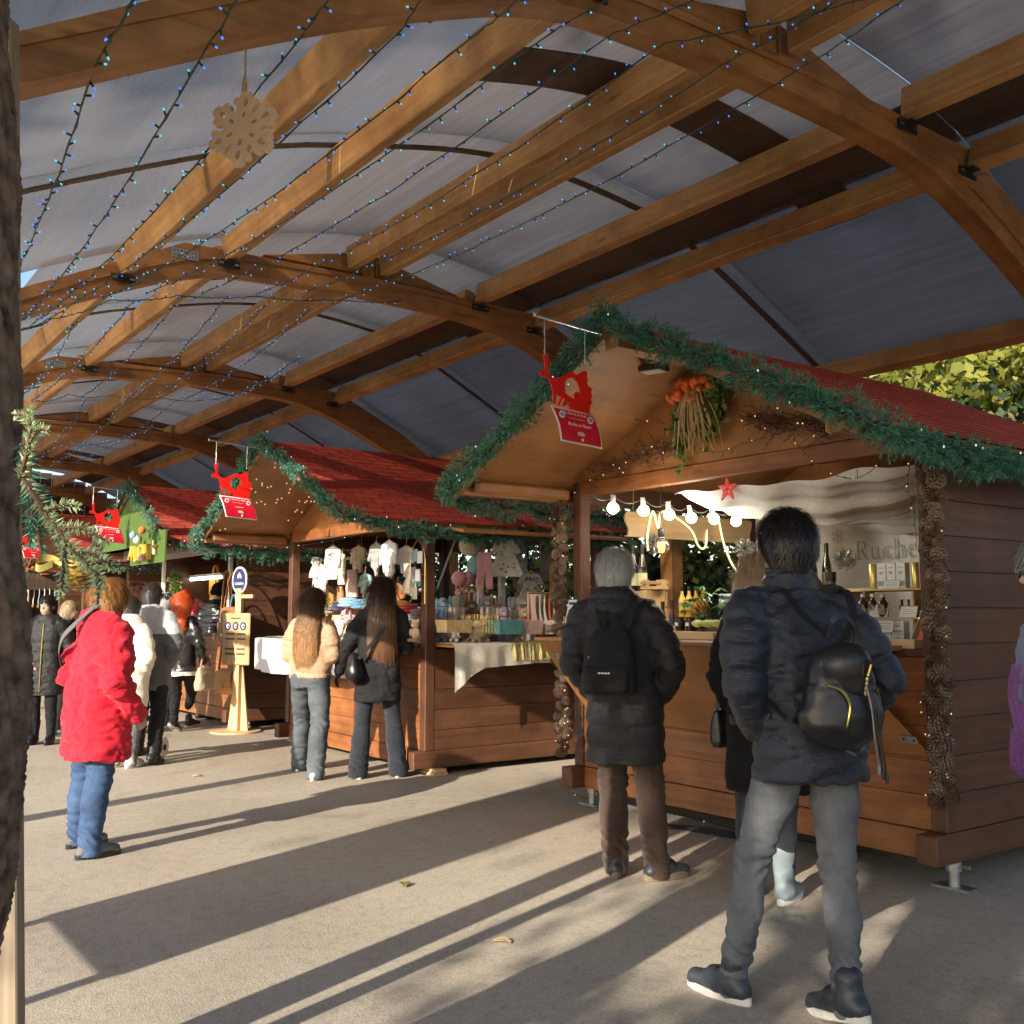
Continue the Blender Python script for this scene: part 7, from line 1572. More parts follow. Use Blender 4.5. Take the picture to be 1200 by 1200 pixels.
# ------------------------------------------------------------------ the middle stall: baby clothes and plush toys
ZM = .06 + 1.08
LATER = []
def garment(label, loc, w, h, mat, kind='shirt', rz=0, trim=None, dots=None, group='baby clothes hung in the middle stall', name='baby_garment'):
    t = thing(name, label, 'garment', loc, rz, group); outl = dict(
        shirt=[(-.14, 0), (-.5, -.12), (-.62, -.62), (-.46, -.66), (-.34, -.30), (-.33, -1), (.33, -1), (.34, -.30), (.46, -.66), (.62, -.62), (.5, -.12), (.14, 0), (.06, -.06), (-.06, -.06)],
        onesie=[(-.13, 0), (-.42, -.10), (-.55, -.52), (-.42, -.55), (-.30, -.28), (-.31, -.72), (-.16, -.86), (-.12, -1), (.12, -1), (.16, -.86), (.31, -.72), (.30, -.28), (.42, -.55), (.55, -.52), (.42, -.10), (.13, 0), (.06, -.06), (-.06, -.06)],
        dress=[(-.12, 0), (-.28, -.06), (-.44, -.34), (-.33, -.38), (-.24, -.26), (-.25, -.42), (-.52, -1), (.52, -1), (.25, -.42), (.24, -.26), (.33, -.38), (.44, -.34), (.28, -.06), (.12, 0), (.05, -.05), (-.05, -.05)],
        trousers=[(-.3, 0), (-.36, -.3), (-.42, -1), (-.12, -1), (0, -.38), (.12, -1), (.42, -1), (.36, -.3), (.3, 0)],
        towel=[(-.4, 0), (-.42, -1), (.42, -1), (.4, 0)])[kind]
    m = MB(); pts = []
    for i in range(len(outl)):
        a, b = outl[i], outl[(i + 1) % len(outl)]
        for k in range(3): pts.append((a[0] + (b[0] - a[0]) * k / 3, a[1] + (b[1] - a[1]) * k / 3))
    fold = lambda x, z: .018 * math.sin(x * 9 / w * .35 * 3 + z * 2) + .012 * math.sin(x * 40)
    f = [Vector((x * w, -.012 + fold(x * w, z), z * h)) for x, z in pts]; b_ = [p + Vector((0, .026, 0)) for p in f]; n = len(f); c = Vector((0, -.028, -.5 * h)); cb = Vector((0, .03, -.5 * h)); cx = sum(p[1] for p in outl) / len(outl)
    bmv = bpy.data.curves.new('t', 'CURVE'); bmv.dimensions = '2D'; bmv.fill_mode = 'BOTH'; bmv.extrude = .010; bmv.bevel_depth = .006; bmv.bevel_resolution = 1; sp = bmv.splines.new('POLY'); sp.points.add(n - 1); sp.use_cyclic_u = True
    for p, q in zip(sp.points, f): p.co = (q.x, q.z, 0, 1)
    ob = bpy.data.objects.new('t', bmv); me = bpy.data.meshes.new_from_object(ob); bpy.data.objects.remove(ob); me.materials.clear(); me.materials.append(MATS[mat]); me.name = 'cloth'
    for v in me.vertices: v.co.z += .012 * math.sin(v.co.x * 38) + .008 * math.sin(v.co.y * 23)
    o = bpy.data.objects.new('cloth', me); COL.objects.link(o); o.parent = t; o.rotation_euler = (PI / 2, 0, 0)
    if trim: m = MB(); m.box(-.33 * w, .33 * w, -.022, -.019, -h, -.94 * h); m.box(-.12 * w, .12 * w, -.022, -.019, -.05 * h, .0); m.build('trim', trim, t)
    if dots:
        rr = random.Random(len(label)); m = MB()
        for k in range(16): m.ell((rr.uniform(-.26, .26) * w, -.024, rr.uniform(-.9, -.15) * h), (.011, .003, .011), 6, rr.randrange(len(dots)))
        m.build('print', dots, t)['kind'] = 'stuff'
    if kind != 'towel': m = MB(); m.tube([(-.2 * w, 0, -.02), (0, 0, .02), (.2 * w, 0, -.02)], .004, 5); m.tube([(0, 0, .02), (0, 0, .06), (.012, 0, .075), (.02, 0, .06)], .0025, 5); m.build('hanger', 'wood_pine', t)
    return t
V_ = 5.25
rail = thing('hanging_rail', 'pale driftwood rail hung on cords with baby clothes', 'rail', at(400, 658, v=5.5)); m = MB(); m.tube([(-.62, 0, .05), (-.2, .01, .02), (.2, 0, .03), (.7, 0, .0)], .016, 8); m.build('branch', 'straw', rail)
for x in (-.55, .02, .5): m = MB(); m.tube([(x, 0, .02), (x, 0, .38)], .003, 5); m.build('cord', 'straw', rail)
dots = ['plush_red', 'plush_green', 'plush_navy']
for a in (('white christmas sweater with red hem and red and green print', 376, 662, 5.10, .30, .33, 'plush_white', 'shirt', 'plush_red', dots), ('white long sleeved baby top with small red print hanging at the left', 390, 640, 5.02, .28, .36, 'plush_white', 'shirt', None, ['plush_red']),
          ('cream knitted baby trousers hanging beside the white top', 401, 650, 5.06, .18, .32, 'plush_cream', 'trousers', None, None), ('rose patterned baby blanket hanging behind the tops', 413, 668, 5.35, .24, .30, 'plush_rose', 'towel', None, ['plush_white']),
          ('pale green patterned baby suit hung right of the blanket', 428, 672, 5.35, .22, .26, 'plush_aqua', 'onesie', None, ['plush_white']), ('grey long sleeved bodysuit hung behind the white one', 441, 636, 5.10, .24, .34, 'plush_grey', 'onesie', None, None),
          ('bright white long sleeved bodysuit with small grey lettering', 456, 634, 5.00, .28, .42, 'plush_white', 'onesie', None, ['plush_grey']), ('cream baby dress hung beside the gold wire rack', 479, 664, 5.12, .20, .26, 'plush_cream', 'dress', None, None),
          ('rust brown baby trousers half hidden behind the cream ones', 398, 688, 5.3, .20, .26, 'plush_fox', 'trousers', None, None)):
    garment(a[0], at(a[1], a[2], v=a[3]), a[4], a[5], a[6], a[7], 0, a[8], a[9])
for i, (x, y, v, c, kd, w_, h_) in enumerate(((366, 690, 5.45, 'sky', 'shirt', .26, .28), (384, 694, 5.5, 'mustard', 'onesie', .24, .30), (407, 698, 5.48, 'pink', 'dress', .24, .28), (420, 640, 5.5, 'cream', 'shirt', .26, .30), (433, 694, 5.5, 'white', 'shirt', .26, .28), (448, 690, 5.5, 'lilac', 'dress', .24, .30), (466, 684, 5.4, 'orange', 'onesie', .22, .28), (476, 640, 5.45, 'white', 'shirt', .24, .28), (486, 668, 5.5, 'aqua', 'shirt', .22, .26), (370, 650, 5.5, 'white', 'dress', .24, .28))):
    garment('%s baby %s hanging in the back row, %s from the left' % (c, dict(shirt='top', onesie='bodysuit', dress='dress')[kd], ['first', 'third', 'fifth', 'fourth', 'seventh', 'eighth', 'ninth', 'tenth', 'last', 'second'][i]), at(x, y, v=v), w_, h_, 'plush_' + c, kd, 0, None, ['plush_white', 'plush_red'] if i % 3 == 0 else None)
for i, (x, y, c, e) in enumerate(((524, 740, 'pink', 'bunny'), (546, 738, 'white', 'bear'), (578, 716, 'mustard', 'bear'), (600, 712, 'white', 'bunny'), (624, 716, 'sky', 'bear'), (632, 728, 'orange', 'flop'), (606, 738, 'cream', 'bear'), (584, 702, 'rose', 'bunny'))):
    LATER.append((x, y, c, e, i))
gr = thing('card_rack', 'arched gold wire rack with pouches at the right post', 'rack', at(489, 705, v=4.74)); m = MB(); m.tube([(-.13, 0, -.02), (-.13, 0, .38), (-.10, 0, .48), (0, 0, .56), (.10, 0, .48), (.13, 0, .38), (.13, 0, -.02), (-.13, 0, -.02)], .004, 6)
for z in (.1, .24, .38): m.tube([(-.13, 0, z), (.13, 0, z)], .003, 5)
m.build('wire', 'gold', gr)
for i, (x, z, mt) in enumerate(((-.02, .36, 'plush_sky'), (.02, .18, 'white_card'), (-.03, .02, 'plush_cream'), (.06, .34, 'white_card'), (-.05, .20, 'plush_lilac'))): m = MB(); m.box(x - .045, x + .045, -.02, -.008, z, z + .11); m.build('pouch', mt, gr, bev=.004)
def plush(label, loc, s, body, ear='bear', rz=0, ears=None, dress=None):
    t = thing('plush_toy', label, 'plush toy', loc, rz, 'plush toys on the middle stall'); m = MB(); m.ell((0, 0, .42 * s), (.24 * s, .20 * s, .32 * s), 12); m.build('body', 'plush_' + (dress or body), t, smooth=180)
    m = MB(); m.ell((0, -.03 * s, .86 * s), (.23 * s, .20 * s, .21 * s), 12); m.build('head', 'plush_' + body, t, smooth=180); m = MB(); m.ell((0, -.20 * s, .80 * s), (.10 * s, .08 * s, .08 * s), 10); m.build('muzzle', 'plush_cream', t, smooth=180)
    m = MB(); m.ell((0, -.275 * s, .83 * s), (.035 * s, .02 * s, .025 * s), 8); m.build('nose', 'plush_charcoal', t, smooth=180)
    for g in (-1, 1):
        m = MB()
        if ear == 'bunny': m.ell((g * .12 * s, 0, 1.22 * s), (.07 * s, .04 * s, .26 * s), 10)
        elif ear == 'flop': m.ell((g * .25 * s, -.02 * s, .80 * s), (.07 * s, .06 * s, .26 * s), 10)
        else: m.ell((g * .17 * s, 0, 1.04 * s), (.085 * s, .05 * s, .085 * s), 10)
        m.build('ear', 'plush_' + (ears or body), t, smooth=180); m = MB(); m.ell((g * .085 * s, -.215 * s, .90 * s), .022 * s, 8); m.build('eye', 'plush_charcoal', t, smooth=180)
        m = MB(); m.ell((g * .25 * s, -.08 * s, .46 * s), (.075 * s, .10 * s, .20 * s), 10); m.build('arm', 'plush_' + body, t, smooth=180); m = MB(); m.ell((g * .15 * s, -.20 * s, .10 * s), (.09 * s, .20 * s, .09 * s), 10); m.build('leg', 'plush_' + body, t, smooth=180)
    return t
UR = 7.84
RZ = math.radians(70)
def on(px, py, u, zz=ZM + .012):
    p = at(px, py, u=u); p.z = max(zz, p.z); return p
# counters and posts seen through the side opening
for x, lab in ((562, 'left white painted post inside the side opening'), (588, 'right white painted post inside the side opening')):
    p = at(x, 700, u=8.55); m = MB(); m.box(-.03, .03, -.03, .03, 0, 1.15); mesh_thing(m, 'white_post', 'white_paint', lab, 'post', Vector((p.x, p.y, ZM - .03)), 0, 'white posts', bev=.004)
sd = thing('stepped_shelf', 'white stepped shelf carrying the plush toys', 'shelf', W(8.42, 5.65, ZM)); m = MB(); m.box(-.10, .12, -.55, .62, .15, .17); m.build('step', 'white_paint', sd); m = MB(); m.box(-.36, -.11, -.55, .62, .32, .34); m.build('step', 'white_paint', sd)
for y in (-.55, .60):
    m = MB(); m.box(-.36, -.115, y, y + .02, 0, .319); m.build('side', 'white_paint', sd); m = MB(); m.box(-.095, .12, y, y + .02, 0, .149); m.build('side', 'white_paint', sd)
z1, z2, z0 = ZM + .172, ZM + .342, ZM + .014
T = [('blue bunny lying at the left end of the toy row', 519, 705, 8.28, z1, .24, 'sky', 'flop', 0), ('big cream toy with blue ears in the left corner', 534, 700, 8.22, z1, .26, 'cream', 'flop', 'sky'), ('lilac bunny behind the wicker basket', 517, 725, 8.05, z0, .21, 'lilac', 'bunny', 0), ('small pale grey bunny behind the wicker basket', 531, 725, 8.02, z0, .19, 'white', 'bunny', 'grey'),
     ('tan toy with cream face left of the wire basket', 545, 715, 8.10, z0, .22, 'tan', 'bear', 'cream'), ('brown and white bunny above the wire basket', 553, 712, 8.25, z1, .22, 'brown', 'bunny', 'rose'), ('grey koala like bear on the white shelf', 571, 708, 8.22, z1, .26, 'grey', 'bear', 'rose'),
     ('mauve flop eared dog in the middle of the toy row', 590, 722, 8.05, z0 + .06, .25, 'lilac', 'flop', 'rose'), ('brown bear in a red dress right of the mauve dog', 613, 722, 8.04, z0 + .06, .24, 'tan', 'bear', 0), ('orange fox on the kraft box at the back', 545, 683, 8.62, z2, .20, 'fox', 'bear', 'charcoal'), ('dark brown monkey on the upper step', 552, 684, 8.60, z2, .20, 'brown', 'bear', 'tan'),
     ('second brown monkey beside the white post', 569, 686, 8.58, z2, .20, 'brown', 'bear', 'rose'), ('pink toy bunny hanging back on the upper step', 537, 684, 8.66, z2, .17, 'pink', 'bunny', 0), ('grey rabbit with pink hat sitting high at the right', 612, 655, 8.50, z2 + .1, .30, 'grey', 'bunny', 'pink'), ('slim beige doll standing in the wire basket', 568, 742, 7.83, z0, .22, 'tan', 'bunny', 'rose'), ('cream lamb in the wire basket', 559, 742, 7.84, z0, .19, 'cream', 'flop', 'tan')]
for lab, px, py, u, z, s_, b_, e_, ec in T:
    p = at(px, py, u=u); plush(lab, Vector((p.x, p.y, z)), s_, b_, e_, RZ + rnd(-.4, .3), ec or None, 'red' if 'red dress' in lab else None)
for x, y, c, e, i in LATER:
    p = at(x, y, u=8.12 if y > 720 else 8.36); plush('small %s %s peeking out of the toy row, %s from the left' % (c, dict(bunny='bunny', bear='bear', flop='dog')[e], ['first', 'second', 'third', 'fifth', 'seventh', 'last', 'sixth', 'fourth'][i]), Vector((p.x, p.y, z0 if y > 720 else z1)), .19, c, e, RZ + rnd(-.5, .5))
p = at(612, 655, u=8.5); m = MB(); m.box(-.11, .11, -.11, .11, 0, z2 + .1 - ZM - .001); mesh_thing(m, 'display_block', 'white_paint', 'white display block under the pink hatted rabbit', 'block', Vector((p.x, p.y, ZM)))
p = at(551, 702, u=8.60); carton('kraft box with square window on the upper step', Vector((p.x, p.y, z2 - .17)), .16, .2, .168, 'kraft', RZ)
def basket(label, loc, w, d, h, mat, rz, name='basket', holes=False):
    t = thing(name, label, 'basket', loc, rz, 'baskets on the middle stall'); m = MB(); fl_ = 1.12
    for (a, b) in (((-1, -1), (1, -1)), ((1, -1), (1, 1)), ((1, 1), (-1, 1)), ((-1, 1), (-1, -1))):
        rows = 6 if holes else 9
        for r in range(rows):
            f0 = 1 + (fl_ - 1) * r / rows; z0_ = h * r / rows; z1_ = h * (r + .86) / rows
            pa = Vector((a[0] * w / 2 * f0, a[1] * d / 2 * f0, (z0_ + z1_) / 2)); pb = Vector((b[0] * w / 2 * f0, b[1] * d / 2 * f0, (z0_ + z1_) / 2)); m.beam(pa, pb, .008, z1_ - z0_)
        for k in range(7): f = k / 6; q0 = Vector((a[0] + (b[0] - a[0]) * f, a[1] + (b[1] - a[1]) * f, 0)); m.beam(Vector((q0.x * w / 2 * .985, q0.y * d / 2 * .985, 0)), Vector((q0.x * w / 2 * fl_ * .985, q0.y * d / 2 * fl_ * .985, h)), .012, .006, (q0.y, -q0.x, .01))
    m.box(-w / 2 * .96, w / 2 * .96, -d / 2 * .96, d / 2 * .96, .001, .008); m.build('weave', mat, t); return t
basket('flat wicker basket at the left end of the side counter', on(532, 741, 7.72), .17, .24, .11, 'wicker', 0)
wb = thing('wire_basket', 'gold wire basket with small toys on the side counter', 'basket', on(563, 742, 7.76), 0); m = MB()
for z in (.0, .06, .12, .17): m.tube([(-.09, -.13, z), (.09, -.13, z), (.09, .13, z), (-.09, .13, z), (-.09, -.13, z)], .003, 5)
for i in range(9): y = -.13 + .0325 * i; m.tube([(.09, y, 0), (.09, y, .17)], .002, 4); m.tube([(-.09, y, 0), (-.09, y, .17)], .002, 4)
m.build('wire', 'gold', wb)
basket('teal plastic crate on the side counter', on(592, 743, 7.70), .20, .25, .13, 'teal_plastic', 0, 'folding_crate', True); basket('dusty pink plastic crate right of the teal one', on(617, 743, 7.72), .20, .20, .13, 'pink_plastic', 0, 'folding_crate', True)
carton('small white gift box with gold print at the right of the crates', on(642, 743, 7.72), .09, .13, .13, 'white_card', RZ, 'gold_tube')
hs = thing('toy_clothes_rail', 'small wooden rail of rust, pink and cream children clothes at the right', 'clothes rail', on(640, 738, 7.98)); m = MB()
for y in (-.22, .22): m.tube([(0, y, 0), (0, y, .36)], .008, 6)
m.tube([(0, -.22, .36), (0, .22, .36)], .008, 6); m.build('rail', 'wood_pine', hs)
for i, c in enumerate(('rose', 'cream', 'white', 'orange', 'rose', 'pink', 'tan')):
    m = MB(); y = -.18 + .058 * i; m.grid(lambda a, b, y=y: Vector(((a - .5) * .18 * (.7 + .4 * b), y + .012 * math.sin(a * 9 + b * 5), .345 - .30 * b)), 6, 6); m.build('little_garment', 'plush_' + c, hs, thick=.012, smooth=180)
garment('white baby dress with blue flowers hanging in the side opening', at(593, 632, u=8.15), .34, .36, 'plush_white', 'dress', RZ, None, ['plush_blue', 'plush_red', 'plush_sky'])
garment('second flowered baby dress hanging behind the first', at(601, 634, u=8.30), .32, .34, 'plush_sky', 'dress', RZ, None, ['plush_white', 'plush_red'])
garment('pink crochet toy garland hanging beside the white post', at(568, 648, u=8.1), .18, .34, 'plush_pink', 'trousers', RZ); garment('grey quilted baby sleeping bag hanging at the right', at(622, 672, u=8.05), .30, .30, 'plush_grey', 'dress', RZ, None, ['plush_charcoal']); garment('plain grey scarf hanging at the right back', at(643, 636, u=8.6), .22, .40, 'plush_grey', 'towel', RZ); garment('mustard bunny shaped garment hanging at the far right', at(651, 662, u=8.1), .14, .30, 'plush_mustard', 'trousers', RZ)
mb = thing('baby_mobile', 'soft baby mobile with cream cloud, blue drop and pink balls', 'mobile', at(551, 640, u=8.4)); m = MB(); m.ell((0, 0, 0), (.10, .12, .10), 12); m.build('cloud', 'plush_cream', mb, smooth=180)
m = MB(); m.ell((.0, .10, -.20), (.09, .13, .13), 12); m.build('drop', 'plush_aqua', mb, smooth=180)
for y in (-.13, -.03): m = MB(); m.ell((0, y, -.32), .075, 12); m.build('ball', 'plush_pink', mb, smooth=180)
m = MB(); m.tube([(0, 0, .1), (0, 0, .3)], .003, 5); m.build('cord', 'straw', mb)
m = MB(); a, b = at(512, 690, u=7.98), at(536, 626, u=7.98); m.tube([a - a, b - a], .011, 8); mesh_thing(m, 'gas_strut', 'metal_galv', 'pale metal strut holding up the side flap', 'strut', a)
# table cloths
def cloth(label, u0, u1, v0, v1, z, drop, side, seed, mat='linen', name='tablecloth', tail=0):
    """cloth lying on a counter and hanging over one edge; side: 'u-' (towards the viewer) or 'v-'"""
    rr = random.Random(seed); o0 = W((u0 + u1) / 2, (v0 + v1) / 2, z); t = MB(); dep = (u1 - u0) if side != 'v-' else (v1 - v0); wid = (v1 - v0) if side != 'v-' else (u1 - u0)
    def fn(a, b):
        s = b * (dep + drop(a)); x = (a - .5) * wid
        fold = .022 * math.sin(a * 31 + seed) + .014 * math.sin(a * 67 + 2 * seed)
        if s < dep: q = (s - dep / 2, 0)
        else: q = (dep / 2 + .012 + fold * min(1, (s - dep) / .12) * .9 + .012, -(s - dep))
        if side == 'u-': return Vector((q[0], x, q[1] + .003))
        if side == 'u+': return Vector((-q[0], -x, q[1] + .003))
        return Vector((x, -q[0], q[1] + .003))
    t.grid(fn, 60, 30); return mesh_thing(t, name, mat, label, 'cloth', o0, 0, 'white cloths on the middle stall' if name == 'tablecloth' else None, smooth=180)
zs = ZM + .013
cloth('natural white tablecloth with a long hanging corner over the side counter', 7.56, 7.90, 4.86, 6.75, zs, lambda a: .20 + (.22 * max(0, 1 - a / .16) if a < .16 else .0) + .012 * math.sin(a * 9), 'u-', 2)
cloth('gold sequin runner over the white cloth of the side counter', 7.545, 7.90, 5.47, 5.92, zs + .006, lambda a: .165, 'u-', 5, 'sequin', 'sequin_runner')
cloth('white tablecloth over the far side counter left of the beige jacket', 10.92, 11.30, 4.70, 6.6, zs, lambda a: .30 + .05 * math.sin(a * 7), 'u+', 3)
cloth('white tablecloth over the front counter behind the two long haired shoppers', 8.00, 10.86, 4.42, 4.775, ZM + .0135, lambda a: .34 + .03 * math.sin(a * 8), 'v-', 4, 'white_cloth')
rr = random.Random(8); cols = list(PAL); k = 0
place = ['at the back left', 'at the back centre', 'at the back right', 'in the middle left', 'in the middle centre', 'in the middle right', 'at the front left', 'at the front centre', 'at the front right']
for i, (x, y, c) in enumerate(((372, 722, 'red'), (383, 716, 'cream'), (396, 712, 'navy'), (408, 708, 'sky'), (420, 710, 'blue'), (432, 712, 'green'), (470, 712, 'mustard'), (480, 716, 'red'), (488, 722, 'rose'), (388, 732, 'tan'), (400, 730, 'aqua'), (412, 728, 'pink'), (424, 730, 'orange'), (394, 745, 'white'), (408, 748, 'cream'), (420, 752, 'sky'), (476, 735, 'lilac'), (486, 738, 'brown'))):
    m = MB(); w_ = rr.uniform(.08, .13)
    for j in range(3): m.ell((rr.uniform(-.015, .015), rr.uniform(-.01, .01), .018 + .03 * j), (w_ * rr.uniform(.8, 1), .075, .022), 10)
    p = at(x, y, v=4.93 + .03 * (i % 3)); tier = 0.0; p.z = max(ZM + .002, p.z - .03)
    mesh_thing(m, 'folded_clothes', 'plush_' + c, '%s stack of folded %s baby clothes, number %s from the left post' % (['small', 'soft', 'neat'][i % 3], c, ['one', 'two', 'three', 'four', 'five', 'six', 'seven', 'eight', 'nine', 'ten', 'eleven', 'twelve', 'thirteen', 'fourteen', 'fifteen', 'sixteen', 'seventeen', 'eighteen'][i]), 'clothes', p, rr.uniform(0, 3), 'folded baby clothes', smooth=180)
dt = thing('display_steps', 'pine display steps for folded baby clothes behind the front opening', 'steps', W(9.45, 5.02, ZM)); 
for i in range(3): m = MB(); m.box(-1.2, 1.2, -.06 + .13 * i, .068 + .13 * i, .0, .06 + .10 * i); m.build('step', 'wood_pine', dt)
for i, (x, y, c, e) in enumerate(((372, 745, 'white', 'bunny'), (384, 750, 'cream', 'bear'), (398, 756, 'white', 'flop'), (410, 762, 'rose', 'bunny'), (487, 752, 'tan', 'bear'))):
    p = at(x, y, v=4.62); p.z = ZM + .03; plush('%s plush toy number %s on the front table' % (c, ['one', 'two', 'three', 'four', 'five'][i]), p, .18, c, e, rnd(-.5, .5))
wire_lights('tiny warm lights scattered along the lintel of the middle stall', [at(x, y, v=4.76) for x, y in ((346, 640), (375, 636), (405, 630), (440, 622), (470, 618), (495, 612))], 9, group='thin wire lights on the middle stall')
m = MB(); rr = random.Random(2)
for k in range(46):                                                 # light net under the soffit
    x = rr.uniform(.0, 1.3); y = rr.uniform(-.85, -.05); p = Vector((x, y, .06 + 3.03 - abs(x - 1.5) * .5 - .045)); m.ell(p, .008, 6)
sn = m.build('light_net', 'led_warm', loc=W(7.9 + SW, 4.79, 0)); tag(sn, 'net of tiny warm lights under the left roof overhang of the middle stall', 'fairy lights'); sn['kind'] = 'stuff'

# ------------------------------------------------------------------ third stall: bags; balloon letters; wooden stand
plain('balloon_gold', (.85, .60, .10), .3, .25, .1, 10)
gl = thing('balloon_letters', 'gold balloon letters spelling ALOH and a star on the green turf gable', 'letters', at(168, 646, v=3.74))
m = MB(); m.box(-.62, .78, .02, .04, -.16, .22); m.build('turf_board', 'turf', gl)
for i, ch in enumerate('ALOH'): o = text_mesh(ch, .27, 'balloon_gold', gl, 'letter', (-.40 + .21 * i, -.02, -.10 - .02 * (i % 2)), (PI / 2, .12 * (-1) ** i, 0), .03)
m = MB(); R = .11; m.prism([(R * (1 if k % 2 == 0 else .42) * math.sin(k * PI / 5), R * (1 if k % 2 == 0 else .42) * math.cos(k * PI / 5)) for k in range(10)], (.44, -.03, .02), (1, 0, 0), (0, 0, 1), (0, .05, 0)); m.build('star', 'gold', gl, bev=.01)
for i, (x, z, mt, lab) in enumerate(((.02, .13, 'white_paint', 'white bauble over the gold letters'), (.22, .24, 'plush_orange', 'orange bauble right of the gold letters'), (.26, -.10, 'plush_rose', 'rose bauble under the gold letters'), (-.15, .20, 'plush_sky', 'blue bauble over the gold letters'))):
    m = MB(); m.ell((0, 0, 0), .045, 14); m.lathe([(.012, .042), (.012, .058), (.008, .06)], (0, 0, 0), 8); mesh_thing(m, 'bauble', mt, lab, 'bauble', gl.location + Vector((x, -.09, z)), 0, 'baubles on the turf gable', smooth=60)
sp_ = thing('spotlight', 'lit white spotlight under the garland of the turf gable', 'lamp', at(172, 602, v=4.3)); m = MB(); m.lathe([(.03, 0), (.06, .04), (.06, .10), (.05, .105)], (0, 0, 0), 14, 0, (.2, -1, -.6)); m.build('housing', 'white_paint', sp_); m = MB(); m.lathe([(.0, .106), (.05, .107)], (0, 0, 0), 14, 0, (.2, -1, -.6)); m.build('lens', 'tube_glow', sp_)
tl_ = thing('tube_lamp', 'white fluorescent tube lamp lighting the bag stall', 'lamp', at(238, 678, v=5.2)); m = MB(); m.tube([(-.75, 0, 0), (.75, 0, 0)], .022, 8); m.build('tube', 'tube_glow', tl_); m = MB(); m.box(-.78, .78, -.02, .03, .025, .06); m.build('fitting', 'white_paint', tl_)
for x in (-1.42, 1.28): m = MB(); m.box(-.04, .04, -.02, .02, 0, 1.05); mesh_thing(m, 'white_frame_post', 'white_paint', 'white painted frame at the %s of the bag stall opening' % ('left' if x < 0 else 'right'), 'frame', W(13.95 - x * 1.0, 4.775, 1.165), bev=.004)
def bag(label, loc, w, h, d, mat, rz=0, strap_h=.3, name='leather_bag', wide=False):
    t = thing(name, label, 'bag', loc, rz, 'bags for sale at the third stall'); m = MB(); m.lathe([(0, 0)], (0, 0, 0), 3) if False else None
    S = SDF((-w * .7, -d, -.03), (w * .7, d, h + .05), max(.012, w / 26)); S.loft([(.01, 0, 0, w * .46, d * .40), (.03, 0, 0, w * .5, d * .46), (h * .6, 0, 0, w * .5, d * .42), (h, 0, 0, w * .42, d * .22)], .02, 3.4); Vv, Q = S.mesh(lambda Pn, n: .004 * vnoise(Pn * 16, 3)); obj_np('bag_body', Vv, Q, mat, t)
    m = MB(); m.box(-w * .40, w * .40, -d * .50, -d * .455, h * .30, h * .92); m.build('flap', mat, t, bev=.01); m = MB(); m.box(-.012, .012, -d * .53, -d * .501, h * .30, h * .42); m.build('buckle', 'gold', t)
    m = MB(); q = catmull([(-w * .42, 0, h * .9), (-w * .25, 0, h + strap_h * .7), (0, 0, h + strap_h), (w * .25, 0, h + strap_h * .7), (w * .42, 0, h * .9)], 6)
    for a, b in zip(q[:-1], q[1:]): m.beam(a, b, .012, .028, (0, 1, 0))
    m.build('strap', mat, t); return t
plain('leather_red', (.42, .015, .04), .4, 0, .2, 8, .2, 60); plain('leather_tan', (.50, .24, .08), .45, 0, .2, 8, .2, 60); plain('fabric_mustard', (.68, .38, .04), .8, 0, .1, 8)
q = at(222, 725, v=5.1); q.z = 1.17; bag('large crimson red travel bag on the counter of the bag stall', q, .62, .40, .26, 'leather_red', 0, .08)
q = at(252, 690, v=5.35); bag('mustard yellow cloth bag hanging at the back of the bag stall', q + Vector((0, 0, -.2)), .30, .42, .1, 'fabric_mustard', 0, .12)
q = at(205, 728, v=5.0); q.z = 1.17; bag('blue and white patterned pouch on the bag counter', q, .45, .10, .14, 'plush_lilac', 0, .02)
sg = thing('wooden_stand', 'pale wooden signpost stand with round blue sign, slatted panel and disc base', 'stand', at(276, 858, z=0), math.radians(22))
m = MB(); m.lathe([(.30, 0), (.30, .02), (.285, .022)], (0, 0, 0), 32); m.build('base', 'wood_pine', sg, bev=.002); m = MB(); m.prism([(-.17, .022), (.17, .022), (.05, .85), (-.05, .85)], (0, .028, 0), (1, 0, 0), (0, 0, 1), (0, .018, 0)); m.build('fin', 'wood_pine', sg)
m = MB(); m.box(-.048, .048, -.025, .025, .023, 1.72); m.build('upright', 'wood_pine', sg, bev=.004); m = MB(); m.box(-.235, .235, -.050, -.027, .80, 1.42)
pn = m.build('panel', 'wood_crate', sg, bev=.012)
for z in (.92, .98, 1.10, 1.16): 
    for x0, x1 in ((-.17, -.01), (.03, .17)): m = MB(); m.box(x0, x1, -.052, -.0505, z, z + .022); m.build('slot', 'wood_dark', pn)
for x in (-.13, 0, .13): m = MB(); m.lathe([(.052, 0), (.052, .002)], (x, -.0505, 1.265), 18, 0, (0, -1, 0)); m.ell((x, -.053, 1.265), (.026, .001, .030), 8, 1); m.ell((x + .008, -.054, 1.262), (.014, .001, .018), 8, 0); m.build('pictogram', ['navy_sign', 'white_card'], pn) if 'navy_sign' in MATS else (flat('navy_sign', (.018, .026, .10), .4), m.build('pictogram', ['navy_sign', 'white_card'], pn))
m = MB(); m.box(-.085, .085, -.0518, -.0505, 1.352, 1.366); m.build('lettering', 'ink_dark', pn)
m = MB(); m.prism([(.125 * math.cos(a), 1.82 + .165 * math.sin(a)) for a in np.linspace(0, 2 * PI, 28, endpoint=False)], (0, -.012, 0), (1, 0, 0), (0, 0, 1), (0, .022, 0)); rd = m.build('round_sign', 'white_card', sg)
m = MB(); m.prism([(.108 * math.cos(a), 1.82 + .146 * math.sin(a)) for a in np.linspace(0, 2 * PI, 28, endpoint=False)], (0, -.0135, 0), (1, 0, 0), (0, 0, 1), (0, .001, 0)); m.build('sign_face', 'navy_sign', rd)
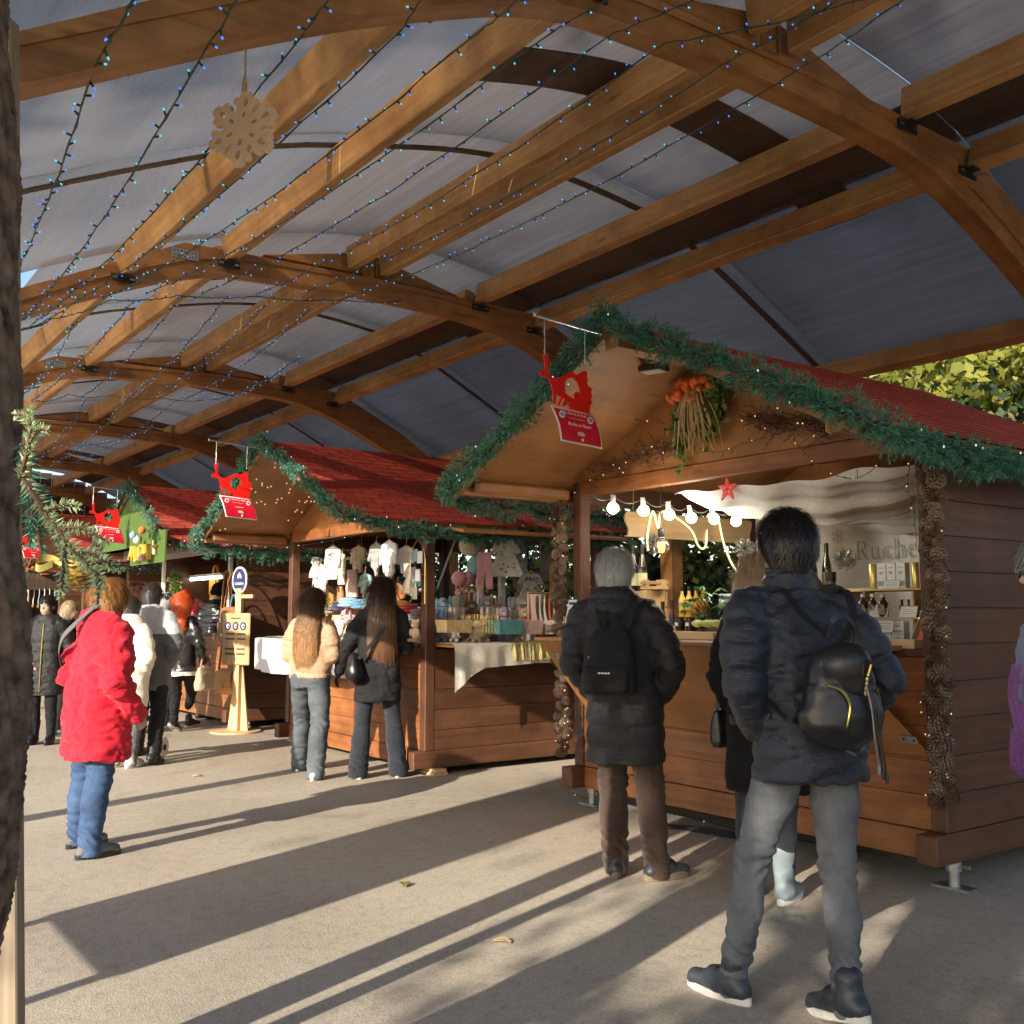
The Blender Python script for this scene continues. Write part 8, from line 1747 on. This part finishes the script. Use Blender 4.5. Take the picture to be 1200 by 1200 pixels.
text_mesh('CABAIA', .044, 'white_card', rd, 'lettering', (0, -.0145, 1.765), (PI / 2, 0, 0), .0005)
m = MB(); m.prism([(-.032, 1.845), (.032, 1.845), (.032, 1.875), (0, 1.915), (-.032, 1.875)], (0, -.0145, 0), (1, 0, 0), (0, 0, 1), (0, .0008, 0)); m.build('house_mark', 'white_card', rd); m = MB(); m.box(-.009, .009, -.0158, -.0150, 1.845, 1.868); m.build('house_door', 'navy_sign', rd)
m = MB(); m.box(.049, .24, -.02, .02, 1.60, 1.645); m.build('peg', 'wood_pine', sg, bev=.004)
p = sg.location; rtv = Matrix.Rotation(math.radians(22), 3, 'Z')
for dx, dz, w_, h_, mt, lab, sth in ((-.30, .42, .34, .32, 'leather_tan', 'tan leather satchel hanging lowest on the wooden stand', .55), (-.22, 1.28, .36, .22, 'leather_brown', 'brown leather shoulder bag hanging high beside the wooden stand', .42), (-.36, 1.05, .20, .28, 'leather_brown', 'slim rust brown bag at the left of the wooden stand', .62), (-.20, .85, .22, .30, 'plush_blue', 'blue cloth bag hanging behind the wooden panel', .5)):
    bag(lab, p + rtv @ Vector((dx, .08 - dx * .1, dz)), w_, h_, .12, mt, math.radians(22), sth)
m = MB(); rr = random.Random(6)
for k in range(420): a = rr.uniform(0, 6.28); z = rr.uniform(-.24, .24); m.blade(Vector((.09 * math.cos(a) * rr.random(), .09 * math.sin(a) * rr.random(), z)), Vector((rr.gauss(0, 1), rr.gauss(0, 1), rr.gauss(0, 1))).normalized() * .07, .02)
mesh_thing(m, 'green_swag', 'leaf_ivy', 'bright green leafy swag at the left of the bag stall opening', 'swag', at(205, 690, v=4.72))
for i, (x, c) in enumerate(((40, 'white'), (46, 'sky'), (52, 'white'), (58, 'cream'), (64, 'aqua'))):
    q = at(x, 690, v=4.72); m = MB(); m.grid(lambda a, b: Vector(((a - .5) * .05, .01 * math.sin(b * 6), -.34 * b)), 2, 8); m.ell((0, 0, -.37), .035, 8, 1); mesh_thing(m, 'ribbon_medal', ['plush_' + c, 'gold'], '%s hanging ribbon with gold disc, number %s at the far stall' % (c, ['one', 'two', 'three', 'four', 'five'][i]), 'ribbon', q, 0, 'ribbons at the far stall', thick=.004)
# manhole-like wet patch and litter on the ground near the nearest stall
m = MB(); rr = random.Random(12); m.prism([(.42 * (1 + .25 * math.sin(3 * a) + .2 * math.sin(5 * a + 1)) * math.cos(a), .10 * (1 + .3 * math.sin(4 * a)) * math.sin(a)) for a in np.linspace(0, 2 * PI, 40, endpoint=False)], (0, 0, 0), (1, 0, 0), (0, 1, 0), (0, 0, .0025))
o = m.build('puddle', plain('wet_asphalt', (.10, .09, .08), .2, 0, .3, 6), loc=at(835, 975, z=.002), rz=.35); o['kind'] = 'structure'
for i, (x, y) in enumerate(((231, 910), (474, 1038), (588, 1105))):
    m = MB(); m.grid(lambda a, b: Vector(((a - .5) * .06 * math.sin(max(.1, b) * PI), (b - .5) * .08, .006 + .010 * math.sin(b * PI) + .006 * abs(a - .5))), 4, 6); mesh_thing(m, 'fallen_leaf', 'leaf_yellow' if i % 2 else 'straw', 'small dry fallen leaf lying on the asphalt, number %s from the left front' % ['one', 'two', 'three', 'four', 'five', 'six', 'seven'][i], 'leaf', at(x, y, z=.001), i * 1.1, 'fallen leaves', thick=.002)
